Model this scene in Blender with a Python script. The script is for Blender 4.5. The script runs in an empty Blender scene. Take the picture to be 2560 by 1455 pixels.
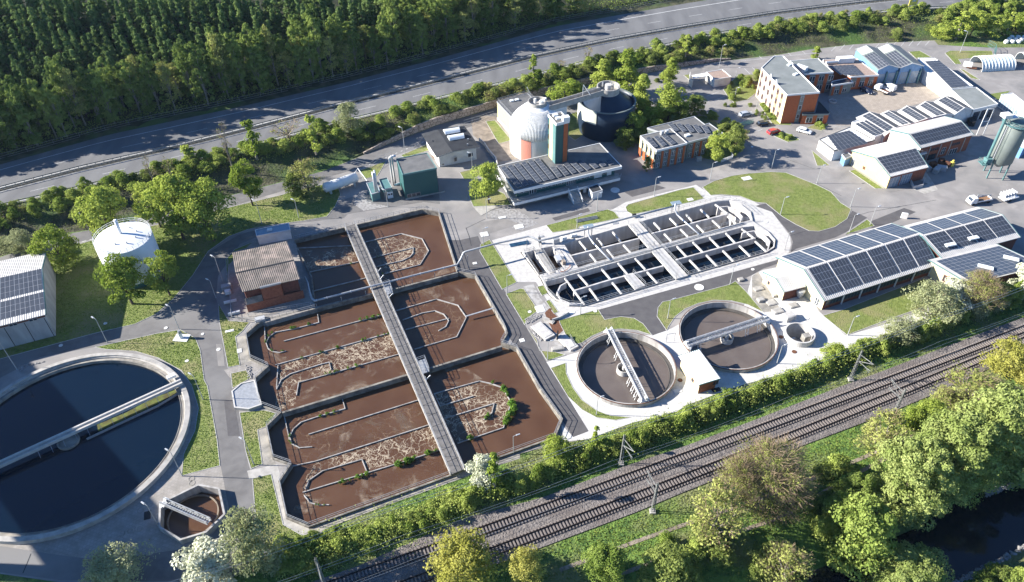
import bpy, math, random
import numpy as np
from math import sin, cos, pi, radians, sqrt, atan2, hypot
from mathutils import Vector, Matrix
from mathutils.geometry import delaunay_2d_cdt

random.seed(7)
rng = np.random.default_rng(7)
S = bpy.context.scene
COL = S.collection

# ---------------------------------------------------------------- camera
CAM_H = 119.0
FOC = 1935.0                      # focal length in photograph pixels (2560 wide)
NADIR = (1320.0, 2930.0)          # where verticals converge in the photograph
_d = Vector((NADIR[0]-1280.0, NADIR[1]-727.5, FOC)).normalized()
_up = -_d
_r = (Vector((1, 0, 0)) - _d*_d[0]).normalized()
_f = _up.cross(_r)
cam_data = bpy.data.cameras.new('camera')
cam = bpy.data.objects.new('camera', cam_data)
COL.objects.link(cam)
cam_data.sensor_width = 36.0
cam_data.lens = 36.0*FOC/2560.0
cam_data.clip_start = 1.0
cam_data.clip_end = 12000.0
cx = Vector((_r[0], _f[0], _up[0])); cy = -Vector((_r[1], _f[1], _up[1])); cz = -Vector((_r[2], _f[2], _up[2]))
m = Matrix((cx, cy, cz)).transposed().to_4x4()
m.translation = Vector((0, 0, CAM_H))
cam.matrix_world = m
S.camera = cam

# ---------------------------------------------------------------- light
SUN_EL, SUN_AZ = radians(25.5), radians(177.0)     # the sun stands low in the west (-X)
sun_dir = Vector((cos(SUN_EL)*cos(SUN_AZ), cos(SUN_EL)*sin(SUN_AZ), sin(SUN_EL)))
w = bpy.data.worlds.new('World'); S.world = w; w.use_nodes = True
nt = w.node_tree
sky = nt.nodes.new('ShaderNodeTexSky'); sky.sky_type = 'NISHITA'; sky.sun_disc = False
sky.sun_elevation = SUN_EL; sky.sun_rotation = radians(-87.0)
sky.air_density = 1.0; sky.dust_density = 0.0; sky.ozone_density = 9.0
bg = nt.nodes['Background']; bg.inputs['Strength'].default_value = 0.07
nt.links.new(sky.outputs[0], bg.inputs[0])
sd = bpy.data.lights.new('sun', 'SUN'); sd.energy = 5.0; sd.angle = radians(0.5); sd.color = (1.0, 0.95, 0.87)
so = bpy.data.objects.new('sun', sd); COL.objects.link(so)
so.rotation_euler = (-sun_dir).to_track_quat('-Z', 'Y').to_euler()
S.view_settings.view_transform = 'Standard'; S.view_settings.look = 'None'
S.view_settings.exposure = 1.55; S.view_settings.gamma = 1.0
S.cycles.max_bounces = 5; S.cycles.diffuse_bounces = 3; S.cycles.glossy_bounces = 2; S.cycles.transparent_max_bounces = 6

# ---------------------------------------------------------------- measuring: photograph pixel -> place at height z
def P(x, y, z=0.0):
    a, b, c = x-1280.0, y-727.5, FOC
    vx = a*_r[0]+b*_r[1]+c*_r[2]; vy = a*_f[0]+b*_f[1]+c*_f[2]; vz = a*_up[0]+b*_up[1]+c*_up[2]
    t = (CAM_H-z)/-vz
    return (vx*t, vy*t)
def proj(x, y, z):
    v = (x, y, z-CAM_H)
    c = [_r[i]*v[0]+_f[i]*v[1]+_up[i]*v[2] for i in range(3)]
    return (1280+FOC*c[0]/c[2], 727.5+FOC*c[1]/c[2])
def solve_h(bx, by, topy, z0=0.0):
    lo, hi = 0.0, 45.0
    for _ in range(30):
        m_ = (lo+hi)/2
        if proj(bx, by, z0+m_)[1] > topy: lo = m_
        else: hi = m_
    return lo
# close-up views of the photograph that were measured: (left, top, scale)
V = dict(A1=(0,0,2.97),A2=(850,0,2.97),A3=(1700,0,2.97),A4=(0,480,2.97),A5=(850,480,2.97),A6=(1700,480,2.97),
 A7=(0,965,2.97),A8=(850,965,2.97),A9=(1700,965,2.97),B4=(1220,180,4.043),B5=(760,250,4.694),B6=(2020,200,4.741),
 C1=(1360,700,3.637),C2=(1280,470,3.637),C3=(0,850,2.645),C4=(560,500,3.637),C5=(560,780,2.598),C6=(960,620,2.598),
 D1=(1860,100,5.12),D2=(2260,0,6.613),D3=(2300,180,3.831),D4=(1560,100,4.547),D5=(1280,600,4.28),D6=(0,500,3.828),
 E1=(1880,640,3.765),E2=(880,280,3.184),E3=(560,560,3.067),F=(0,0,1.0))
def Q(k, x, y, z=0.0):
    o = V[k]; return P(o[0]+x/o[2], o[1]+y/o[2], z)
def QL(k, pts, z=0.0): return [Q(k, a, b, z) for a, b in pts]
def PL(pts, z=0.0): return [P(a, b, z) for a, b in pts]

# ---------------------------------------------------------------- object helpers
WLOC = {}
def tag(o, label=None, cat=None, group=None, kind=None):
    if label: o['label'] = label
    if cat: o['category'] = cat
    if group: o['group'] = group
    if kind: o['kind'] = kind
    return o
def thing(name, label, cat, loc, group=None):
    o = bpy.data.objects.new(name, None); COL.objects.link(o)
    loc = Vector((loc[0], loc[1], loc[2] if len(loc) > 2 else 0.0))
    o.location = loc; o.empty_display_size = 0.3; WLOC[o.name] = loc
    return tag(o, label, cat, group)
def poly_area(p): return 0.5*sum(p[i][0]*p[(i+1) % len(p)][1]-p[(i+1) % len(p)][0]*p[i][1] for i in range(len(p)))
def ccw(p): return list(p) if poly_area(p) > 0 else list(p)[::-1]
def lerp2(a, b, t): return (a[0]+(b[0]-a[0])*t, a[1]+(b[1]-a[1])*t)
def offset_path(path, d, closed=False):
    n = len(path); out = []
    for i in range(n):
        a = path[(i-1) % n] if (closed or i > 0) else None
        b = path[i]; c = path[(i+1) % n] if (closed or i < n-1) else None
        ns = []
        for p, q in ((a, b), (b, c)):
            if p is None or q is None: continue
            dx, dy = q[0]-p[0], q[1]-p[1]; L = hypot(dx, dy) or 1e-9
            ns.append((-dy/L, dx/L))
        nx = sum(k[0] for k in ns); ny = sum(k[1] for k in ns); L = hypot(nx, ny) or 1e-9
        nx /= L; ny /= L
        k = max(0.35, nx*ns[0][0]+ny*ns[0][1])
        out.append((b[0]+nx*d/k, b[1]+ny*d/k))
    return out
class MB:
    def __init__(s): s.v = []; s.f = []; s.m = []
    def add(s, vs, fs, mi=0):
        n = len(s.v); s.v += [tuple(v) for v in vs]
        for f in fs: s.f.append([i+n for i in f]); s.m.append(mi)
        return s
    def prism(s, pts, z0, z1, mi=0, bottom=True, top=True, ti=None):
        p = ccw(pts); n = len(p)
        vs = [(a, b, z0) for a, b in p]+[(a, b, z1) for a, b in p]
        fs = [[i, (i+1) % n, n+(i+1) % n, n+i] for i in range(n)]
        s.add(vs, fs, mi); k = len(s.v)-2*n
        if top: s.f.append([k+n+i for i in range(n)]); s.m.append(mi if ti is None else ti)
        if bottom: s.f.append([k+i for i in range(n)][::-1]); s.m.append(mi)
        return s
    def hexa(s, b, t, mi=0):          # four bottom and four top corners (3D), same winding
        s.add(list(b)+list(t), [[3,2,1,0],[4,5,6,7],[0,1,5,4],[1,2,6,5],[2,3,7,6],[3,0,4,7]], mi); return s
    def box(s, c, sz, rot=0.0, mi=0):
        hx, hy, hz = sz[0]/2, sz[1]/2, sz[2]/2; ca, sa = cos(rot), sin(rot)
        pts = [(c[0]+x*ca-y*sa, c[1]+x*sa+y*ca) for x, y in ((-hx,-hy),(hx,-hy),(hx,hy),(-hx,hy))]
        return s.prism(pts, c[2]-hz, c[2]+hz, mi)
    def bar(s, a, b, w, h=None, mi=0):
        a = Vector(a); b = Vector(b); d = (b-a)
        if d.length < 1e-6: return s
        d.normalize(); h = h or w
        x = d.cross(Vector((0,0,1)))
        if x.length < 1e-3: x = Vector((1,0,0))
        x.normalize(); y = x.cross(d)
        c = [x*(i*w/2)+y*(j*h/2) for i, j in ((-1,-1),(1,-1),(1,1),(-1,1))]
        return s.hexa([a+k for k in c][::-1], [b+k for k in c][::-1], mi)
    def wall(s, path, wd, z0, z1, closed=False, mi=0, left=0.5):
        L = offset_path(path, wd*left, closed); R = offset_path(path, -wd*(1-left), closed); n = len(path)
        for i in range(n if closed else n-1):
            j = (i+1) % n
            q = [R[i], R[j], L[j], L[i]]
            s.hexa([(a, b, z0) for a, b in q], [(a, b, z1) for a, b in q], mi)
        return s
    def tube(s, path, r, n=8, mi=0, caps=True, radii=None):
        path = [Vector(p) for p in path]; rings = []
        for i, p in enumerate(path):
            d = (path[min(i+1, len(path)-1)]-path[max(i-1, 0)]).normalized()
            x = d.cross(Vector((0,0,1)))
            if x.length < 1e-2: x = Vector((1,0,0))
            x.normalize(); y = x.cross(d); rr = radii[i] if radii else r
            rings.append([p+x*(cos(2*pi*k/n)*rr)+y*(sin(2*pi*k/n)*rr) for k in range(n)])
        vs = [v for q in rings for v in q]; fs = []
        for i in range(len(path)-1):
            for k in range(n):
                fs.append([i*n+(k+1) % n, i*n+k, (i+1)*n+k, (i+1)*n+(k+1) % n])
        if caps: fs += [list(range(n)), [len(vs)-n+k for k in range(n)][::-1]]
        return s.add(vs, fs, mi)
    def lathe(s, c, prof, n=48, mi=0, a0=0.0, a1=2*pi):
        full = abs(a1-a0-2*pi) < 1e-6; m_ = n if full else n+1; vs = []; fs = []
        for r, z in prof:
            for k in range(m_):
                a = a0+(a1-a0)*k/n; vs.append((c[0]+cos(a)*r, c[1]+sin(a)*r, z))
        for i in range(len(prof)-1):
            for k in range(n):
                k2 = (k+1) % m_
                fs.append([i*m_+k, i*m_+k2, (i+1)*m_+k2, (i+1)*m_+k])
        return s.add(vs, fs, mi)
    def disc(s, c, r, z, n=48, mi=0):
        return s.add([(c[0]+cos(2*pi*k/n)*r, c[1]+sin(2*pi*k/n)*r, z) for k in range(n)], [list(range(n))], mi)
    def build(s, name, mats, parent=None, smooth=False, loc=None):
        if not isinstance(mats, (list, tuple)): mats = [mats]
        me = bpy.data.meshes.new(name)
        if parent is not None:
            o0 = WLOC[parent.name]
        elif loc is not None:
            o0 = Vector(loc)
        else:
            a = np.array(s.v); o0 = Vector((float(a[:,0].mean()), float(a[:,1].mean()), float(a[:,2].min())))
        me.from_pydata([(v[0]-o0[0], v[1]-o0[1], v[2]-o0[2]) for v in s.v], [], s.f)
        for mt in mats: me.materials.append(mt)
        me.polygons.foreach_set('material_index', s.m)
        if smooth: me.polygons.foreach_set('use_smooth', [True]*len(s.f))
        me.update()
        o = bpy.data.objects.new(name, me); COL.objects.link(o)
        if parent is not None: o.parent = parent
        else: o.location = o0
        WLOC[o.name] = Vector(o0)
        return o
def copy_tree(o, parent=None):
    c = o.copy(); COL.objects.link(c)
    if parent is not None: c.parent = parent
    for ch in list(o.children): copy_tree(ch, c)
    return c

# ---------------------------------------------------------------- materials
def mat(name, c1, c2=None, scale=1.0, rough=0.85, bump=0.0, bscale=None, metal=0.0, spec=0.3, detail=6.0, contrast=(0.35, 0.65), coords='pos', stretch=None, c3=None, s3=0.07, distort=0.0):
    m = bpy.data.materials.new(name); m.use_nodes = True
    t = m.node_tree; b = t.nodes['Principled BSDF']
    b.inputs['Roughness'].default_value = rough; b.inputs['Metallic'].default_value = metal
    b.inputs['Specular IOR Level'].default_value = spec
    b.inputs['Base Color'].default_value = (*c1, 1)
    if c2 or bump:
        if coords == 'pos': src = t.nodes.new('ShaderNodeNewGeometry').outputs['Position']
        else: src = t.nodes.new('ShaderNodeTexCoord').outputs['Object']
        if stretch:
            mp = t.nodes.new('ShaderNodeMapping'); mp.inputs['Scale'].default_value = stretch[0]
            mp.inputs['Rotation'].default_value = (0, 0, stretch[1]); mp.vector_type = 'TEXTURE' if False else 'POINT'
            t.links.new(src, mp.inputs[0]); src = mp.outputs[0]
    if c2:
        n = t.nodes.new('ShaderNodeTexNoise'); n.inputs['Scale'].default_value = scale; n.inputs['Detail'].default_value = detail
        n.inputs['Distortion'].default_value = distort
        t.links.new(src, n.inputs['Vector'])
        r = t.nodes.new('ShaderNodeValToRGB'); r.color_ramp.elements[0].position = contrast[0]; r.color_ramp.elements[1].position = contrast[1]
        r.color_ramp.elements[0].color = (*c1, 1); r.color_ramp.elements[1].color = (*c2, 1)
        t.links.new(n.outputs[0], r.inputs[0]); out = r.outputs[0]
        if c3:
            n3 = t.nodes.new('ShaderNodeTexNoise'); n3.inputs['Scale'].default_value = s3; n3.inputs['Detail'].default_value = 5
            t.links.new(src, n3.inputs['Vector'])
            r3 = t.nodes.new('ShaderNodeValToRGB'); r3.color_ramp.elements[0].position = 0.48; r3.color_ramp.elements[1].position = 0.62
            t.links.new(n3.outputs[0], r3.inputs[0])
            mx = t.nodes.new('ShaderNodeMix'); mx.data_type = 'RGBA'
            t.links.new(r3.outputs[0], mx.inputs[0]); t.links.new(out, mx.inputs[6]); mx.inputs[7].default_value = (*c3, 1)
            out = mx.outputs[2]
        t.links.new(out, b.inputs['Base Color'])
    if bump:
        n2 = t.nodes.new('ShaderNodeTexNoise'); n2.inputs['Scale'].default_value = bscale or scale*3; n2.inputs['Detail'].default_value = 4
        t.links.new(src, n2.inputs['Vector'])
        bp = t.nodes.new('ShaderNodeBump'); bp.inputs['Strength'].default_value = 1.0; bp.inputs['Distance'].default_value = bump
        t.links.new(n2.outputs[0], bp.inputs['Height']); t.links.new(bp.outputs[0], b.inputs['Normal'])
    return m
def slab_mat(name, c1, c2, joint, size, rot, rough=0.85, mortar=0.05, offset=0.5):
    m = mat(name, c1, c2, 0.6, rough=rough)
    t = m.node_tree; b = t.nodes['Principled BSDF']
    geo = t.nodes.new('ShaderNodeNewGeometry'); mp = t.nodes.new('ShaderNodeMapping'); mp.inputs['Rotation'].default_value = (0, 0, rot)
    t.links.new(geo.outputs['Position'], mp.inputs[0])
    br = t.nodes.new('ShaderNodeTexBrick'); br.inputs['Scale'].default_value = 1.0; br.inputs['Brick Width'].default_value = size[0]; br.inputs['Row Height'].default_value = size[1]
    br.inputs['Mortar Size'].default_value = mortar; br.offset = offset
    br.inputs['Color1'].default_value = (1, 1, 1, 1); br.inputs['Color2'].default_value = (0.86, 0.86, 0.86, 1); br.inputs['Mortar'].default_value = (*joint, 1)
    t.links.new(mp.outputs[0], br.inputs['Vector'])
    src = b.inputs['Base Color'].links[0].from_socket
    mx = t.nodes.new('ShaderNodeMix'); mx.data_type = 'RGBA'; mx.blend_type = 'MULTIPLY'; mx.inputs[0].default_value = 1.0
    t.links.new(src, mx.inputs[6]); t.links.new(br.outputs['Color'], mx.inputs[7]); t.links.new(mx.outputs[2], b.inputs['Base Color'])
    return m
def leaf_mat(name, c1, c2, trans=0.35, scale=0.5):
    m = bpy.data.materials.new(name); m.use_nodes = True; t = m.node_tree
    t.nodes.remove(t.nodes['Principled BSDF']); out = t.nodes['Material Output']
    tc = t.nodes.new('ShaderNodeTexCoord'); n = t.nodes.new('ShaderNodeTexNoise'); n.inputs['Scale'].default_value = scale; n.inputs['Detail'].default_value = 6
    t.links.new(tc.outputs['Object'], n.inputs['Vector'])
    oi = t.nodes.new('ShaderNodeObjectInfo')
    ad = t.nodes.new('ShaderNodeMath'); ad.operation = 'MULTIPLY_ADD'; ad.inputs[1].default_value = 0.3
    t.links.new(oi.outputs['Random'], ad.inputs[0]); t.links.new(n.outputs[0], ad.inputs[2])
    r = t.nodes.new('ShaderNodeValToRGB'); r.color_ramp.elements[0].position = 0.42; r.color_ramp.elements[1].position = 0.85
    r.color_ramp.elements[0].color = (*c1, 1); r.color_ramp.elements[1].color = (*c2, 1); t.links.new(ad.outputs[0], r.inputs[0])
    d = t.nodes.new('ShaderNodeBsdfDiffuse'); tr = t.nodes.new('ShaderNodeBsdfTranslucent'); mx = t.nodes.new('ShaderNodeMixShader'); mx.inputs[0].default_value = trans
    t.links.new(r.outputs[0], d.inputs[0]); t.links.new(r.outputs[0], tr.inputs[0]); t.links.new(d.outputs[0], mx.inputs[1]); t.links.new(tr.outputs[0], mx.inputs[2])
    t.links.new(mx.outputs[0], out.inputs[0])
    return m

M = {}
M['soil'] = mat('soil', (.035,.04,.018), (.09,.085,.05), 0.35, bump=.25, bscale=1.5, c3=(.06,.11,.025), s3=.06)
M['forest_floor'] = mat('forest_floor', (.02,.025,.012), (.045,.05,.025), 0.3, bump=.2, bscale=1.0)
M['lawn'] = mat('lawn', (.11,.145,.032), (.20,.235,.065), 1.1, bump=.16, bscale=3.5, c3=(.22,.21,.09), s3=.13, contrast=(.3,.7))
M['rough_grass'] = mat('rough_grass', (.05,.10,.022), (.14,.22,.04), .9, bump=.35, bscale=2.2, c3=(.16,.17,.07), s3=.09)
M['asphalt'] = mat('asphalt', (.125,.12,.118), (.165,.158,.153), .5, bump=.01, bscale=8, c3=(.19,.185,.18), s3=.05, distort=.6)
M['yard_asphalt'] = mat('yard_asphalt', (.19,.183,.178), (.31,.29,.272), .10, bump=.01, bscale=8, c3=(.235,.22,.21), s3=.3, distort=.5, contrast=(.36,.68), detail=10)
M['new_asphalt'] = mat('new_asphalt', (.085,.08,.082), (.105,.10,.10), .6, bump=.01, bscale=8)
M['highway'] = mat('highway_asphalt', (.125,.125,.128), (.165,.165,.166), .25, bump=.01, bscale=8, stretch=((1,.25,1), 0.0))
M['white_paint'] = mat('white_paint', (.62,.62,.60), (.42,.42,.41), 3.0)
M['concrete'] = mat('concrete', (.42,.40,.37), (.30,.285,.26), .8, bump=.02, bscale=5)
M['old_concrete'] = mat('old_concrete', (.30,.28,.25), (.17,.16,.14), 1.0, bump=.03, bscale=4, c3=(.36,.33,.28), s3=.5)
M['new_concrete'] = mat('new_concrete', (.52,.505,.48), (.42,.40,.375), 1.2, bump=.01, bscale=6)
M['stained_concrete'] = mat('stained_concrete', (.40,.385,.365), (.19,.175,.16), .9, stretch=((1,1,.12), 0), contrast=(.4,.75))
M['kerb'] = mat('kerb', (.46,.45,.43), (.34,.33,.31), 2.0)
M['slabs'] = slab_mat('paving_slabs', (.60,.585,.56), (.52,.505,.48), (.84,.84,.84), (.8,.8), 0.30)
M['pavers'] = slab_mat('old_pavers', (.33,.305,.28), (.26,.24,.215), (.82,.82,.82), (.6,.6), 0.30)
M['court'] = slab_mat('court_pavers', (.40,.345,.29), (.33,.285,.24), (.8,.78,.75), (.6,.6), 0.15)
M['sand'] = mat('sand_gravel', (.30,.25,.20), (.18,.15,.12), .5, bump=.05, bscale=5)
M['ballast'] = mat('ballast', (.23,.205,.19), (.11,.098,.092), 3.2, bump=.25, bscale=3.0, contrast=(.3,.7), c3=(.14,.12,.11), s3=.15)
M['rubble'] = mat('rubble', (.35,.34,.33), (.20,.19,.185), 1.5, bump=.1, bscale=4)
M['tank_concrete'] = mat('tank_concrete', (.54,.52,.50), (.30,.28,.265), .8, stretch=((1,1,.1), 0), contrast=(.42,.78))
M['basin_wall'] = mat('basin_wall', (.22,.205,.18), (.11,.10,.088), 1.1, bump=.03, bscale=4, c3=(.27,.25,.21), s3=.5)
M['channel'] = mat('wet_channel', (.10,.092,.085), (.07,.065,.06), 1.0, rough=.3)
M['lamp_steel'] = mat('lamp_steel', (.40,.41,.41), rough=.5, metal=.2)
M['steel'] = mat('galvanised_steel', (.42,.43,.44), (.33,.34,.35), 2.0, rough=.45, metal=.35)
M['rail_steel_shade'] = mat('rail_steel_shade', (.03,.022,.02), (.055,.04,.034), 2.0, rough=.6, metal=.3)
M['aluminium'] = mat('aluminium', (.60,.61,.62), rough=.4, metal=.4)
M['dark'] = mat('dark_rubber', (.02,.02,.022), rough=.7)
M['white_metal'] = mat('white_metal', (.74,.74,.72), (.66,.66,.64), 1.0, rough=.5)
M['white_wall'] = mat('white_wall', (.70,.69,.66), (.60,.59,.56), .7)
M['grey_wall'] = mat('grey_concrete_wall', (.42,.42,.42), (.30,.30,.30), .6, stretch=((1,1,.3),0))
M['yellow_wall'] = mat('yellow_render', (.60,.51,.25), (.55,.47,.23), .8)
M['pale_wall'] = mat('pale_render', (.66,.58,.37), (.60,.53,.33), .8)
M['brick'] = mat('red_brick', (.30,.105,.06), (.22,.075,.045), 2.2, bump=.01, bscale=10)
M['dark_brick'] = mat('dark_brick', (.17,.06,.045), (.11,.045,.035), 2.2, bump=.01, bscale=10)
M['orange'] = mat('orange_panel', (.42,.12,.045), (.36,.10,.04), 2.0)
M['teal'] = mat('teal_cladding', (.028,.10,.10), (.024,.09,.09), .5, rough=.5)
M['light_teal'] = mat('light_teal_metal', (.11,.22,.22), (.09,.18,.18), .8, rough=.5)
M['blue_wall'] = mat('blue_cladding', (.16,.30,.50), (.13,.26,.44), .8, rough=.5)
M['bitumen'] = mat('grey_roof_felt', (.115,.115,.115), (.16,.158,.155), .5, bump=.01, bscale=9)
M['dark_roof'] = mat('dark_roof_felt', (.028,.030,.035), (.040,.043,.048), .5)
M['grey_roof'] = mat('grey_green_roof', (.175,.19,.185), (.22,.235,.23), .35)
M['pink_gravel'] = mat('roof_gravel', (.36,.27,.22), (.28,.21,.175), 1.5, bump=.03, bscale=6)
M['eternit'] = mat('weathered_sheet', (.185,.16,.14), (.115,.10,.088), .45, c3=(.27,.22,.19), s3=.3)
M['sheet'] = mat('pale_ribbed_sheet', (.55,.53,.50), (.47,.45,.425), .5, rough=.55)
M['pv'] = mat('solar_cell', (.045,.052,.066), (.058,.066,.082), .8, rough=.38, spec=.4)
M['pv2'] = mat('solar_cell_blue', (.055,.072,.10), (.065,.083,.115), .8, rough=.35, spec=.4)
M['pv_frame'] = mat('solar_frame', (.36,.37,.39), rough=.5, metal=.2)
M['glass'] = mat('window_glass', (.035,.045,.06), rough=.12, spec=.7)
M['skylight'] = mat('skylight_glass', (.22,.28,.33), rough=.15, spec=.7)
M['opal'] = mat('opal_dome', (.72,.76,.78), rough=.25)
M['digester'] = mat('digester_sheet', (.76,.77,.78), (.70,.71,.72), .3, rough=.45)
M['navy'] = mat('navy_cladding', (.016,.028,.05), (.022,.036,.06), .3, rough=.4)
M['cream'] = mat('sunlit_cream', (.52,.53,.46), (.45,.46,.40), .6)
M['silo'] = mat('silo_grey_green', (.19,.215,.20), (.16,.185,.17), .4, rough=.5)
M['salmon'] = mat('salmon_panel', (.55,.23,.17), rough=.6)
M['rust'] = mat('rust', (.16,.07,.035), (.10,.045,.03), 3.0)
M['wood'] = mat('stacked_timber', (.30,.17,.09), (.18,.10,.06), 2.0)
M['water_dark'] = mat('dark_water', (.003,.009,.020), rough=.08, spec=.3, bump=.004, bscale=1.2)
M['river'] = mat('river_water', (.004,.008,.014), rough=.08, spec=.5, bump=.01, bscale=.8)
M['sludge'] = mat('sludge_water', (.078,.038,.020), (.098,.051,.028), .18, rough=.3, spec=.4, bump=.008, bscale=2.5)
M['clarified'] = mat('brown_grey_water', (.105,.085,.075), (.13,.108,.095), .25, rough=.22, spec=.4)
M['algae'] = mat('algae_mat', (.12,.15,.03), (.07,.06,.02), .8, bump=.05)
M['sleeper'] = mat('concrete_sleeper', (.21,.18,.165), (.16,.14,.128), 2.0)
M['leaf_maple'] = leaf_mat('leaf_maple', (.17,.24,.035), (.40,.46,.10))
M['leaf_lime'] = leaf_mat('leaf_lime', (.22,.28,.075), (.44,.49,.18))
M['leaf_olive'] = leaf_mat('leaf_olive', (.22,.25,.065), (.42,.44,.14))
M['leaf_mid'] = leaf_mat('leaf_mid', (.16,.23,.045), (.37,.44,.12))
M['leaf_yellow'] = leaf_mat('leaf_yellow', (.30,.30,.06), (.46,.44,.12))
M['leaf_pale'] = leaf_mat('leaf_pale', (.24,.27,.12), (.42,.44,.25))
M['blossom'] = leaf_mat('blossom', (.42,.45,.28), (.72,.72,.58), .2)
M['leaf_bush'] = leaf_mat('leaf_bush', (.17,.24,.045), (.40,.46,.12))
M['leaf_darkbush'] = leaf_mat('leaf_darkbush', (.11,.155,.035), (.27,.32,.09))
M['leaf_conifer'] = leaf_mat('leaf_conifer', (.07,.125,.045), (.22,.30,.10), .25)
M['leaf_forest'] = leaf_mat('leaf_forest', (.10,.155,.04), (.28,.35,.09), .3)
M['leaf_weed'] = leaf_mat('leaf_weed', (.08,.17,.03), (.20,.32,.05), .3, 2.0)
M['bark'] = mat('bark', (.10,.075,.055), (.06,.045,.035), 3.0, coords='obj')
M['pale_bark'] = mat('pale_bark', (.30,.27,.22), (.16,.14,.11), 3.0, coords='obj')
M['twig'] = mat('twigs', (.29,.22,.14), (.19,.14,.09), 2.0, coords='obj')
M['car_white'] = mat('car_paint_white', (.72,.72,.72), rough=.25, spec=.5)
M['car_black'] = mat('car_paint_black', (.012,.013,.016), rough=.2, spec=.5)
M['car_red'] = mat('car_paint_red', (.42,.03,.035), rough=.25, spec=.5)
M['car_grey'] = mat('car_paint_grey', (.34,.37,.42), rough=.25, spec=.5)
M['car_blue'] = mat('car_paint_blue', (.012,.02,.05), rough=.25, spec=.5)
M['yellow'] = mat('yellow_paint', (.75,.60,.12), rough=.5)
M['film'] = mat('greenhouse_film', (.42,.52,.55), (.55,.62,.64), .4, rough=.35)
M['blue_tarp'] = mat('blue_tarp', (.05,.16,.28), rough=.5)
M['green_fence'] = mat('green_mesh', (.06,.22,.18), rough=.5)
def retwall_mat():
    m = mat('block_retaining_wall', (.44,.37,.31), (.36,.30,.25), .8)
    t = m.node_tree; b = t.nodes['Principled BSDF']; geo = t.nodes.new('ShaderNodeNewGeometry')
    mp = t.nodes.new('ShaderNodeMapping'); mp.inputs['Scale'].default_value = (.6,.6,1.0); t.links.new(geo.outputs['Position'], mp.inputs[0])
    vo = t.nodes.new('ShaderNodeTexVoronoi'); vo.feature = 'DISTANCE_TO_EDGE'; vo.inputs['Scale'].default_value = 1.1; t.links.new(mp.outputs[0], vo.inputs['Vector'])
    r = t.nodes.new('ShaderNodeValToRGB'); r.color_ramp.elements[0].position = .02; r.color_ramp.elements[1].position = .08
    r.color_ramp.elements[0].color = (.3,.28,.26,1); t.links.new(vo.outputs[0], r.inputs[0])
    mx = t.nodes.new('ShaderNodeMix'); mx.data_type = 'RGBA'; mx.blend_type = 'MULTIPLY'; mx.inputs[0].default_value = 1
    t.links.new(b.inputs['Base Color'].links[0].from_socket, mx.inputs[6]); t.links.new(r.outputs[0], mx.inputs[7]); t.links.new(mx.outputs[2], b.inputs['Base Color'])
    return m
M['retwall'] = retwall_mat()
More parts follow.
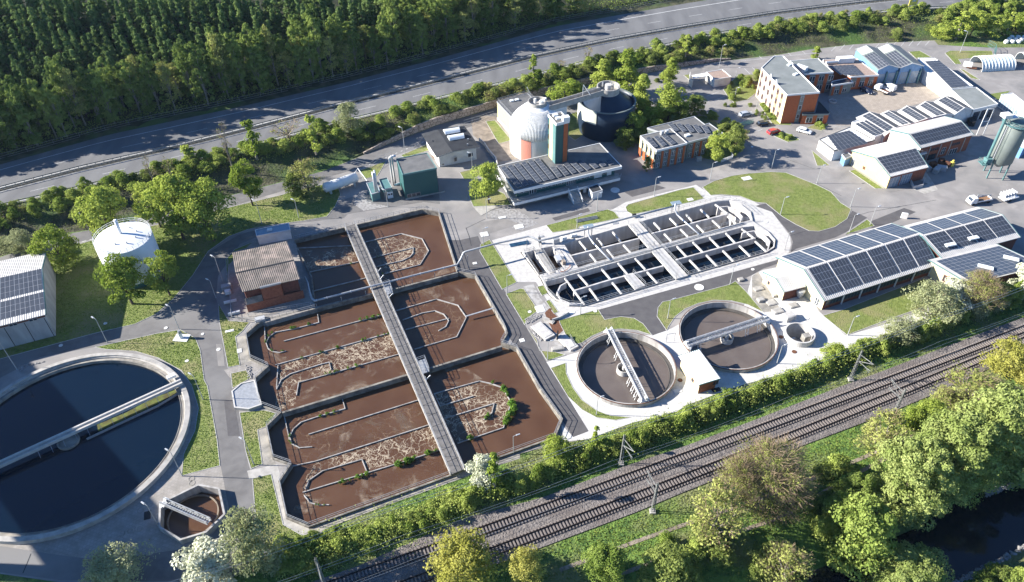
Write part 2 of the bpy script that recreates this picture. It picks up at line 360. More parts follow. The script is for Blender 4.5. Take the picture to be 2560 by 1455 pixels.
def foam_mat(name, vscale, width, amount, col=(.50,.42,.31), seed=0.0, base=0.0):
    """Scum lying on the water: a net of pale foam lines; where there is none the sheet is clear."""
    m = bpy.data.materials.new(name); m.use_nodes = True; t = m.node_tree; L = t.links; N = t.nodes.new
    b = t.nodes['Principled BSDF']; out = t.nodes['Material Output']; b.inputs['Roughness'].default_value = .9; b.inputs['Specular IOR Level'].default_value = .1
    b.inputs['Base Color'].default_value = (*col, 1)
    geo = N('ShaderNodeNewGeometry'); mp = N('ShaderNodeMapping'); mp.inputs['Location'].default_value = (seed, seed*1.7, 0); L.new(geo.outputs['Position'], mp.inputs[0])
    nz = N('ShaderNodeTexNoise'); nz.inputs['Scale'].default_value = .8; nz.inputs['Detail'].default_value = 5; L.new(mp.outputs[0], nz.inputs['Vector'])
    sb = N('ShaderNodeVectorMath'); sb.operation = 'MULTIPLY_ADD'; sb.inputs[1].default_value = (2.6,2.6,0); L.new(nz.outputs['Color'], sb.inputs[0]); L.new(mp.outputs[0], sb.inputs[2])
    def net(sc, wd):
        v = N('ShaderNodeTexVoronoi'); v.feature = 'DISTANCE_TO_EDGE'; v.inputs['Scale'].default_value = sc; L.new(sb.outputs[0], v.inputs['Vector'])
        r = N('ShaderNodeMapRange'); r.inputs['From Min'].default_value = wd; r.inputs['From Max'].default_value = wd*.35; L.new(v.outputs['Distance'], r.inputs['Value']); return r.outputs[0]
    a1 = net(vscale, width*vscale); a2 = net(vscale*2.3, width*vscale*1.4)
    nm = N('ShaderNodeTexNoise'); nm.inputs['Scale'].default_value = .22; nm.inputs['Detail'].default_value = 6; L.new(mp.outputs[0], nm.inputs['Vector'])
    mr = N('ShaderNodeMapRange'); mr.inputs['From Min'].default_value = 1-amount-.08; mr.inputs['From Max'].default_value = 1-amount+.08; L.new(nm.outputs[0], mr.inputs['Value'])
    h = N('ShaderNodeMath'); h.operation = 'MULTIPLY'; L.new(a2, h.inputs[0]); L.new(mr.outputs[0], h.inputs[1])
    mx = N('ShaderNodeMath'); mx.operation = 'MAXIMUM'; L.new(a1, mx.inputs[0]); L.new(h.outputs[0], mx.inputs[1])
    m2 = N('ShaderNodeMapRange'); m2.inputs['From Min'].default_value = .33; m2.inputs['From Max'].default_value = .52; m2.inputs['To Min'].default_value = .25; L.new(nm.outputs[0], m2.inputs['Value'])
    fin = N('ShaderNodeMath'); fin.operation = 'MULTIPLY'; L.new(mx.outputs[0], fin.inputs[0]); L.new(m2.outputs[0], fin.inputs[1])
    blot = N('ShaderNodeTexNoise'); blot.inputs['Scale'].default_value = 1.1; blot.inputs['Detail'].default_value = 8; L.new(mp.outputs[0], blot.inputs['Vector'])
    br = N('ShaderNodeMapRange'); br.inputs['From Min'].default_value = .62; br.inputs['From Max'].default_value = .75; br.inputs['To Max'].default_value = base; L.new(blot.outputs[0], br.inputs['Value'])
    f2 = N('ShaderNodeMath'); f2.operation = 'MAXIMUM'; L.new(fin.outputs[0], f2.inputs[0]); L.new(br.outputs[0], f2.inputs[1])
    f3 = N('ShaderNodeMath'); f3.operation = 'MULTIPLY'; f3.inputs[1].default_value = .9; L.new(f2.outputs[0], f3.inputs[0])
    tr = N('ShaderNodeBsdfTransparent'); ms = N('ShaderNodeMixShader'); L.new(f3.outputs[0], ms.inputs[0]); L.new(tr.outputs[0], ms.inputs[1]); L.new(b.outputs[0], ms.inputs[2]); L.new(ms.outputs[0], out.inputs[0])
    return m
M['foam_net'] = foam_mat('foam_net', .55, .075, .52, col=(.47,.39,.29), base=.4)
M['foam_thin'] = foam_mat('foam_thin', .45, .045, .35, col=(.24,.165,.11), seed=31, base=.25)
def cloud_mat(name, thr, col, seed, sc=.12):
    m = bpy.data.materials.new(name); m.use_nodes = True; t = m.node_tree; L = t.links; N = t.nodes.new
    b = t.nodes['Principled BSDF']; out = t.nodes['Material Output']; b.inputs['Roughness'].default_value = .9; b.inputs['Base Color'].default_value = (*col, 1)
    geo = N('ShaderNodeNewGeometry'); mp = N('ShaderNodeMapping'); mp.inputs['Location'].default_value = (seed, seed, 0); L.new(geo.outputs['Position'], mp.inputs[0])
    n1 = N('ShaderNodeTexNoise'); n1.inputs['Scale'].default_value = sc; n1.inputs['Detail'].default_value = 10; n1.inputs['Roughness'].default_value = .68; n1.inputs['Distortion'].default_value = 1.2; L.new(mp.outputs[0], n1.inputs['Vector'])
    r = N('ShaderNodeMapRange'); r.inputs['From Min'].default_value = thr; r.inputs['From Max'].default_value = thr+.16; r.inputs['To Max'].default_value = .75; L.new(n1.outputs[0], r.inputs['Value'])
    tr = N('ShaderNodeBsdfTransparent'); ms = N('ShaderNodeMixShader'); L.new(r.outputs[0], ms.inputs[0]); L.new(tr.outputs[0], ms.inputs[1]); L.new(b.outputs[0], ms.inputs[2]); L.new(ms.outputs[0], out.inputs[0])
    return m
M['foam_cloud'] = cloud_mat('foam_cloud', .52, (.27,.20,.145), 5.0, .16)
# ================================================================ ground, roads, water
def inside(p, poly):
    x, y = p; c = False; j = len(poly)-1
    for i in range(len(poly)):
        xi, yi = poly[i]; xj, yj = poly[j]
        if (yi > y) != (yj > y) and x < (xj-xi)*(y-yi)/(yj-yi)+xi: c = not c
        j = i
    return c
def circle(c, r, n=64): return [(c[0]+cos(2*pi*k/n)*r, c[1]+sin(2*pi*k/n)*r) for k in range(n)]
C_ONE, R_ONE = (22.10, 110.32), 10.3
C_TWO, R_TWO = (45.10, 119.51), 10.5
C_BIG, R_BIG = (-86.97, 93.40), 21.4
C_PIT = Q('C1', 2325, 490, 1.0); R_PIT = 3.2
BASIN = PL([(735,600),(868,568),(1055,524),(1096,531),(1143,679),(1187,688),(1261,817),(1266,833),(1252,857),(1291,870),(1348,970),(1403,1047),(1385,1091),(1160,1172),(1128,1185),(772,1314),(719,1292),(700,1203),(729,1159),(685,1144),(668,1065),(704,1030),(652,1011),(639,945),(672,915),(627,895),(616,834),(643,811),(664,800),(788,769),(780,690)], .4)
OVAL = QL('C2', [(90,580),(270,820),(335,955),(405,1015),(520,1062),(650,1066),(1500,815),(2315,582),(2385,540),(2395,470),(2330,395),(2225,325),(2190,300),(2170,215),(2080,145),(1980,105),(1860,112),(1150,290),(1050,330),(450,490),(370,515)], .3)
OCT = QL('C3', [(1065,1080),(1060,1230),(1195,1312),(1360,1262),(1475,1150),(1440,985),(1310,962),(1150,1040)], 1.2)
HAZE = 0.00004
HOLES = [offset_path(ccw(h), -.25, True) for h in (BASIN, OVAL, OCT)] + [circle(C_ONE, R_ONE-.1), circle(C_TWO, R_TWO-.1), circle(C_BIG, R_BIG+.1), circle(C_PIT, R_PIT-.1, 32)]
def cdt(polys, pts=()):
    vs, es = [], []
    for p in polys:
        n = len(vs); vs += [Vector((a, b)) for a, b in p]; es += [(n+i, n+(i+1) % len(p)) for i in range(len(p))]
    vs += [Vector(p) for p in pts]
    return delaunay_2d_cdt(vs, es, [], 0, 1e-4)
def sheet(name, poly, z, material, holes=None, kind='structure', label=None, cat=None, group=None):
    hs = HOLES if holes is None else holes
    xs = [p[0] for p in poly]; ys = [p[1] for p in poly]
    hs = [h for h in hs if max(p[0] for p in h) > min(xs) and min(p[0] for p in h) < max(xs) and max(p[1] for p in h) > min(ys) and min(p[1] for p in h) < max(ys)]
    r = cdt([poly]+hs); V2, F2 = r[0], r[2]; mb = MB(); fs = []
    for f in F2:
        c = (sum(V2[i].x for i in f)/len(f), sum(V2[i].y for i in f)/len(f))
        if inside(c, poly) and not any(inside(c, h) for h in hs): fs.append(list(f))
    mb.add([(v.x, v.y, z) for v in V2], fs)
    o = mb.build(name, material, loc=(poly[0][0], poly[0][1], z))
    tag(o, label, cat, group, kind); return o
HZ = 3.2
def line_w(pts, z): return [P(a, b, z) for a, b in pts]
S_PX = [(-700,700),(-300,604),(0,517),(162,480),(215,467),(428,417),(616,370),(860,304),(907,294),(1099,247),(1288,202),(1490,150),(1710,105),(1801,84),(2037,49),(2272,24),(2560,12),(2950,10)]
C_PX = [(-700,665),(-300,559),(0,475),(199,424),(404,377),(623,323),(860,261),(1086,205),(1321,145),(1523,102),(1710,69),(1936,34),(2138,9),(2300,-8),(2560,-22),(2950,-30)]
N_PX = [(-700,585),(-300,483),(0,407),(279,330),(616,259),(860,203),(1086,145),(1389,61),(1710,5),(2000,-42),(2560,-90),(2950,-115)]
R_PX = [(-700,860),(-300,745),(-60,662),(165,584),(236,571),(592,483),(806,427),(879,399),(941,372),(1005,346),(1092,312),(1237,269),(1420,222),(1600,185),(1655,175),(1793,153),(1938,137),(2022,123),(2133,110),(2335,100),(2560,84),(2950,60)]
SW, CW, NW, RW = line_w(S_PX, HZ), line_w(C_PX, HZ), line_w(N_PX, HZ), line_w(R_PX, 0)
def yfun(L):
    a = np.array(L); o = np.argsort(a[:,0]); a = a[o]
    return lambda x: float(np.interp(x, a[:,0], a[:,1]))
yS, yC, yN, yR = yfun(SW), yfun(CW), yfun(NW), yfun(RW)
_bx = [P(x, 0, 0)[0] if False else Q('F', x, y, 0)[0] for x, y in ((879,399),(1050,327),(1500,205),(1655,175),(1793,153),(1850,147))]
def wall_h(x): return float(np.interp(x, _bx, [0, 2.3, 2.3, 1.7, .8, 0], left=0, right=0))
RIVER = PL([(1880,1520),(2000,1440),(2165,1375),(2290,1320),(2380,1262),(2468,1226),(2600,1180),(2800,1120),(2800,1260),(2600,1345),(2383,1455),(2250,1540)], -2.5)
def seg_d(p, poly):
    b = 1e9
    for i in range(len(poly)):
        x1, y1 = poly[i]; x2, y2 = poly[(i+1) % len(poly)]; dx, dy = x2-x1, y2-y1
        t = max(0, min(1, ((p[0]-x1)*dx+(p[1]-y1)*dy)/(dx*dx+dy*dy+1e-9)))
        b = min(b, hypot(p[0]-x1-dx*t, p[1]-y1-dy*t))
    return b
def sm(t): t = max(0., min(1., t)); return t*t*(3-2*t)
def ground_z(x, y):
    if y > 100:
        s, c, n, r = yS(x), yC(x), yN(x), yR(x)
        if y <= r+.2: z = -.03
        elif y < s:
            b = wall_h(x); z = b+(HZ-.08-b)*sm((y-r)/(s-r)*1.15)
            z += .15*sin(x*.7)*sin(y*.9)*min(1, (y-r)/3, (s-y)/3)
        elif y <= n: z = HZ-.06
        else: z = HZ-.06+min(max(0, (y-n-3))*.22, 62)
        return z
    z = -.03
    if x > 10 and y < 105:
        d = seg_d((x, y), RIVER); ins = inside((x, y), RIVER)
        if ins: z = -2.5-min(1.5, d*.6)
        elif d < 6: z = -.03-2.47*sm(1-d/6)
    return z
PLANT = PL([(-500,770),(-60,668)], 0)+[(a, b-.35) for a, b in line_w([q for q in R_PX if 165 <= q[0] <= 2335], 0)]+PL([(2345,112),(2472,119),(2700,118),(2950,400),(2900,640),(2560,700),(2440,745),(2330,800),(2210,838),(2100,880),(1990,925),(1871,958),(1800,982),(1717,1013),(1690,1030),(1580,1057),(1470,1098),(1400,1108),(1300,1134),(1165,1192),(850,1305),(774,1347),(640,1400),(560,1460),(150,1456),(-100,1420),(-500,1400)], 0)
gx = np.arange(-260, 300, 4.0); gy = np.arange(34, 460, 4.0)
pts = [(float(x)+random.uniform(-.6,.6), float(y)+random.uniform(-.6,.6)) for x in gx for y in gy]
pts += [(x, y) for x in (-3000,-1200,-500,500,1200,3000) for y in (-2000,-500,700,1500,3500)]
rl = [(float(x), yR(float(x))) for x in np.arange(-250, 292, 5)]
rl2 = [(x, y+.45) for x, y in rl]
vs, es = [], []
for p in HOLES:
    n = len(vs); vs += [Vector(q) for q in p]; es += [(n+i, n+(i+1) % len(p)) for i in range(len(p))]
for p in (rl, rl2, [(float(x), yS(float(x))-.3) for x in np.arange(-250, 292, 5)], [(float(x), yN(float(x))) for x in np.arange(-250, 292, 5)]):
    n = len(vs); vs += [Vector(q) for q in p]; es += [(n+i, n+i+1) for i in range(len(p)-1)]
vs += [Vector(p) for p in pts]
r = delaunay_2d_cdt(vs, es, [], 0, 1e-4)
mb = MB(); fs = []; ms = []
for f in r[2]:
    c = (sum(r[0][i].x for i in f)/3, sum(r[0][i].y for i in f)/3)
    if any(inside(c, h) for h in HOLES): continue
    fs.append(list(f))
    ms.append(1 if (c[1] > 100 and c[1] > yN(c[0])+2) or abs(c[0]) > 290 or c[1] > 440 else (2 if c[1] < 100 or (c[1] < yR(c[0])) else 0))
mb.v = [(v.x, v.y, ground_z(v.x, v.y)) for v in r[0]]; mb.f = fs; mb.m = ms
tag(mb.build('ground', [M['soil'], M['forest_floor'], M['rough_grass']], loc=(0, 0, 0), smooth=False), kind='structure')
PLANT_FAR = sheet('yard', PLANT, 0.0, M['yard_asphalt'])
# --- roads on the yard
sheet('service_road', PL([(-500,810),(-60,690),(165,610),(236,598),(592,512),(830,440),(909,417),(1058,365),(1120,335),(1240,296),(1430,245),(1600,210)], 0)[::-1]+[(a, b-.4) for a, b in line_w([q for q in R_PX if q[0] <= 1600], 0)], .006, M['asphalt'])
sheet('road', PL([(515,635),(434,746),(337,810),(236,833),(0,897),(-120,930),(-120,1010),(0,945),(100,893),(232,868),(394,832),(451,823),(488,844),(502,874),(512,951),(522,970),(552,1165),(575,1285),(522,1345),(446,1374),(260,1402),(130,1385),(0,1365),(-150,1345),(-150,1412),(150,1450),(560,1455),(640,1400),(640,1290),(630,1197),(613,1127),(598,1032),(576,934),(569,919),(547,803),(544,760),(540,745),(545,690),(600,610),(720,560),(860,545),(870,535),(1060,505),(1100,510),(1095,440),(850,500),(770,545),(600,585)], 0), .006, M['asphalt'])
sheet('path', PL([(1150,600),(1195,590),(1216,640),(1262,728),(1312,812),(1366,905),(1472,1078),(1433,1093),(1403,1047),(1291,870),(1266,833),(1187,689),(1147,675),(1120,600)], 0), .010, M['new_asphalt'])
sheet('paving', PL([(1230,601),(1365,563),(1533,523),(1565,505),(1740,462),(1780,487),(1850,492),(1890,507),(1930,530),(1975,590),(1978,610),(1972,632),(1940,650),(1508,771),(1406,800),(1385,780),(1340,705),(1292,705)], 0), .014, M['new_concrete'])
sheet('road', PL([(1494,774),(1940,651),(1972,634),(1985,645),(1907,672),(1880,688),(1839,705),(1825,711),(1676,751),(1657,755),(1646,769),(1643,790),(1668,826),(1633,838),(1607,810),(1585,796),(1552,792),(1511,799)], 0), .010, M['new_asphalt'])
sheet('road', PL([(1888,515),(1915,508),(1956,541),(1990,561),(2023,577),(2047,578),(2087,567),(2117,547),(2131,527),(2168,544),(2114,581),(2087,594),(1990,622),(1976,632),(1982,605),(1975,585),(1930,530)], 0), .018, M['new_asphalt'])
sheet('paving', PL([(1366,905),(1440,882),(1560,838),(1633,838),(1668,826),(1720,800),(1860,765),(1880,688),(1907,675),(1985,660),(2047,778),(2115,839),(2200,815),(2330,768),(2440,735),(2440,745),(2330,800),(2210,838),(2100,880),(1990,925),(1871,958),(1800,982),(1717,1013),(1690,1030),(1580,1057),(1470,1098),(1410,1104),(1403,1060),(1433,1093),(1472,1078)], 0), .014, M['slabs'])
sheet('paving', PL([(497,1020),(488,1077),(461,1130),(457,1190),(552,1165),(575,1285),(522,1345),(446,1374),(260,1402),(130,1385),(0,1365),(-100,1345),(-100,1200),(0,1180),(200,1300),(400,1150),(470,1010)], 0), .014, M['pavers'])
sheet('courtyard', QL('D1', [(1080,710),(1400,650),(1700,575),(2300,500),(2520,725),(2300,800),(1740,945),(1350,1095),(1180,1090),(1090,900)]), .012, M['court'])
sheet('bare_earth', QL('B4', [(-180,430),(80,450),(230,700),(300,880),(90,910),(0,760),(-150,640)]), .008, M['sand'])
sheet('gravel_bed', QL('B5', [(600,1120),(700,1060),(740,1180),(800,1210),(1000,1250),(700,1300),(590,1230)]), .010, M['rubble'])
sheet('gravel_bed', QL('A5', [(1090,150),(1230,110),(1310,125),(1350,150),(1470,235),(1330,290),(1290,270),(1130,195)]), .010, M['rubble'])
sheet('paving', QL('B5', [(1980,1250),(2230,1210),(2250,1260),(2080,1360)]), .012, M['concrete'])
sheet('paving', PL([(560,925),(672,890),(700,930),(660,960),(640,925),(575,945)], 0), .012, M['pavers'])
sheet('paving', QL('A7', [(1835,630),(2060,580),(2090,700),(2130,960),(2290,1040),(2300,1080),(2230,1108),(2100,1030),(2010,655),(1850,690)]), .014, M['concrete'])
sheet('concrete_apron', QL('A7', [(1900,325),(1985,310),(2040,560),(2060,600),(1950,590)]), .012, M['old_concrete'])
sheet('concrete_apron', QL('A4', [(1745,1080),(1850,1060),(1880,1250),(1850,1260),(1790,1285)]), .012, M['old_concrete'])
sheet('path', PL([(772,1318),(1128,1189),(1300,1134),(1300,1146),(1130,1200),(780,1335)], 0), .010, M['old_concrete'])
sheet('concrete_apron', QL('D5', [(120,500),(230,470),(300,620),(400,730),(600,1000),(690,1190),(560,1225),(440,1090),(330,850),(270,720)]), .020, M['stained_concrete'])
sheet('concrete_apron', QL('E1', [(0,290),(0,430),(110,530),(230,520),(260,490),(130,270),(60,150),(0,190)]), .018, M['old_concrete'])
sheet('concrete_apron', QL('B6', [(1380,1060),(1540,1300),(1380,1350),(1240,1290),(1180,1180)]), .012, M['concrete'])
# --- lawns
LAWNS = [
 ('F', [(-100,690),(0,655),(190,613),(236,600),(590,515),(700,489),(760,472),(840,455),(851,486),(837,516),(817,541),(758,552),(680,562),(620,573),(572,591),(520,628),(480,690),(434,746),(390,785),(337,810),(236,833),(0,897),(-100,925)]),
 ('F', [(394,834),(451,825),(488,846),(500,876),(510,951),(518,965),(542,1100),(549,1164),(455,1189),(460,1135),(488,1077),(497,1020),(480,963),(454,926),(397,895),(340,878),(265,873),(240,868)]),
 ('F', [(547,762),(572,803),(623,806),(606,827),(588,842),(599,913),(571,918),(549,803)]),
 ('F', [(578,934),(616,926),(626,945),(600,960),(582,970)]),
 ('F', [(600,1032),(660,1026),(690,1034),(665,1066),(643,1075),(655,1160),(628,1171),(615,1127)]),
 ('F', [(632,1197),(677,1186),(707,1312),(754,1339),(790,1333),(800,1360),(700,1420),(660,1350),(640,1290)]),
 ('C2', [(315,340),(870,195),(930,220),(975,275),(610,350),(600,370),(370,405)]),
 ('C2', [(1035,175),(1060,150),(1520,20),(1650,-5),(1745,95),(1640,125),(1100,240),(1050,215)]),
 ('F', [(1757,468),(1785,453),(1830,440),(1870,434),(1930,430),(1965,432),(2040,462),(2077,480),(2101,507),(2127,523),(2117,547),(2087,567),(2047,578),(2023,577),(1990,561),(1956,541),(1915,508),(1888,505),(1850,490),(1801,486),(1777,488)]),
 ('A6', [(1240,305),(1390,205),(1440,250),(1225,318)]),
 ('A5', [(1045,390),(1110,355),(1310,670),(1205,722),(1040,440)]),
 ('A5', [(1235,757),(1340,717),(1365,722),(1470,880),(1400,930),(1372,983)]),
 ('A5', [(1395,1015),(1460,1100),(1480,1180),(1600,1190),(1668,1210),(1540,1252)]),
 ('A5', [(1465,705),(1510,695),(1545,750),(1500,768)]),
 ('A5', [(1530,812),(1555,802),(1620,890),(1590,902)]),
 ('C1', [(140,370),(490,270),(550,362),(700,335),(820,350),(900,400),(975,498),(850,457),(700,444),(560,454),(430,512),(340,572),(270,585),(200,500),(150,400)]),
 ('C1', [(1115,455),(1030,330),(1040,250),(1080,200),(1150,187),(1690,42),(1740,12),(1830,100),(1990,290),(1850,222),(1700,187),(1550,182),(1400,212),(1280,262),(1190,332),(1130,420)]),
 ('C1', [(65,802),(195,757),(200,850),(260,980),(340,1090),(480,1190),(600,1235),(780,1250),(650,1273),(480,1250),(350,1180),(220,1060)]),
 ('E1', [(670,562),(850,510),(1610,215),(1765,290),(1720,440),(1300,590),(895,742)]),
 ('D1', [(2110,150),(2250,140),(2400,222),(2200,235)]),
 ('D2', [(680,880),(760,840),(1450,840),(1480,930),(900,980),(950,1060),(850,1060)]),
 ('D2', [(930,1140),(1000,1160),(1250,1320),(1100,1290)]),
 ('A3', [(2290,700),(2450,675),(2370,750)]),
 ('A3', [(700,1010),(760,980),(830,1000),(890,1040),(800,1055)]),
 ('A3', [(940,950),(1020,915),(1110,920),(1050,970)]),
 ('A3', [(980,1120),(1110,1228),(1020,1232)]),
 ('A3', [(1260,1270),(1300,1260),(1510,1400),(1450,1400)]),
 ('A3', [(590,775),(640,790),(720,900),(830,915),(820,930),(690,925)]),
 ('D4', [(1130,560),(1300,400),(1540,390),(1500,600),(1400,680),(1250,710),(1180,640)]),
 ('D4', [(680,400),(740,390),(740,450)]),
 ('B5', [(1830,850),(2030,800),(2120,850),(1990,930),(1880,930)]),
 ('B5', [(1990,940),(2350,1100),(2430,1230),(1990,1250),(1930,1110)]),
 ('B5', [(650,830),(960,720),(860,890),(700,930)]),
 ('B5', [(1140,650),(1450,520),(1470,590),(1180,675)]),
 ('B4', [(-20,500),(70,490),(235,690),(110,725)]),
 ('B4', [(800,440),(900,400),(960,640),(880,690),(810,640)]),
 ('C4', [(20,540),(100,450),(280,375),(310,410),(90,470),(70,700),(30,740)]),
 ('D4', [(-20,800),(330,760),(620,830),(640,900),(900,860),(1100,960),(1380,1060),(1360,1230),(1240,1340),(1100,1390),(850,1330),(850,1000),(180,1080),(-20,1050)]),
]
for n_, (k, pl) in enumerate(LAWNS):
    wp = QL(k, pl)
    sheet('lawn', wp, .030, M['lawn'])
    kb = MB(); cl = ccw(wp); inner = offset_path(cl, -.06, True); kb.wall(inner, .11, -.01, .07, True)
    if n_ not in (37,): tag(kb.build('kerb', M['kerb']), kind='structure')
# --- highway
M['median'] = mat('median_strip', (.05,.05,.045), (.09,.085,.07), 1.5)
def strip(name, fa, fb, ta, tb, z, material, x0=-236, x1=285, step=4.0, wavy=0):
    mb = MB(); n = 0
    for x in np.arange(x0, x1+.1, step):
        a, b = fa(x), fb(x)
        mb.v += [(x, a+(b-a)*ta, z), (x, a+(b-a)*tb, z)]
        if n: mb.f.append([2*n-2, 2*n, 2*n+1, 2*n-1]); mb.m.append(0)
        n += 1
    o = mb.build(name, material, loc=(0, 150, z)); tag(o, kind='structure'); return o
strip('highway', yS, yC, -.01, .92, HZ, M['highway']); strip('highway', yC, yN, .04, .93, HZ, M['highway'])
strip('median', yS, yC, .92, 1.0, HZ-.02, M['median']); strip('median', yC, yN, 0, .04, HZ-.02, M['median'])
for fa, fb, t0, t1 in ((yS, yC, .07, .09), (yS, yC, .855, .875), (yC, yN, .08, .10), (yC, yN, .72, .735)):
    strip('road_marking', fa, fb, t0, t1, HZ+.006, M['white_paint'])
mb = MB()
for fa, fb, t in ((yS, yC, .47), (yC, yN, .40)):
    s = 0; x = -230.0
    while x < 280:
        x2 = x+5.4
        q = []
        for xx, dt in ((x, -.07), (x2, -.07), (x2, .07), (x, .07)):
            a, b = fa(xx), fb(xx); q.append((xx, a+(b-a)*t+dt, HZ+.006))
        mb.add(q, [[0,1,2,3]]); x += 16.4
tag(mb.build('road_marking', M['white_paint'], loc=(0,150,HZ)), kind='structure')
# parking and service road markings
mb = MB()
for k, a, b in [('B5',(700+i*62,785-i*26),(722+i*62,776-i*26)) for i in range(12)]+[('A4',(560,382),(585,376)),('A4',(610,368),(640,362)),('A4',(665,354),(695,348))]:
    p, q = Q(k,*a), Q(k,*b); mb.wall([p,q], .22, .008, .012)
for k, a, b in [('D1',(390,190),(430,215)),('D1',(195,205),(230,240)),('D1',(565,165),(605,200)),('D1',(745,140),(785,175)),('D1',(-50,272),(900,165)),('D1',(1180,80),(1115,145)),('D1',(1290,60),(1225,130)),('D1',(1400,60),(1350,120)),
  ('D1',(1730,45),(1680,100)),('D1',(1840,25),(1790,80)),('D1',(1950,25),(1900,80)),('D1',(2060,15),(2010,75)),('D1',(2165,10),(2110,75)),('D1',(2270,10),(2215,70)),('D1',(2375,10),(2320,70)),('D1',(105,350),(180,425)),('D1',(5,365),(80,440)),
  ('D4',(1075,590),(945,638)),('D4',(1150,638),(1020,690)),('D4',(985,815),(940,835)),('D4',(1320,850),(1285,868)),('D4',(1430,885),(1340,930)),('D4',(1575,1015),(1520,1035))]:
    p, q = Q(k,*a), Q(k,*b); mb.wall([p,q], .14, .014, .018)
tag(mb.build('road_marking', M['white_paint'], loc=(0,150,0)), kind='structure')
# retaining wall below the highway slope
cp = [q for q in rl if _bx[0] < q[0] < _bx[-1]]
mb = MB(); L = offset_path(cp, .0); Rr = offset_path(cp, .45)
for i in range(len(cp)-1):
    h0, h1 = wall_h(cp[i][0])+.12, wall_h(cp[i+1][0])+.12
    a, b, c, d = L[i], L[i+1], Rr[i+1], Rr[i]
    mb.hexa([(*a,-.1),(*b,-.1),(*c,-.1),(*d,-.1)], [(*a,h0),(*b,h1),(*c,h1),(*d,h0)])
tag(mb.build('retaining_wall', M['retwall']), 'long curved beige block retaining wall below the highway slope', 'retaining wall')
# --- railway
BN = [(780,1455),(900,1413),(1153,1298),(1355,1244),(1557,1167),(1710,1116),(1889,1049),(2104,965),(2205,928),(2441,837),(2560,793),(2900,660)]
BS = [(2900,745),(2560,880),(2360,975),(2205,1039),(1963,1130),(1700,1234),(1591,1280),(1261,1403),(1090,1470),(900,1540),(700,1540)]
def smooth_h_poly():
    return PL(BN, .1)+PL(BS, .1)
sheet('track_bed', smooth_h_poly(), .12, M['ballast'])
U0, U1, U2 = P(1136,1351,.5), P(1705,1143,.5), P(2560,821,.5)
L0, L1, L2 = P(1205,1388,.5), P(1705,1196,.5), P(2272,970,.5)
def quad_path(a, b, c, ext0=70, ext1=45):
    """the slightly bent line through three points as evenly spaced points"""
    A = np.array([a, b, c]); u = (A[2]-A[0])/np.linalg.norm(A[2]-A[0]); n = np.array([-u[1], u[0]])
    t = (A-A[0])@u; s = (A-A[0])@n; co = np.polyfit(t, s, 2)
    ts = np.arange(-ext0, t[2]+ext1, .62)
    return [tuple(A[0]+u*q+n*np.polyval(co, q)) for q in ts]
TA = quad_path(U0, U1, U2, 45, 25); TB = quad_path(L0, L1, L2, 40, 60)
def build_track(name, path, label):
    c = path[len(path)//3]; t = thing(name, label, 'railway track', (c[0], c[1], .12), None)
    for s in (-1, 1):
        side = offset_path(path, s*.7525)
        mb = MB(); mb.wall(side[::6]+[side[-1]], .22, .34, .365); mb.wall(side[::6]+[side[-1]], .09, .365, .54); mb.build('rail', M['rail_steel_shade'], t)  # foot widened and dark, the shade beside the web put into it
    order = []
    for i, p in enumerate(path[1:-1], 1):
        x, y = proj(p[0], p[1], .3)
        if -20 < x < 2580 and -20 < y < 1475: order.append((y, i))
    order.sort(reverse=True); near = [i for _, i in order[:95]]; far = [i for _, i in order[95:]]
    src = None
    for i in near:
        p = path[i]; a = atan2(path[i+1][1]-path[i-1][1], path[i+1][0]-path[i-1][0])
        if src is None:
            mb = MB(); mb.box((p[0], p[1], .24), (.26, 2.5, .2), a); src = mb.build('sleeper', M['sleeper'], t); a0 = a; p0 = p
        else:
            o = src.copy(); COL.objects.link(o); o.parent = t
            ca, sa = cos(a-a0), sin(a-a0); c0 = (p0[0]-c[0], p0[1]-c[1])
            o.rotation_euler = (0, 0, a-a0)
            o.location = (p[0]-c[0]-(c0[0]*ca-c0[1]*sa), p[1]-c[1]-(c0[0]*sa+c0[1]*ca), 0)
    mb = MB()
    for i in far:
        p = path[i]; a = atan2(path[i+1][1]-path[i-1][1], path[i+1][0]-path[i-1][0]); mb.box((p[0], p[1], .24), (.26, 2.5, .2), a)
    if far: tag(mb.build('sleepers', M['sleeper'], t), kind='stuff')
build_track('railway_track', TA, 'upper of the two railway tracks, next to the hedge')
build_track('railway_track', TB, 'lower of the two railway tracks, on the river side')
sheet('river', RIVER, -2.5, M['river'], holes=[])
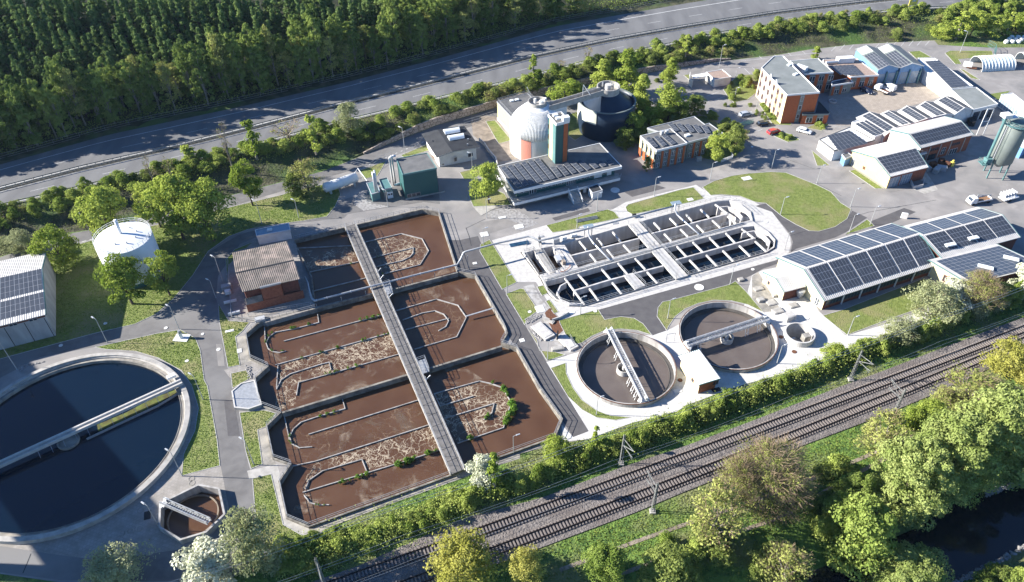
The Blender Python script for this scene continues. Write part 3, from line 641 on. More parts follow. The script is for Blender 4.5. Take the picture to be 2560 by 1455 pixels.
# grass tracks beside the railway
for a in ([(1500,1455),(1700,1380),(1960,1290),(2110,1200),(2330,1085)], [(1400,1425),(1600,1350),(1960,1225),(2120,1160),(2350,1060)]):
    p = PL(a, 0); q = MB(); q.wall(p, .7, -.02, .02); tag(q.build('worn_track', M['sand']), kind='structure')
def unseen_viaduct():  # unseen deck on piers, added to cast the shadow band over the large clarifier
    a, b = Q('C3',430,395,0), P(505,1385,0)       # line of the far edge of its shadow
    u = np.array([b[0]-a[0], b[1]-a[1]]); u /= np.linalg.norm(u); nrm = np.array([u[1], -u[0]])
    if nrm[0] > 0: nrm = -nrm
    c2 = np.array(P(120,1365,0)); wdt = abs((c2-np.array(a))@nrm)
    h = 30.0; sh = np.array([-cos(radians(3)), sin(radians(3))])*h/math.tan(SUN_EL)
    p0 = np.array(a)+sh-u*70; p1 = np.array(a)+sh+u*110; q0 = p0+nrm*wdt; q1 = p1+nrm*wdt
    t = thing('unseen_viaduct', 'concrete road viaduct passing outside the left edge', 'bridge', (p0[0], p0[1], 0))  # added viaduct, unseen, only there to cast the shadow band
    mb = MB(); mb.prism([tuple(p0), tuple(p1), tuple(q1), tuple(q0)], h-1.6, h); mb.build('deck', M['concrete'], t)
    for f in np.arange(.04, 1, .155):
        c = lerp2(lerp2(p0, p1, f), lerp2(q0, q1, f), .5); ex = proj(c[0], c[1], 0); ex2 = proj(c[0], c[1], h)
        if max(ex[0], ex2[0]) > -60: continue
        mb = MB(); mb.prism(circle(c, 1.6, 12), -2, h-1.6); mb.build('pier', M['concrete'], t)
    return [tuple(p0), tuple(p1), tuple(q1), tuple(q0)], h, t
VIA = unseen_viaduct()
for q in VIA[0]: print('VIA', q, proj(q[0], q[1], VIA[1]))
# ================================================================ basins and tanks
def railing(parent, path, z, name='railing', h=1.1, post=1.6, closed=False, r=.055, material=None, rails=(1.0, .55)):
    mb = MB(); pts = list(path)+([path[0]] if closed else [])
    for i in range(len(pts)-1):
        a, b = pts[i], pts[i+1]; L = hypot(b[0]-a[0], b[1]-a[1]); n = max(1, int(round(L/post)))
        for k in range(n+(1 if i == len(pts)-2 else 0)):
            q = lerp2(a, b, k/n); mb.bar((q[0], q[1], z), (q[0], q[1], z+h), r)
        for f in rails: mb.bar((a[0], a[1], z+h*f), (b[0], b[1], z+h*f), r)
    return mb.build(name, material or M['steel'], parent)
WZ = -.85
bas = thing('sludge_basin', 'huge brown activated sludge basin with foam on it and a long footbridge across', 'treatment basin', (*P(1000,900,0),))
wl = ccw(BASIN)
mb = MB(); mb.wall(wl, .32, WZ-.6, .45, True, left=0.0); mb.build('outer_wall', M['basin_wall'], bas)
tag(sheet('sludge_water', offset_path(wl, .02, True), WZ, M['sludge'], holes=[]), kind='structure')
# pump house terrace standing in the corner of the basin
TERR = PL([(735,597),(632,604),(573,660),(566,690),(585,790),(664,806),(788,771),(762,690)], .45)
mb = MB(); mb.prism(TERR, -1.7, .42); tag(mb.build('terrace', M['pavers']), kind='structure')
def bw(name, path, z0=WZ-.5, z1=.45, wd=.5, material=None):
    mb = MB(); mb.wall(path, wd, z0, z1); return mb.build(name, material or M['basin_wall'], bas)
bw('dividing_wall', QL('C4', [(770,1000),(870,968),(1350,848)], .45), wd=.45)
bw('dividing_wall', QL('C4', [(1530,812),(2125,655)], .45), wd=.45)
bw('dividing_wall', QL('C5', [(378,652),(1198,404)], .45), wd=.45)
bw('dividing_wall', QL('C6', [(288,783),(765,636)], .45), wd=.45)
GZ = -.6
def gw(k, pts, wd=.17, top=GZ): return bw('guide_wall', QL(k, pts, top), WZ-.3, top, wd, M['stained_concrete'])
GW = [('C5', [(607,10),(615,66),(470,104),(330,130),(292,160),(272,198),(285,235),(320,256),(360,262),(402,251)]),
 ('C5', [(262,95),(268,195)]), ('C5', [(388,187),(1025,18)]), ('C5', [(330,343),(700,240),(1078,133)]),
 ('C5', [(350,345),(340,492)]), ('C5', [(340,500),(370,440),(430,400),(620,340),(682,324),(694,372)]),
 ('C5', [(470,540),(484,456),(720,390),(1135,272)]), ('C5', [(388,660),(425,835)]),
 ('C5', [(765,552),(786,626),(600,680),(500,714),(450,758),(425,808),(440,853),(490,880),(572,874)]),
 ('C5', [(548,793),(1262,570)]), ('C5', [(440,1000),(592,968),(1328,732)]),
 ('C5', [(528,1150),(550,1092),(640,1030),(895,955),(925,1030)]), ('C5', [(510,1170),(1200,960),(1402,893)]),
 ('C5', [(520,1190),(560,1238),(620,1252),(682,1250)]),
 ('C4', [(720,665),(1222,558)]), ('C4', [(640,437),(1160,412)]), ('C4', [(800,828),(1292,706)]),
 ('C4', [(1250,387),(1612,303),(1800,350),(1860,460),(1782,585),(1428,675)]),
 ('C4', [(1350,522),(1722,430)]), ('C4', [(1720,425),(1718,480),(1690,515),(1620,548),(1388,602)]),
 ('C6', [(78,405),(340,330),(480,370),(535,448),(472,575),(198,655)]),
 ('C6', [(122,465),(250,420),(330,406),(388,428),(420,470),(402,508),(355,535)]), ('C6', [(140,528),(422,455)]),
 ('C6', [(365,1025),(325,945),(620,862)]), ('C6', [(620,862),(700,880),(770,905),(825,1000),(776,1165),(478,1266)]),
 ('C6', [(365,1025),(580,960)]), ('C6', [(388,1107),(715,1008),(700,1070),(648,1112)])]
for k, p in GW: gw(k, p)
# catwalk pipe to the octagonal guide wall
mb = MB(); a, b = Q('C6',530,443,.1), Q('C6',716,394,.1); mb.bar((*a,.05),(*b,.35),.35,.12)
mb.build('footboard', M['steel'], bas)
def foam(k, pts, m): 
    o = sheet('foam', QL(k, pts, WZ), WZ+.012, M[m], holes=[]); o['kind'] = 'stuff'; return o
for k, p, m_ in [
 ('C5', [(345,340),(700,243),(1078,138),(1132,270),(484,455),(465,540),(470,600),(370,635),(335,600),(345,500)], 'foam_net'),
 ('C4', [(700,470),(900,450),(1165,420),(1218,555),(722,662)], 'foam_net'),
 ('C4', [(1250,392),(1612,308),(1795,354),(1852,460),(1778,580),(1428,670)], 'foam_net'),
 ('C6', [(125,410),(340,335),(478,373),(528,448),(470,570),(200,650)], 'foam_thin'),
 ('C6', [(330,948),(620,866),(768,908),(820,1000),(772,1160),(478,1262),(390,1110)], 'foam_net'),
 ('C5', [(600,970),(1328,736),(1398,890),(1200,956),(925,1030),(890,960),(640,1030),(560,1090),(540,1170),(640,1240),(560,1235),(500,1170),(540,1060)], 'foam_net'),
 ('C5', [(440,420),(260,640),(390,670),(430,840),(500,1000),(590,968),(1325,730),(1262,572),(548,790),(470,760),(600,690),(780,640),(765,560),(400,660)], 'foam_thin'),
 ('C5', [(1040,20),(1075,130),(330,340),(280,260),(400,260),(560,200),(390,190),(620,125)], 'foam_cloud'),
 ('C5', [(1135,275),(1195,400),(380,645),(470,600),(480,460),(700,400)], 'foam_cloud'),
 ('C5', [(1262,575),(1325,728),(600,965),(440,1000),(430,840),(570,875),(550,790)], 'foam_cloud'),
 ('C5', [(1402,898),(1470,1040),(560,1380),(420,1330),(500,1180),(640,1250),(520,1172),(1200,965)], 'foam_cloud'),
 ('C4', [(1430,680),(1520,810),(2090,650),(2120,590),(1790,590)], 'foam_cloud'),
 ('C6', [(65,280),(480,180),(580,190),(530,440),(480,365),(340,325),(75,400)], 'foam_cloud'),
 ('C6', [(300,790),(480,745),(640,850),(600,862),(320,940)], 'foam_cloud'),
]: foam(k, p, m_)
RP = [PL([(664,803),(788,771)], .45), wl]
# railings along the outer wall in stretches
for st in (PL([(735,599),(868,567),(1055,523),(1096,530),(1143,678),(1187,688),(1261,817),(1266,833),(1252,857),(1291,870),(1348,970),(1403,1047),(1385,1091),(1160,1172)], .45),
           PL([(1127,1186),(772,1315),(719,1293),(700,1203),(729,1159),(685,1144),(668,1065),(704,1030),(652,1011),(639,945),(672,915),(627,895),(616,834),(643,811),(664,802),(788,771)], .45)):
    railing(bas, st, .45)
# long footbridge
fb = thing('footbridge', 'long straight concrete slab footbridge over the brown sludge basin', 'bridge', (*P(1000,870,0),))
FB = [Q('F',862,567,1.0), Q('F',1127,1187,1.0), Q('F',1161,1173,1.0), Q('F',888,559,1.0)]
mb = MB()
for i in range(28):                                   # deck slabs with open joints
    t0, t1 = i/28+.0006, (i+1)/28-.0006
    mb.prism([lerp2(FB[0],FB[1],t0), lerp2(FB[0],FB[1],t1), lerp2(FB[3],FB[2],t1), lerp2(FB[3],FB[2],t0)], .8, 1.0)
mb.build('deck', mat('footbridge_deck', (.17,.16,.155), (.115,.11,.105), 1.2, bump=.01), fb)
mb = MB(); mb.wall([FB[0],FB[1]], .16, .62, 1.08); mb.build('edge_beam', M['concrete'], fb)
mb = MB(); mb.wall([FB[3],FB[2]], .16, .62, 1.08); mb.build('edge_beam', M['concrete'], fb)
railing(fb, [FB[0],FB[1]], 1.08, post=2.2); railing(fb, [FB[3],FB[2]], 1.08, post=2.2)
mb = MB()
for t in (.12,.35,.5,.68,.85):
    a, b = lerp2(FB[0],FB[1],t), lerp2(FB[3],FB[2],t)
    mb.box((*lerp2(a,b,.5),-.25), (2.2,.5,2.1), atan2(b[1]-a[1], b[0]-a[0]))
mb.build('pier', M['old_concrete'], fb)
for k, q in (('C4', [(1450,775),(1505,755),(1535,840),(1480,865)]), ('C5', [(1255,320),(1305,302),(1335,385),(1288,402)])):
    t = thing('work_platform', 'railed steel platform at the %s of the footbridge' % ('upper side by the blue-grey pipe' if k == 'C4' else 'middle above the second dividing wall'), 'platform', (*Q(k,*q[0],1.0),))
    mb = MB(); p = QL(k, q, 1.0); mb.prism(p, .9, 1.0); mb.build('grating', M['steel'], t); railing(t, p, 1.0, closed=True, post=.9)
for k, a, b, l in (('C4',(1395,655),(1425,625),'upper of two slanted davits beside the footbridge'),('C4',(1415,725),(1450,688),'slanted davit just above the railed platform on the footbridge'),('C4',(1495,888),(1535,855),'slanted davit just below the railed platform by the pipe'),('C5',(1310,440),(1340,415),'slanted davit below the platform in the middle of the footbridge')):
    mb = MB(); p, q = Q(k,*a,1.1), Q(k,*b,2.0); mb.bar((*p,1.0),(*q,2.2),.12); mb.bar((*p,1.0),(*p,2.0),.1); mb.bar((*q,2.2),(*q,1.9),.16); tag(mb.build('davit', M['white_metal']), 'white '+l, 'davit')
# pipe over the basin
PZ = 1.6
pp = QL('C4', [(735,700),(762,760),(775,830),(798,895),(822,915)], PZ)+QL('C4', [(850,910),(1280,800),(1700,692),(2120,588)], PZ)
pp3 = [(*q, PZ) for q in pp]+[(*Q('C4',2150,540,2.6),2.6),(*Q('C4',2178,478,3.6),3.6)]+[(*Q('A5',x,y,4.0),4.0) for x, y in ((935,442),(1150,385),(1395,330),(1425,335),(1480,362),(1560,345),(1790,285),(2150,190),(2480,105))]
pt = thing('pipeline', 'long silver-grey insulated pipe crossing the sludge basin and running to the oval tank', 'pipe', pp3[0])
mb = MB(); mb.tube(pp3, .24, 10); mb.build('pipe', M['steel'], pt, smooth=True)
for k, q, z in (('C4',(845,975),PZ),('C4',(1070,915),PZ),('C4',(1290,860),PZ),('C4',(1500,800),PZ),('C4',(1713,748),PZ),('C4',(1917,695),PZ),('C4',(2118,645),PZ),('A5',(952,555),4),('A5',(1388,432),4),('A5',(1480,402),4)):
    p = Q(k, *q, .3); mb = MB(); mb.bar((*p,-1 if z<2 else 0),(*p,z-.2),.12); mb.build('support', M['steel'], pt)
mb = MB()
for i in range(len(pp)-1, 4, -1):
    a = Vector(pp3[i]); b = Vector(pp3[i-1]); d = (b-a)
    for t in (.3,.8): c = a+d*t; mb.tube([c-d.normalized()*.08, c+d.normalized()*.08], .30, 10)
mb.build('flange', M['aluminium'], pt)

def inward_poly(p, d): return offset_path(ccw(p), d, True)
# ---- round clarifiers
def clarifier(c, R, label, wtr, prof_z=-.8):
    t = thing('round_clarifier', label, 'clarifier', (c[0], c[1], 0))
    mb = MB(); mb.lathe(c, [(R, -.3), (R, .98), (R-.32, 1.0), (R-.34, wtr-.6)], 96); mb.build('tank_wall', M['stained_concrete'], t)
    mb = MB(); mb.lathe(c, [(R+.02, .86), (R+.03, 1.01), (R-.10, 1.015), (R-.12, .9)], 96); mb.build('rim', M['rust'], t)
    mb = MB(); mb.lathe(c, [(R-.34, wtr+.22), (R-1.15, wtr+.22), (R-1.15, wtr+.30), (R-1.25, wtr+.30), (R-1.25, wtr-.4)], 96); mb.build('overflow_channel', M['channel'], t)
    return t
def hub(t, c, r, z0, z1, material):
    mb = MB(); mb.lathe(c, [(r, z0), (r, z1), (r-.15, z1), (r-.15, z0)], 32); mb.lathe(c, [(.35, z0), (.35, z1+.3), (0.01, z1+.3)], 12); mb.build('inlet_drum', material, t, smooth=False)
def water_disc(c, r, z, m):
    tag(sheet('clarifier_water', circle(c, r, 64), z, M[m], holes=[]), kind='structure')
water_disc(C_ONE, R_ONE-.33, -.8, 'clarified'); water_disc(C_TWO, R_TWO-.33, -.8, 'clarified'); water_disc(C_BIG, R_BIG-.9, -.25, 'water_dark')
t1 = clarifier(C_ONE, R_ONE, 'left of the two brown round clarifiers beside the railway hedge', -.8)
t2 = clarifier(C_TWO, R_TWO, 'right of the two brown round clarifiers, beside the small round shaft', -.8)
hub(t1, Q('C1',725,808,.1), 1.45, -1.2, .55, M['new_concrete']); hub(t2, Q('C1',1665,525,.1), 1.35, -1.2, .55, M['new_concrete'])
def scraper(name, label, a, b, wd, z, trolley_end=True, girder_h=.75, hangers=(), material=None):
    """bridge spanning the tank from a to b"""
    material = material or M['aluminium']
    a = Vector((*a, 0)); b = Vector((*b, 0)); u = (b-a).normalized(); n = Vector((-u.y, u.x, 0)); L = (b-a).length
    t = thing(name, label, 'scraper bridge', ((a+b)/2).to_tuple()[:2])
    for s in (-1, 1):
        mb = MB(); o = n*(s*wd/2)
        mb.bar(a+o+Vector((0,0,z)), b+o+Vector((0,0,z)), .12, .14); mb.bar(a+o+Vector((0,0,z+girder_h)), b+o+Vector((0,0,z+girder_h)), .12, .14)
        k = int(L/1.3)
        for i in range(k+1):
            p = a+o+u*(L*i/k); mb.bar(p+Vector((0,0,z)), p+Vector((0,0,z+girder_h)), .09)
            if i < k: mb.bar(p+Vector((0,0,z if i % 2 else z+girder_h)), a+o+u*(L*(i+1)/k)+Vector((0,0,z+girder_h if i % 2 else z)), .06)
        mb.hexa([p.to_tuple() for p in (a+o*1.02+Vector((0,0,z+.12)), b+o*1.02+Vector((0,0,z+.12)), b+o*1.1+Vector((0,0,z+.12)), a+o*1.1+Vector((0,0,z+.12)))], [p.to_tuple() for p in (a+o*1.02+Vector((0,0,z+girder_h*.62)), b+o*1.02+Vector((0,0,z+girder_h*.62)), b+o*1.1+Vector((0,0,z+girder_h*.62)), a+o*1.1+Vector((0,0,z+girder_h*.62)))])
        mb.build('girder', material, t)
    mb = MB(); nn = int(L/.5)
    for i in range(nn):
        p = a+u*(L*(i+.5)/nn)+Vector((0,0,z+.06)); mb.bar(p-n*(wd/2-.1), p+n*(wd/2-.1), .34, .05)
    mb.build('walkway', M['steel'], t)
    for p in ((a,) if not trolley_end else (a, b)):
        s = 1 if p is b else -1
        mb = MB(); q = p-u*(s*.4); ang = atan2(u.y, u.x)
        mb.box((q.x, q.y, z-.1), (1.0, wd+.6, .28), ang)
        for e in (-1, 1):
            r_ = q+n*(e*(wd/2+.35)); mb.tube([r_-u*.18+Vector((0,0,z-.2)), r_+u*.18+Vector((0,0,z-.2))], .28, 12)
        mb.box((q.x+n.x*.5, q.y+n.y*.5, z+.4), (.6,.5,.55), ang); mb.build('drive_carriage', M['white_metal'], t)
    for f, s in hangers:
        mb = MB(); p = a+u*(L*f)+n*(s*wd/2); q = p+n*(s*.5)
        mb.bar(p+Vector((0,0,z)), q+Vector((0,0,-.9)), .09); mb.bar(p+u*.7+Vector((0,0,z)), q+u*.7+Vector((0,0,-.9)), .09); mb.bar(q+Vector((0,0,.1)), q+u*.7+Vector((0,0,.1)), .07); mb.bar(p+Vector((0,0,z)), p+u*.7+Vector((0,0,z)), .09)
        mb.build('scraper_arm', M['white_metal'], t)
    return t
scraper('scraper_bridge', 'aluminium truss bridge across the left brown clarifier', Q('C1',588,445,1.3), Q('C1',915,1095,1.3), 1.2, 1.15, hangers=((.1,-1),(.32,-1),(.55,1),(.68,-1),(.78,-1),(.86,-1)))
scraper('scraper_bridge', 'grey girder bridge with round holes across the right brown clarifier', Q('C1',1295,590,1.3), Q('C1',2035,350,1.3), 1.3, 1.15, hangers=((.12,-1),(.3,1),(.45,-1),(.7,-1),(.85,-1)))
# big clarifier
t3 = thing('large_clarifier', 'very large dark round clarifier with a pale ring wall at the left edge', 'clarifier', (*C_BIG, 0))
mb = MB(); mb.lathe(C_BIG, [(R_BIG+1.05, -.3), (R_BIG+1.05, .95), (R_BIG+.12, 1.0), (R_BIG+.10, .7), (R_BIG-.1, .62), (R_BIG-.12, -.9)], 128); mb.build('ring_wall', M['concrete'], t3)
mb = MB(); mb.lathe(C_BIG, [(R_BIG-.12, .35), (R_BIG-.75, .35), (R_BIG-.75, .45), (R_BIG-.85, .45), (R_BIG-.85, -.9)], 128); mb.build('overflow_channel', M['old_concrete'], t3)
mb = MB(); mb.lathe(Q('C3',450,665,.2), [(2.0,-.8),(2.0,.25),(1.75,.25),(1.75,-.1),(.8,0),(.01,.1)], 32); mb.build('inlet_drum', M['old_concrete'], t3)
a, b = Q('C3',1195,262,1.6), Q('C3',-70,835,1.6)
tb = thing('clarifier_bridge', 'long pale concrete bridge beam across the large dark clarifier', 'scraper bridge', lerp2(a,b,.5))
n_ = offset_path([a,b], 1.0); n2 = offset_path([a,b], -.5)
mb = MB(); mb.prism([a,b,n_[1],n_[0]], 1.35, 1.5); mb.build('deck', M['concrete'], tb)
mb = MB(); mb.wall([a,b], .35, .9, 1.75); mb.build('beam', M['new_concrete'], tb)
mb = MB(); mb.wall(n_, .2, 1.0, 1.65); mb.build('beam', M['new_concrete'], tb)
mb = MB(); p = Q('C3',1130,240,1.8); mb.box((*p,1.75),(1.7,.9,.6), atan2(b[1]-a[1],b[0]-a[0])); mb.build('cabinet', M['white_metal'], tb)
sc = QL('C3', [(1175,348),(1040,430),(760,560),(570,650)], .3)
mb = MB(); mb.wall(sc, .12, -.3, .25); mb.build('scum_board', M['steel'], tb)
mb = MB()
for f in np.linspace(.03,.78,13):
    q = lerp2(a,b,f); r_ = offset_path([a,b], 2.2)[0]; d = (r_[0]-a[0], r_[1]-a[1]); mb.bar((q[0],q[1],1.2),(q[0]+d[0],q[1]+d[1],.1),.07)
mb.build('hanger', M['steel'], tb)
railing(tb, n_, 1.65, h=.6, post=4.5, rails=(1.0,), r=.04)
ap = QL('C3', [(1180,320),(1170,345),(1040,425),(760,558),(650,605),(640,560),(830,480),(1000,390)], -.2)
al = sheet('algae', ap, -.24+.03, M['algae'], holes=[]); al['kind'] = 'stuff'
# small octagonal pit
to = thing('octagonal_tank', 'small octagonal concrete tank of brown sludge beside the large dark clarifier', 'tank', (*Q('C3',1260,1130,0),))
oo = ccw(OCT)
mb = MB(); mb.wall(oo, .35, -2.2, 1.2, True, left=.0); mb.build('tank_wall', M['stained_concrete'], to)
oc = (sum(p[0] for p in oo)/8, sum(p[1] for p in oo)/8)
tag(sheet('sludge_water', oo, -.9, M['sludge'], holes=[]), kind='structure')
mb = MB(); mb.lathe(oc, [(4.4,-2),(4.4,-.5),(4.2,-.5),(4.2,-2)], 48); mb.build('ring_channel', M['sand'], to)
ob = scraper('tank_bridge', 'white railed footbridge over the small octagonal sludge tank', Q('C3',1075,1070,1.3), Q('C3',1385,1205,1.3), .95, 1.2, trolley_end=False, girder_h=.8, material=M['steel'])
# small round shaft
ts = thing('round_shaft', 'small round concrete shaft standing on the white paving east of the clarifiers', 'shaft', (*C_PIT, 0))
mb = MB(); mb.lathe(C_PIT, [(R_PIT,-.2),(R_PIT,1.4),(R_PIT-.3,1.42),(R_PIT-.3,-3)], 48); mb.build('shaft_wall', M['new_concrete'], ts)
mb = MB(); mb.disc(C_PIT, R_PIT-.31, -2.9); mb.build('shaft_floor', M['stained_concrete'], ts)
q = Q('C1',2390,500,1.4); mb = MB(); mb.box((q[0],q[1],.6),(1.6,1.3,1.7),.3); mb.build('hatch', M['old_concrete'], ts)
q = Q('C1',2260,525,.5); mb = MB(); mb.box((q[0],q[1],.2),(1.3,.3,.3),.3); mb.build('pipe_stub', M['new_concrete'], ts)
# ---- oval tank
ov = thing('oval_tank', 'large white concrete oval tank with cross beams, half empty and half dark water', 'treatment tank', (*Q('C2',1300,600,0),))
OZ = .35
LOW = QL('C2', [(300,850),(480,805),(1270,583),(2090,357),(2200,345),(2320,398),(2385,470),(2378,528),(2310,580),(1500,812),(660,1062),(520,1052),(400,1003),(330,930)], OZ)
UP = QL('C2', [(560,650),(470,505),(600,468),(1060,335),(1850,122),(1975,112),(2080,155),(2160,225),(2185,285),(2130,300),(2050,322),(1290,528),(700,690),(600,722)], OZ)
CH1 = QL('C2', [(112,590),(198,565),(345,765),(242,790)], OZ); CH2 = QL('C2', [(262,547),(368,530),(485,705),(392,752)], OZ)
def ring_deck(outer, holes, z, material, name, parent):
    r = cdt([outer]+holes); V2, F2 = r[0], r[2]; mb = MB(); fs = []
    for f in F2:
        c = (sum(V2[i].x for i in f)/3, sum(V2[i].y for i in f)/3)
        if inside(c, outer) and not any(inside(c, h) for h in holes): fs.append(list(f))
    mb.add([(v.x, v.y, z) for v in V2], fs)
    for h in holes+[outer]:
        n = len(h); zz = z-5 if h is not outer else -.3
        mb.add([(a, b, z) for a, b in h]+[(a, b, zz) for a, b in h], [[i, (i+1) % n, n+(i+1) % n, n+i] for i in range(n)], 1)
    return mb.build(name, material, parent)
ring_deck(OVAL, [LOW, UP, CH1, CH2], OZ, [M['new_concrete'], M['tank_concrete']], 'tank_shell', ov)
tag(sheet('tank_water', LOW, -1.35, M['water_dark'], holes=[]), kind='structure')
tag(sheet('tank_water', UP, -4.1, M['water_dark'], holes=[]), kind='structure')
tag(sheet('sludge_water', CH1, -2.6, M['sludge'], holes=[]), kind='structure'); tag(sheet('sludge_water', CH2, -2.6, M['sludge'], holes=[]), kind='structure')
def ow(name, pts, wd=.4, z0=-4.5, z1=OZ-.02, m_='tank_concrete', k='C2'):
    mb = MB(); mb.wall(QL(k, pts, z1), wd, z0, z1); return mb.build(name, [M[m_]], ov)
ow('centre_wall', [(562,932),(885,835),(1380,705)]); ow('centre_wall', [(1490,652),(2212,452)]); ow('centre_wall', [(540,612),(1160,455)]); ow('centre_wall', [(1270,412),(1968,232)])
ow('curved_guide_wall', [(492,858),(440,888),(408,955),(450,1015),(530,1046),(650,1050)], .3)
ow('curved_guide_wall', [(2092,408),(2200,388),(2290,420),(2345,485),(2325,560)], .3)
ow('curved_guide_wall', [(1870,175),(1960,165),(2040,200),(2095,260),(2075,300)], .3); ow('curved_guide_wall', [(1900,215),(1975,235),(2000,290)], .3)
for p in [((480,815),(565,930)),((565,930),(660,1060)),((603,782),(690,880)),((705,910),(790,1025)),((815,732),(895,825)),((912,855),(1000,962)),((965,678),(1050,780)),((1120,635),(1212,735)),((1230,760),(1325,865)),
 ((1500,525),(1592,625)),((1615,650),(1715,755)),((1645,487),(1742,585)),((1768,605),(1870,712)),((1795,445),(1892,545)),((1918,565),(2020,668)),((1945,405),(2035,502)),((2068,520),(2172,622)),((2090,367),(2212,460)),((2212,480),(2322,580)),
 ((612,480),(682,565)),((708,595),(770,672)),((770,450),(832,525)),((865,555),(925,632)),((915,395),(990,485)),((1013,513),(1080,585)),((1290,310),(1355,380)),((1385,412),(1450,480)),((1435,270),(1505,340)),((1532,370),(1602,440)),
 ((1583,235),(1642,300)),((1680,333),(1745,397)),((1715,190),(1795,265)),((1823,290),(1895,357)),((1848,145),(1965,230)),((1962,252),(2040,320))]:
    mb = MB(); a, b = Q('C2',*p[0],OZ-.03), Q('C2',*p[1],OZ-.03); mb.wall([a,b], .32, OZ-.45, OZ-.03); mb.build('cross_beam', M['new_concrete'], ov)
mb = MB(); CB = QL('C2', [(1055,330),(1150,300),(1600,795),(1492,825)], OZ+.12); mb.prism(CB, OZ-.3, OZ+.12); mb.build('cross_walkway', M['new_concrete'], ov)
railing(ov, [CB[1],CB[2]], OZ+.12, r=.06); railing(ov, [CB[0],CB[3]], OZ+.12, r=.06)
mb = MB(); B2 = QL('C2', [(1015,792),(1098,770),(1212,885),(1122,922)], OZ+.1); mb.prism(B2, OZ-.3, OZ+.1); mb.build('cross_walkway', M['new_concrete'], ov); railing(ov, [B2[1],B2[2]], OZ+.1); railing(ov, [B2[0],B2[3]], OZ+.1)
mb = MB(); B3 = QL('C2', [(200,568),(262,548),(395,765),(345,775)], OZ+.1); mb.prism(B3, OZ-.2, OZ+.1); mb.build('cross_walkway', M['concrete'], ov); railing(ov, [B3[0],B3[3]], OZ+.1); railing(ov, [B3[1],B3[2]], OZ+.1)
railing(ov, [CH1[1],CH1[0],CH1[3]], OZ); railing(ov, [Q('C2',490,700,OZ),Q('C2',380,545,OZ)], OZ)
MID = QL('C2', [(250,805),(600,712),(1290,520)], OZ); MID2 = QL('C2', [(1290,520),(2050,315),(2185,290)], OZ)
railing(ov, MID, OZ, r=.06); railing(ov, MID2, OZ, r=.06); railing(ov, QL('C2', [(300,858),(1268,590)], OZ), OZ, r=.06); railing(ov, QL('C2', [(1400,560),(2090,362)], OZ), OZ, r=.06)
railing(ov, QL('C2', [(2310,584),(1600,790)], OZ), OZ, r=.06); railing(ov, QL('C2', [(1490,820),(660,1066),(520,1058),(400,1012),(325,940),(275,830)], OZ), OZ, r=.06)
railing(ov, QL('C2', [(1160,295),(1850,112),(1980,100),(2090,150),(2180,230)], OZ), OZ, r=.05)
for k, pts in (('C2', [(540,500),(590,560),(640,640)]),):
    pass
def vpipe(pts, r, z, name='air_pipe', k='C2', m_='aluminium'):
    mb = MB(); mb.tube([(*Q(k,x,y,zz),zz) for x, y, zz in pts], r, 8); return mb.build(name, M[m_], ov, smooth=True)
vpipe([(695,350,4),(690,400,2.5),(705,450,.9),(740,500,.7),(890,655,.7)], .22, 0)
vpipe([(1490,140,4),(1480,190,2.5),(1500,240,.9),(1530,270,.7),(1700,420,.7)], .22, 0)
vpipe([(300,830,.6),(700,715,.6),(1270,560,.6),(1720,425,.6),(2110,318,.6)], .14, 0, 'air_main', m_='steel')
for q, l in (((1490,150),'right'),((695,362),'left')):
    p = Q('C2',*q,3.0); st = thing('blower_stand', 'pipe stand with flat roof on the oval tank back wall, %s one' % l, 'equipment', (*p,0))
    mb = MB()
    for dx in (-.9,.9):
        for dy in (-.5,.5): mb.bar((p[0]+dx,p[1]+dy,.3),(p[0]+dx,p[1]+dy,3.4),.1)
    mb.bar((p[0]-.9,p[1]-.5,2.6),(p[0]+.9,p[1]+.5,2.6),.08); mb.bar((p[0]-.9,p[1]+.5,2.6),(p[0]+.9,p[1]-.5,2.6),.08)
    mb.build('frame', M['steel'], st); mb = MB(); mb.box((p[0],p[1],3.5),(2.6,1.5,.12),.28); mb.build('roof_plate', M['skylight'], st)
for q, l in (((540,480),'first'),((590,430),'second'),((440,560),'third')):
    pass
# machinery between the inlet chambers and the upper half
for i, (x, y, sx, sy, sz, ma, l) in enumerate([(400,500,1.6,1.0,1.3,'steel','steel screening machine at the left back corner of the oval tank'),(470,470,1.2,1.2,1.0,'white_metal','white cabinet behind the oval tank left corner'),(560,440,1.5,.9,.7,'white_metal','flat white box on the oval tank back edge'),(420,650,1.3,2.2,.5,'aluminium','aluminium gate frame right of the brown chambers'),(470,690,.8,1.0,.9,'sand','beige pump housing beside the red hose on the oval tank'),(1110,255,1.0,.5,.5,'dark','dark small box on the oval tank back edge by the cross walkway'),(250,495,.5,.5,1.3,'dark','black control box on a post at the oval tank left corner')]):
    p = Q('C2', x, y, OZ); e = thing('machine_box', l, 'equipment', (*p, OZ)); mb = MB(); mb.box((p[0],p[1],OZ+sz/2+.15),(sx,sy,sz),.28); mb.build('housing', M[ma], e); mb = MB(); mb.box((p[0]+.1,p[1],OZ+.08),(sx+.3,sy+.3,.15),.28); mb.build('plinth', M['steel'], e)
mb = MB(); mb.tube([(*Q('C2',x,y,.6),.6) for x,y in ((530,690),(525,715),(500,740),(465,760),(440,758))], .07, 6); tag(mb.build('hose', M['orange']), 'red hose curling on the oval tank walkway', 'hose')
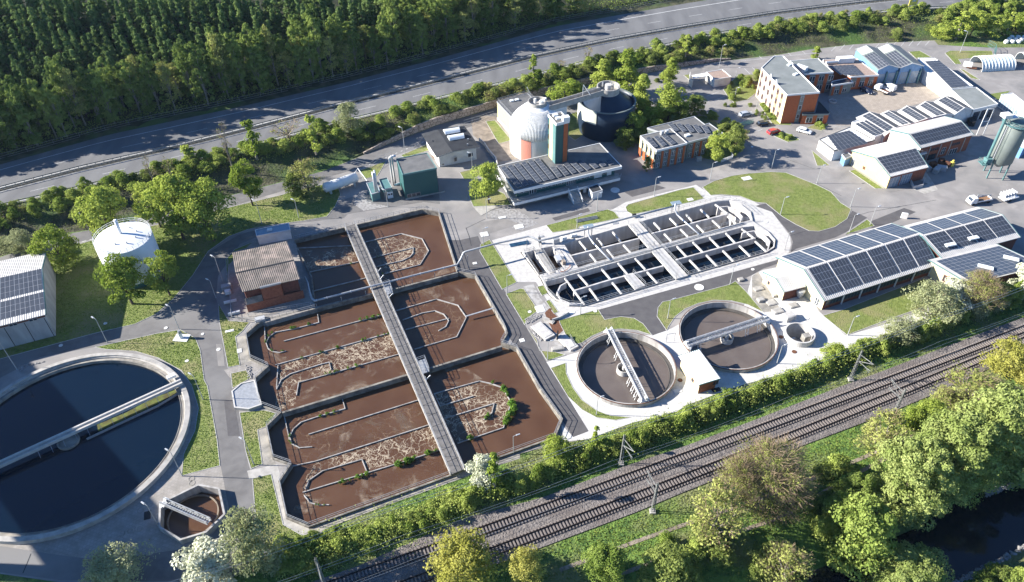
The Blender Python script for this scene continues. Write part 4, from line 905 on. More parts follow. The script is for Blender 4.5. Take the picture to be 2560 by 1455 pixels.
for k, q, l in (('C2',[(585,300),(775,262)],'bundle of grey pipes on the small lawn above the oval tank'),('C2',[(-20,520),(150,488)],'bundle of blue pipes on the white paving left of the oval tank')):
    a, b = Q(k,*q[0],.2), Q(k,*q[1],.2); mb = MB()
    for j in range(5):
        o = offset_path([a,b], (j-2)*.25); mb.tube([(*o[0],.15+.2*(j%2)),(*o[1],.15+.2*(j%2))], .11, 6)
    tag(mb.build('pipe_bundle', M['blue_tarp' if 'blue' in l else 'steel']), l, 'pipes')

# glass covered sump beside the basin
gp = QL('C5', [(48,515),(110,462),(200,442),(247,602),(160,632),(66,622)], .7)
t = thing('covered_sump', 'sump with pale grey flat cover and white rim, left of the brown basin', 'tank', (*gp[0],0)); mb = MB(); mb.prism(gp, -.1, .6); mb.build('sump_wall', M['concrete'], t)
mb = MB(); mb.prism(inward_poly(gp, .3), .6, .66); mb.build('cover_plate', M['steel'], t); mb = MB(); mb.wall(ccw(gp), .28, .5, .8, True, left=1.0); mb.build('rim', M['new_concrete'], t)
# ================================================================ buildings
def V3(p, z): return Vector((p[0], p[1], z))
def on_plane(k, x, y, pl):
    """the point seen at x, y on the plane through three points"""
    o = V[k]; a, b = o[0]+x/o[2]-1280, o[1]+y/o[2]-727.5
    d = Vector(((a*_r[0]+b*_r[1]+FOC*_r[2]), (a*_f[0]+b*_f[1]+FOC*_f[2]), (a*_up[0]+b*_up[1]+FOC*_up[2])))
    n = (pl[1]-pl[0]).cross(pl[2]-pl[0]); c = Vector((0,0,CAM_H)); return c+d*(n.dot(pl[0]-c)/n.dot(d))
def pv_quad(t, c, nu, nv, cell='pv', frame='pv_frame', lift=.09, gap=.05, name='solar_array', band=()):
    """c: four 3D corners O, U, UV, V. A light frame sheet with dark cells on it."""
    c = [Vector(q) for q in c]; n = (c[1]-c[0]).cross(c[3]-c[0]).normalized()
    if n.z < 0: n = -n
    def pt(u, v, h): return (c[0]*(1-u)*(1-v)+c[1]*u*(1-v)+c[2]*u*v+c[3]*(1-u)*v)+n*h
    mb = MB(); lo = [pt(0,0,lift*.4), pt(1,0,lift*.4), pt(1,1,lift*.4), pt(0,1,lift*.4)]; hi = [q+n*(lift*.6) for q in lo]; mb.hexa(lo, hi, 0)
    gu = gap/max((c[1]-c[0]).length, .1); gv = gap/max((c[3]-c[0]).length, .1)
    for i in range(nu):
        for j in range(nv):
            u0, u1, v0, v1 = i/nu+gu, (i+1)/nu-gu, j/nv+gv, (j+1)/nv-gv
            mb.hexa([pt(u0,v0,lift), pt(u1,v0,lift), pt(u1,v1,lift), pt(u0,v1,lift)], [pt(u0,v0,lift+.02), pt(u1,v0,lift+.02), pt(u1,v1,lift+.02), pt(u0,v1,lift+.02)], 1)
    return mb.build(name, [M[frame], M[cell]], t)
def pv_px(t, k, quad, pl, nu, nv, **kw): return pv_quad(t, [on_plane(k, x, y, pl) for x, y in quad], nu, nv, **kw)
def racks(t, k, a0, a1, b0, b1, rows, n, z, w=1.0, tilt=.3, side=1, cell='pv', skip=()):
    """rows of tilted panels on a flat roof; first row a0-a1, last row b0-b1"""
    for i in range(rows):
        if i in skip: continue
        f = i/max(rows-1, 1)
        p = Q(k, *lerp2(a0, b0, f), z+.2); q = Q(k, *lerp2(a1, b1, f), z+.2)
        d = Vector((q[0]-p[0], q[1]-p[1], 0)).normalized(); m_ = Vector((-d.y, d.x, 0))*(w/2)
        P0, P1 = V3(p, z+.12), V3(q, z+.12); up = Vector((0,0,tilt))
        lo = -m_*side; hi = m_*side+up
        pv_quad(t, [P0+lo, P1+lo, P1+hi, P0+hi], n, 1, cell=cell, name='solar_row', gap=.05)
def inward(poly, d): return offset_path(ccw(poly), d, True)
CEN = {}
def flat_building(name, label, k, pts, h, wall_m, roof_m, parapet=.3, rim='aluminium', z0=0, cat='building', inset=.1, fascia=.35, xy=None, over=0.0):
    w_ = ccw(xy if xy else QL(k, pts, h)); c = (sum(p[0] for p in w_)/len(w_), sum(p[1] for p in w_)/len(w_))
    t = thing(name, label, cat, (*c, z0)); CEN[t.name] = c
    body = inward(w_, inset+over)
    mb = MB(); mb.prism(body, z0-.1, h-fascia*.5, top=False, bottom=False); mb.build('wall', M[wall_m], t)
    mb = MB(); mb.prism(inward(w_, .12), h-fascia, h-.04); mb.build('roof', M[roof_m], t)
    mb = MB(); mb.wall(w_, .18, h-fascia-.05, h+parapet*.35, True, left=1.0); mb.build('roof_edge', M[rim], t)
    return t, w_, body
def window(t, A, B, u0, u1, z0, z1, frame='white_metal', n=2, glass='glass', proud=.06, name='window', cross=0):
    A = Vector((*A,0)); B = Vector((*B,0)); d = B-A; L = d.length; d.normalize(); nn = Vector((d.y,-d.x,0)); c = CEN[t.name]
    if nn.dot((A+B)/2-Vector((*c,0))) < 0: nn = -nn
    def bx(mb, a, b, za, zb, p0, p1, mi=0):
        q = [A+d*a+nn*p0, A+d*b+nn*p0, A+d*b+nn*p1, A+d*a+nn*p1]; mb.hexa([(v.x,v.y,za) for v in q], [(v.x,v.y,zb) for v in q], mi)
    mb = MB(); bx(mb, u0, u1, z0, z1, 0, proud); f = mb.build(name, M[frame], t)
    if glass:
        mb = MB(); w_ = (u1-u0)/n; g = .07
        rows = [(z0+g, z1-g)] if not cross else [(z0+g, z0+(z1-z0)*cross-g*.5), (z0+(z1-z0)*cross+g*.5, z1-g)]
        for i in range(n):
            for a, b in rows: bx(mb, u0+w_*i+g, u0+w_*(i+1)-g, a, b, proud*.6, proud+.012)
        g_ = mb.build('pane', M[glass], f)
    return f
def panel(t, A, B, u0, u1, z0, z1, m_, name='wall_panel', proud=.04): return window(t, A, B, u0, u1, z0, z1, frame=m_, glass=None, proud=proud, name=name)
def gable(name, label, cat, A0, A1, R0, R1, B0, B1, he, hr, wall_m, mA, mB, inset=.45, heB=None, z0=0, gable_m=None, thick=.14, end_trim=None, group=None):
    """A = one eave, R = ridge, B = other eave; index 0/1 the two gable ends (xy at their heights)"""
    heB = he if heB is None else heB
    pts = [A0, A1, B1, B0]; c = (sum(p[0] for p in pts)/4, sum(p[1] for p in pts)/4)
    t = thing(name, label, cat, (*c, z0), group); CEN[t.name] = c
    ud = Vector((0,0))
    for p, q in ((A0,A1),(R0,R1),(B0,B1)): ud += Vector((q[0]-p[0], q[1]-p[1])).normalized()
    ud.normalize(); fx = lambda p, q: (lambda L, m_: ((m_[0]-ud.x*L/2, m_[1]-ud.y*L/2), (m_[0]+ud.x*L/2, m_[1]+ud.y*L/2)))(hypot(q[0]-p[0], q[1]-p[1]), ((p[0]+q[0])/2, (p[1]+q[1])/2))
    (A0, A1), (R0, R1), (B0, B1) = fx(A0, A1), fx(R0, R1), fx(B0, B1)
    a0, a1, r0, r1, b0, b1 = V3(A0,he), V3(A1,he), V3(R0,hr), V3(R1,hr), V3(B0,heB), V3(B1,heB)
    dn = Vector((0,0,-thick))
    for (p, q, r_, s), m_ in (((a0, a1, r1, r0), mA), ((b1, b0, r0, r1), mB)):
        mb = MB(); mb.hexa([v+dn for v in (p,q,r_,s)], [p,q,r_,s]); mb.build('roof_slope', M[m_], t)
    u = (r1-r0).normalized()*inset; 
    def inn(p, q, e): return p+(q-p)*e
    f = inset/max((r0-a0).length, .5); g = inset/max((r0-b0).length, .5)
    e = [a0.lerp(r0, f)+u, r0+u, b0.lerp(r0, g)+u]; e2 = [a1.lerp(r1, f)-u, r1-u, b1.lerp(r1, g)-u]
    dd = Vector((0,0,-thick*.9)); lo = lambda v: Vector((v.x, v.y, z0-.1))
    mb = MB()
    e = [v+dd for v in e]; e2 = [v+dd for v in e2]
    mb.add([lo(e[0]), lo(e[2]), e[2], e[1], e[0]], [[0,1,2,3,4]], 1); mb.add([lo(e2[0]), lo(e2[2]), e2[2], e2[1], e2[0]], [[0,1,2,3,4]], 1)
    mb.add([lo(e[0]), lo(e2[0]), e2[0], e[0]], [[0,1,2,3]], 0); mb.add([lo(e[2]), lo(e2[2]), e2[2], e[2]], [[0,1,2,3]], 0)
    mb.build('wall', [M[wall_m], M[gable_m or wall_m]], t)
    if end_trim:
        for p, q, r_ in ((a0, r0, b0), (a1, r1, b1)):
            mb = MB(); mb.bar(p+dn*.6, q+dn*.6, .1, .26); mb.bar(q+dn*.6, r_+dn*.6, .1, .26); mb.build('verge_board', M[end_trim], t)
    return t, (a0, a1, r0, r1, b0, b1), (e, e2)
def ribs(t, p, q, r_, s, pitch=.45, m_='sheet', hgt=.06, name='ribbing'):
    """raised ribs running down the slope p-q (eave) to s-r (ridge)"""
    p, q, r_, s = map(Vector, (p, q, r_, s)); n = int((q-p).length/pitch); nn = (q-p).cross(s-p).normalized(); nn = nn if nn.z > 0 else -nn
    mb = MB(); w_ = (q-p)/n*.28
    for i in range(n):
        a = p.lerp(q, (i+.5)/n); b = s.lerp(r_, (i+.5)/n)
        mb.add([a-w_+nn*.005, b-w_+nn*.005, b+nn*hgt, a+nn*hgt, a+w_+nn*.005, b+w_+nn*.005], [[0,1,2,3],[3,2,5,4],[0,3,4],[1,5,2]])
    return mb.build(name, M[m_], t)

# --- hall at the left edge
he, hr = 6.65, 8.2
R1_ = Q('D6',405,650,hr); u_ = Q('D6',0,745,hr); A1_ = Q('D6',448,482,he); B1_ = Q('D6',440,1095,he)
du = (u_[0]-R1_[0], u_[1]-R1_[1]); sc_ = 24/hypot(*du); du = (du[0]*sc_, du[1]*sc_)
ad = lambda p: (p[0]+du[0], p[1]+du[1])
t, c, e = gable('hall', 'white-roofed grey concrete hall with solar panels cut by the left edge', 'building', A1_, ad(A1_), R1_, ad(R1_), B1_, ad(B1_), he, hr, 'grey_wall', 'sheet', 'sheet', end_trim='teal', gable_m='grey_wall')
ribs(t, c[4], c[5], c[3], c[2]); ribs(t, c[0], c[1], c[3], c[2])
pl = (c[4], c[5], c[2])
pv_px(t, 'D6', [(-40,755),(392,660),(412,855),(-40,965)], pl, 10, 4); pv_px(t, 'D6', [(-40,990),(415,880),(433,1042),(-40,1160)], pl, 10, 3)
f0, f1 = e[0][2], e[1][2]
for i in range(6): panel(t, f0[:2], f1[:2], .3+i*3.9, .42+i*3.9, 0, 5.6, 'dark', name='wall_joint')
for i in range(5): window(t, f0[:2], f1[:2], 1.6+i*3.9, 3.2+i*3.9, 5.5, 6.1, frame='steel', n=2)
panel(t, f0[:2], f1[:2], 0, 22, 5.75, 6.4, 'dark_brick', name='upper_band', proud=.03)
mb = MB(); rim_ = [e[0][0], e[0][2]]
tag_ = None
# --- brick pump house on the basin terrace
Z1 = .42
pa0, pa1 = Q('C4',75,480,6.0), Q('C4',570,375,6.0); pr0, pr1 = Q('C4',105,665,6.9), Q('C4',637,550,6.9); pb0, pb1 = Q('C4',168,838,6.0), Q('C4',690,715,6.0)
t, c, e = gable('pump_house', 'brick pump house with weathered brown ribbed roof at the corner of the sludge basin', 'building', pa0, pa1, pr0, pr1, pb0, pb1, 6.0, 6.95, 'dark_brick', 'eternit', 'eternit', z0=Z1)
ribs(t, c[0], c[1], c[3], c[2], .42, 'eternit', .07); ribs(t, c[4], c[5], c[3], c[2], .42, 'eternit', .07)
mb = MB(); mb.bar(c[2]+Vector((0,0,.05)), c[3]+Vector((0,0,.05)), .35, .12); mb.build('ridge_cap', M['dark_roof'], t)
fp = [Q('C4',222,1022,Z1), Q('C4',732,890,Z1), Q('C4',700,735,Z1+2.5), Q('C4',178,850,Z1+2.5)]
mb = MB(); mb.prism([fp[0], fp[1], (c[5][0],c[5][1]), (c[4][0],c[4][1])], Z1-.1, 2.6); mb.build('front_annex', M['brick'], t)
ax0, ax1 = fp[0], fp[1]
lw = [lerp2(fp[0],fp[1],0), lerp2(fp[0],fp[1],.30)]; bk = [(c[4][0],c[4][1]), lerp2((c[4][0],c[4][1]),(c[5][0],c[5][1]),.30)]
mb = MB(); mb.hexa([V3(lw[0],2.6), V3(lw[1],2.6), V3(bk[1],3.9), V3(bk[0],3.9)], [V3(lw[0],2.75), V3(lw[1],2.75), V3(bk[1],4.05), V3(bk[0],4.05)]); mb.build('lean_to_roof', M['eternit'], t)
ribs(t, V3(lw[0],2.75), V3(lw[1],2.75), V3(bk[1],4.05), V3(bk[0],4.05), .42, 'eternit', .06)
m0, m1 = lerp2(fp[0],fp[1],.31), lerp2(fp[0],fp[1],.66); n0, n1 = lerp2((c[4][0],c[4][1]),(c[5][0],c[5][1]),.31), lerp2((c[4][0],c[4][1]),(c[5][0],c[5][1]),.66)
mid0, mid1 = lerp2(m0,n0,.35), lerp2(m1,n1,.35); in0, in1 = lerp2(m0,n0,1.25), lerp2(m1,n1,1.25)
mb = MB(); mb.prism([mid0,mid1,in1,in0], Z1, 6.2); mb.build('dormer', M['brick'], t)
mb = MB(); mb.prism(inward([mid0,mid1,lerp2(mid1,in1,.55),lerp2(mid0,in0,.55)], .15), 6.2, 6.3); mb.build('skylight', M['skylight'], t)
mb = MB(); mb.wall([mid0,mid1,lerp2(mid1,in1,.6),lerp2(mid0,in0,.6)], .14, 6.0, 6.42, True); mb.build('dormer_edge', M['steel'], t)
railing(t, QL('C4', [(225,1060),(790,960),(830,975)], Z1), Z1); railing(t, QL('C4', [(40,560),(75,1090),(290,1110)], Z1), Z1)
for k, p, s, m_, l in (('C4',(40,850),(1.3,.9,.9),'white_metal','white box beside the pump house west wall'),('C4',(60,930),(2.8,.4,.5),'white_metal','white elbow pipe piece west of the pump house'),('C4',(95,1035),(2.6,.5,.5),'aluminium','silver pipe piece below the white elbow pipe'),('C4',(25,800),(2.2,1.3,.8),'steel','grey covered machine west of the pump house'),('C4',(330,1090),(2.2,1.2,.5),'aluminium','ribbed metal grate at the terrace front corner')):
    q = Q(k,*p,Z1); e_ = thing('machine_box', l, 'equipment', (*q,Z1)); mb = MB(); mb.box((*q,Z1+s[2]/2+.08), s, .35); mb.build('housing', M[m_], e_); mb = MB(); mb.box((*q,Z1+.05),(s[0]+.2,s[1]+.2,.12),.35); mb.build('plinth', M['concrete'], e_)
# white box building
t, w_, b_ = flat_building('service_building', 'small pale box building with glass-edged flat roof behind the pump house', 'C4', [(280,272),(588,210),(605,272),(295,330)], 3.2, 'white_wall', 'skylight', z0=0)
mb = MB(); q = Q('C4',415,270,3.3); mb.box((*q,3.35),(1.2,.9,.35),.2); mb.build('roof_hatch', M['white_metal'], t)
# --- gas holder
GC = (-92.1, 143.7); GR = 6.35; GH = 10.6
t = thing('gas_holder', 'white cylindrical gas holder tank with railing round its roof and a chimney pipe', 'tank', (*GC, 0)); CEN[t.name] = GC
mb = MB(); mb.lathe(GC, [(GR,1.2),(GR,GH),(GR-.12,GH+.05)], 72); mb.build('shell', M['digester'], t, smooth=True)
mb = MB(); mb.lathe(GC, [(GR+.03,-.1),(GR+.03,1.2)], 72); mb.build('base_ring', M['teal'], t, smooth=True)
mb = MB(); mb.lathe(GC, [(GR,GH+.02),(GR*.8,GH+.35),(GR*.5,GH+.7),(GR*.2,GH+.9),(.02,GH+.92)], 48); mb.build('roof', M['digester'], t, smooth=True)
railing(t, circle(GC, GR-.05, 30), GH, h=1.1, post=1.4, closed=True, r=.06, material=M['white_metal'])
q = Q('D6',1160,330,11.2); mb = MB(); mb.tube([(*q,11),(*q,15.2)], .36, 14); mb.tube([(*q,15.1),(*q,15.3)], .46, 14); mb.build('chimney', M['digester'], t, smooth=True)
for x, y in ((1215,415),(1310,305),(1105,428),(1245,272),(1300,360)):
    q = on_plane('D6',x,y,(Vector((GC[0],GC[1],11.2)),Vector((GC[0]+1,GC[1],11.2)),Vector((GC[0],GC[1]+1,11.2)))); mb = MB(); mb.tube([(q.x,q.y,11),(q.x,q.y,11.65)], .16, 8); mb.build('valve', M['steel'], t)
# --- green building
t, gw_, gb = flat_building('green_building', 'dark green metal-clad cube building with grey flat roof', 'B5', [(1080,690),(1445,620),(1560,800),(1155,878)], 8.0, 'teal', 'bitumen', rim='light_teal', fascia=.3)
G_SW, G_SE = min(gb, key=lambda p: (p[1]+p[0]*.6)), None
sw, se = Q('B5',1155,878,8), Q('B5',1560,800,8)
window(t, sw, se, .6, 4.2, .6, 1.7, frame='steel', n=3, name='vent_louvre'); panel(t, sw, se, 0, 11, 0, .45, 'concrete', name='plinth')
nw = Q('B5',1080,690,8)
panel(t, nw, sw, 1.0, 1.3, 0, 8, 'light_teal', name='wall_joint')
for dx, dy in ((0,0),(-.9,.6)):
    q = Q('B5',1070+dx*30,680+dy*20,8.4); mb = MB(); mb.tube([(q[0]-.9,q[1],.2),(q[0]-.9,q[1],8.6),(q[0]-.5,q[1],9.1),(q[0]+.2,q[1],9.0)], .32, 12); mb.build('duct', M['aluminium'], t, smooth=True)
q0 = Q('B5',1060,1000,2.5); q1 = Q('B5',1125,975,2.5)
mb = MB(); mb.tube([(*q0,2.5),(*q1,2.5)], .3, 10); mb.build('duct', M['aluminium'], t)
# container plant
t, w_, b_ = flat_building('container', 'pale teal container with twin silver chimneys beside the green building', 'B5', [(730,972),(845,945),(893,1072),(790,1105)], 2.6, 'light_teal', 'light_teal', cat='container', fascia=.15, parapet=.1)
mb = MB()
for dx in (0, .55):
    q = Q('B5',838,1070,2.6); mb = MB(); mb.tube([(q[0]+dx,q[1],2.5),(q[0]+dx,q[1],8.6+dx)], .26, 12); mb.build('chimney', M['aluminium'], t, smooth=True)
t = thing('cooling_unit', 'pale teal raised cooling unit on legs beside the green building', 'equipment', Q('B5',960,990,0)); 
cp_ = QL('B5', [(880,940),(975,918),(1035,1035),(930,1060)], 3.2)
mb = MB(); mb.prism(cp_, 2.5, 3.2); mb.build('cooler', M['light_teal'], t)
mb = MB(); mb.wall(cp_, .08, 3.2, 3.5, True); mb.build('rim', M['steel'], t)
for q in inward(cp_, .3): mb = MB(); mb.bar((*q,0),(*q,2.5),.14); mb.build('leg', M['steel'], t)
q = Q('B5',1010,1110,.9); t = thing('fan_cabinet', 'white cabinet with two round dark fans beside the green building', 'equipment', (*q,0)); mb = MB(); mb.box((*q,1.0),(1.5,.9,2.0),.28); mb.build('cabinet', M['white_metal'], t)
for s in (-.33,.4):
    a = Vector((q[0]+cos(.28)*s, q[1]+sin(.28)*s, 1.3)); nn = Vector((sin(.28),-cos(.28),0)); mb = MB(); mb.tube([a+nn*.44, a+nn*.50], .27, 16); mb.build('fan', M['dark'], t)
# lying tank
a, b = Vector((*Q('B5',245,1030,1.9),1.9)), Vector((*Q('B5',610,905,1.9),1.9))
t = thing('gas_tank', 'long white horizontal cylindrical tank on saddles by the service road', 'tank', ((a+b)/2).to_tuple()[:2])
u = (b-a).normalized(); mb = MB(); rr = 1.35
mb.tube([a-u*.55, a-u*.4, a, b, b+u*.4, b+u*.55], rr, 28, radii=[.25, .85, rr, rr, .85, .25]); mb.build('shell', M['white_metal'], t, smooth=True)
for f in (.12,.88):
    q = a.lerp(b, f); mb = MB(); mb.box((q.x,q.y,.4),(.5,2.3,1.0), atan2(u.y,u.x)); mb.build('saddle', M['aluminium'], t)
# pipe by the tank
mb = MB(); mb.tube([(*Q('B5',590,870,3),3),(*Q('B5',630,800,4),4),(*Q('B5',740,950,2.6),2.6)], .14, 8); tag(mb.build('filling_pipe', M['white_metal']), 'white angled pipe between the lying tank and the teal container', 'pipe')
# --- dark-roofed workshop
he, hr = 4.5, 5.3
t, c, e = gable('workshop', 'white workshop with shallow dark grey roof and two barrel skylights', 'building', Q('B5',1382,395,3.9), Q('B5',1558,668,3.9), Q('B5',1568,345,hr), Q('B5',1740,602,hr), Q('B5',1880,300,4.4), Q('B5',2065,550,4.4), 3.9, hr, 'white_wall', 'dark_roof', 'dark_roof', heB=4.4, end_trim='steel', inset=.9, thick=.3)
pl = (c[2], c[3], c[4])
for qd in ([(1632,358),(1815,330),(1835,378),(1660,408)], [(1680,432),(1868,400),(1885,450),(1710,482)]):
    p = [on_plane('B5', x, y, pl) for x, y in qd]; mb = MB(); nseg = 8
    for s0, s1 in ((0,1),):
        prof = []
        for i in range(nseg+1):
            ang = pi*i/nseg; v = .5-.5*cos(ang); hh_ = .75*sin(ang); prof.append((p[0].lerp(p[3], v)+Vector((0,0,hh_+.05)), p[1].lerp(p[2], v)+Vector((0,0,hh_+.05))))
        vs = [q for pr in prof for q in pr]; mb.add(vs, [[2*i,2*i+1,2*i+3,2*i+2] for i in range(nseg)]+[[2*i for i in range(nseg+1)], [2*i+1 for i in range(nseg+1)][::-1]])
    mb.build('barrel_skylight', M['opal'], t, smooth=False)
for x, y in ((1920,530),(1925,470),(1820,320)):
    q = on_plane('B5',x,y,pl); mb = MB(); mb.box((q.x,q.y,q.z+.2),(.4,.4,.5)); mb.build('roof_vent', M['steel'], t)
s0, s1 = e[1][1], e[1][2]
window(t, s0[:2], s1[:2], 5.0, 6.4, 1.5, 2.6, frame='dark', n=1); window(t, s0[:2], s1[:2], .6, 1.5, 1.2, 2.6, frame='steel', n=1, name='notice_board')
mb = MB(); q = Q('B5',1640,720,.6)
for j in range(5): mb.bar((*Q('B5',1500+j*14,650,.3+.1*j),.3+.12*j),(*Q('B5',1600+j*10,760,.3+.1*j),.3+.12*j),.25,.1)
tag(mb.build('timber_stack', M['wood']), 'stack of reddish timber beside the dark-roofed workshop', 'timber')
mb = MB(); mb.wall(QL('B5', [(2055,455),(2120,510),(2170,590),(2250,680),(2270,760)], .8), .3, 0, 1.1); tag(mb.build('ramp_wall', M['new_concrete']), 'curved pale ramp wall east of the dark-roofed workshop', 'wall')
# --- yellow building
t, w_, b_ = flat_building('yellow_building', 'yellow-walled flat building behind the white domed digester', 'B4', [(88,298),(235,455),(560,360),(400,215)], 6.2, 'yellow_wall', 'bitumen', rim='steel')
railing(t, inward(w_, .25), 6.3, h=1.0, closed=True, r=.05)
panel(t, Q('B4',88,298,6.2), Q('B4',235,455,6.2), 0, 14.5, 0, .9, 'white_wall', name='plinth')
for x, y in ((240,290),(292,280)):
    q = Q('B4',x,y,6.4); mb = MB(); mb.box((*q,6.45),(1.1,.9,.35),.3); mb.build('roof_hatch', M['opal'], t)
mb = MB(); mb.bar((*Q('B4',435,225,6.3),6.3),(*Q('B4',395,155,9),9),.18); mb.build('mast', M['aluminium'], t)
# --- white digester
DC = P(1343,370,0); DR = 8.0
t = thing('white_digester', 'white domed digester tower with ribbed skirt and open ring on top', 'digester', (*DC,0)); CEN[t.name] = DC
mb = MB(); mb.lathe(DC, [(DR,-.2),(DR,8.2),(DR-.15,9.0),(DR-.6,10.0),(DR-1.6,11.3),(DR-2.9,12.5),(DR-4.2,13.6),(DR-5.2,14.3)], 72); mb.build('shell', M['digester'], t, smooth=True)
mb = MB(); mb.lathe(DC, [(2.75,14.0),(2.75,15.3),(2.55,15.3),(2.55,14.3),(.02,14.3)], 40); mb.build('top_ring', M['concrete'], t)
for x, y, s in ((540,330,.6),(475,310,.35),(575,305,.45)):
    q = Q('B4',x,y,14.6); mb = MB(); mb.tube([(*q,14.2),(*q,15.9)], s, 12); mb.build('valve', M['white_metal'], t)
mb = MB()
for i in range(29):                                    # ribbed cone skirt facing the camera
    a = radians(-128+i*3.0); r0_, r1_ = DR+.1, 3.4
    pts = [(DC[0]+cos(a)*r, DC[1]+sin(a)*r, z) for r, z in ((DR+.22,6.9),(DR+.2,8.4),(DR-.4,10.0),(DR-1.45,11.4),(DR-2.75,12.6),(DR-4.1,13.7))]
    mb.tube(pts, .2, 6, radii=[.15,.15,.13,.11,.08,.05])
mb.build('ribbed_skirt', M['white_metal'], t, smooth=True)
mb = MB(); mb.lathe(DC, [(DR+.06,0),(DR+.06,6.9)], 8, a0=radians(-127), a1=radians(-104)); mb.build('red_panel', M['salmon'], t, smooth=True)
mb = MB(); mb.lathe(DC, [(DR+.05,0),(DR+.05,6.9)], 12, a0=radians(-102), a1=radians(-42)); mb.build('grey_panel', M['aluminium'], t, smooth=True)
# --- dark digester
KC = P(1513,322,0); KR = 8.5
t = thing('dark_digester', 'dark blue cylindrical digester with a sunken cone roof and pale corner panel', 'digester', (*KC,0)); CEN[t.name] = KC  # the pale corner panel is the painted sunlit patch, not a part
mb = MB(); mb.lathe(KC, [(KR-.6,-.2),(KR-.1,3),(KR,6),(KR,9.6),(KR-.35,9.6),(KR-.35,8.4)], 72); mb.build('shell', M['navy'], t, smooth=True)
mb = MB(); mb.lathe(KC, [(KR-.35,8.5),(3.3,12.2)], 60); mb.build('cone_roof', M['navy'], t, smooth=True)
mb = MB(); mb.lathe(KC, [(KR+.02,9.5),(KR+.04,9.75),(KR-.4,9.75),(KR-.38,9.5)], 60); mb.build('rim', M['silo'], t)
mb = MB(); mb.lathe(KC, [(3.3,12.0),(3.4,14.2),(3.1,14.2),(3.1,12.6),(.02,12.6)], 40); mb.build('top_ring', M['concrete'], t)
q = KC; mb = MB(); mb.tube([(*q,12.6),(*q,14.6)], 1.0, 20); mb.build('dome_hatch', M['new_concrete'], t)
for dx, dy in ((.9,.6),(1.4,-.3),(-1.6,.8)): mb = MB(); mb.tube([(q[0]+dx,q[1]+dy,12.6),(q[0]+dx,q[1]+dy,14.9)], .22, 8); mb.build('valve', M['steel'], t)
mb = MB(); n_ = 14  # pale strip painting the sunlit patch, cut off by the white digester's shadow
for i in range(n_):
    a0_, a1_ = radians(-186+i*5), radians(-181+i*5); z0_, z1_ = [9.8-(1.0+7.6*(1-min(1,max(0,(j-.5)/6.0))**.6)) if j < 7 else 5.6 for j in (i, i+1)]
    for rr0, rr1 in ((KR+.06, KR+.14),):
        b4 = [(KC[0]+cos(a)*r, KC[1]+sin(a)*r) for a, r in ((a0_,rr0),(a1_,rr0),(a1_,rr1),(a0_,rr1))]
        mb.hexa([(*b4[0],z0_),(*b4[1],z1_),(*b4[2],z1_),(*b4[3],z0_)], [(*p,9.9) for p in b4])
mb.build('sunlit_patch', M['cream'], t)
# bridge between the digesters
a, b = Q('B4',600,318,15.0), Q('B4',1150,190,14.0)
t = thing('digester_bridge', 'concrete walkway bridge between the two digester tops', 'bridge', lerp2(a,b,.5))
mb = MB(); o1, o2 = offset_path([a,b], 1.0), offset_path([a,b], -1.0); mb.prism([o1[0],o1[1],o2[1],o2[0]], 13.4, 13.6); mb.build('deck', M['concrete'], t)
for o in (o1, o2): mb = MB(); mb.wall(o, .18, 13.0, 14.7); mb.build('parapet', M['concrete'], t)
mb = MB(); c_ = lerp2(a,b,.66); mb.bar((c_[0]-.3,c_[1],14),(c_[0]-.2,c_[1],17.5),.16); mb.bar((c_[0]-.2,c_[1],17.5),(c_[0]+1.9,c_[1]-.5,14.5),.14); mb.build('hoist_frame', M['white_metal'], t)
pr = QL('B4', [(640,330),(790,300),(790,400),(650,380)], 12); mb = MB(); mb.prism([lerp2(o2[0],o2[1],.08), lerp2(o2[0],o2[1],.32), lerp2(o1[0],o1[1],.32), lerp2(o1[0],o1[1],.08)], 0, 13.4); mb.build('support_shaft', M['white_wall'], t)
# --- front laboratory building
LH_ = 5.2
t, lw_, lb = flat_building('control_building', 'long low building with white-edged solar roof in front of the digesters', 'B4', [(95,950),(265,1208),(1355,955),(1130,718)], LH_, 'teal', 'bitumen', rim='white_metal', fascia=.7, over=1.3, parapet=.2)
S_, E_ = Q('B4',265,1208,LH_), Q('B4',1355,955,LH_); W_, N_ = Q('B4',95,950,LH_), Q('B4',1130,718,LH_)
fA, fB = min(lb, key=lambda p: p[1]), max(lb, key=lambda p: p[0])
Lf = hypot(fB[0]-fA[0], fB[1]-fA[1]); z = 2.2
for u0, u1, n_ in ((.4,3.2,2),(5.9,8.6,2),(9.1,11.6,2),(12.1,14.4,2),(18.2,20.5,2),(20.9,23.2,2),(26.2,27.4,1)): window(t, fA, fB, u0*Lf/30, u1*Lf/30, z+.9, z+2.35, n=n_, cross=.6)
for u0, u1, n_ in ((3.5,5.6,3),(14.8,17.8,5)): window(t, fA, fB, u0*Lf/30, u1*Lf/30, z, z+2.4, n=n_, name='glazed_door')
panel(t, fA, fB, 23.5*Lf/30, 26*Lf/30, z+.2, z+2.3, 'white_wall'); panel(t, fA, fB, 27.6*Lf/30, 29*Lf/30, z+.2, z+2.3, 'white_wall')
ter = [lerp2(S_,E_,-.005), lerp2(S_,E_,.97), lerp2(lerp2(S_,E_,.97), lerp2(W_,N_,.97), .1), lerp2(S_,W_,.9)]
tp = offset_path([S_,E_], -.9)
tpoly = [Q('B4',265,1335,2.1), Q('B4',1335,1078,2.1), E_, lerp2(E_,N_,.1), fB, fA, W_]
mb = MB(); mb.prism([tpoly[0],tpoly[1],lerp2(E_,N_,.12),W_], 1.75, 2.1); mb.build('terrace', M['concrete'], t)
mb = MB(); mb.wall([W_, tpoly[0], tpoly[1]], .14, 1.6, 2.35); mb.build('terrace_edge', M['white_metal'], t)
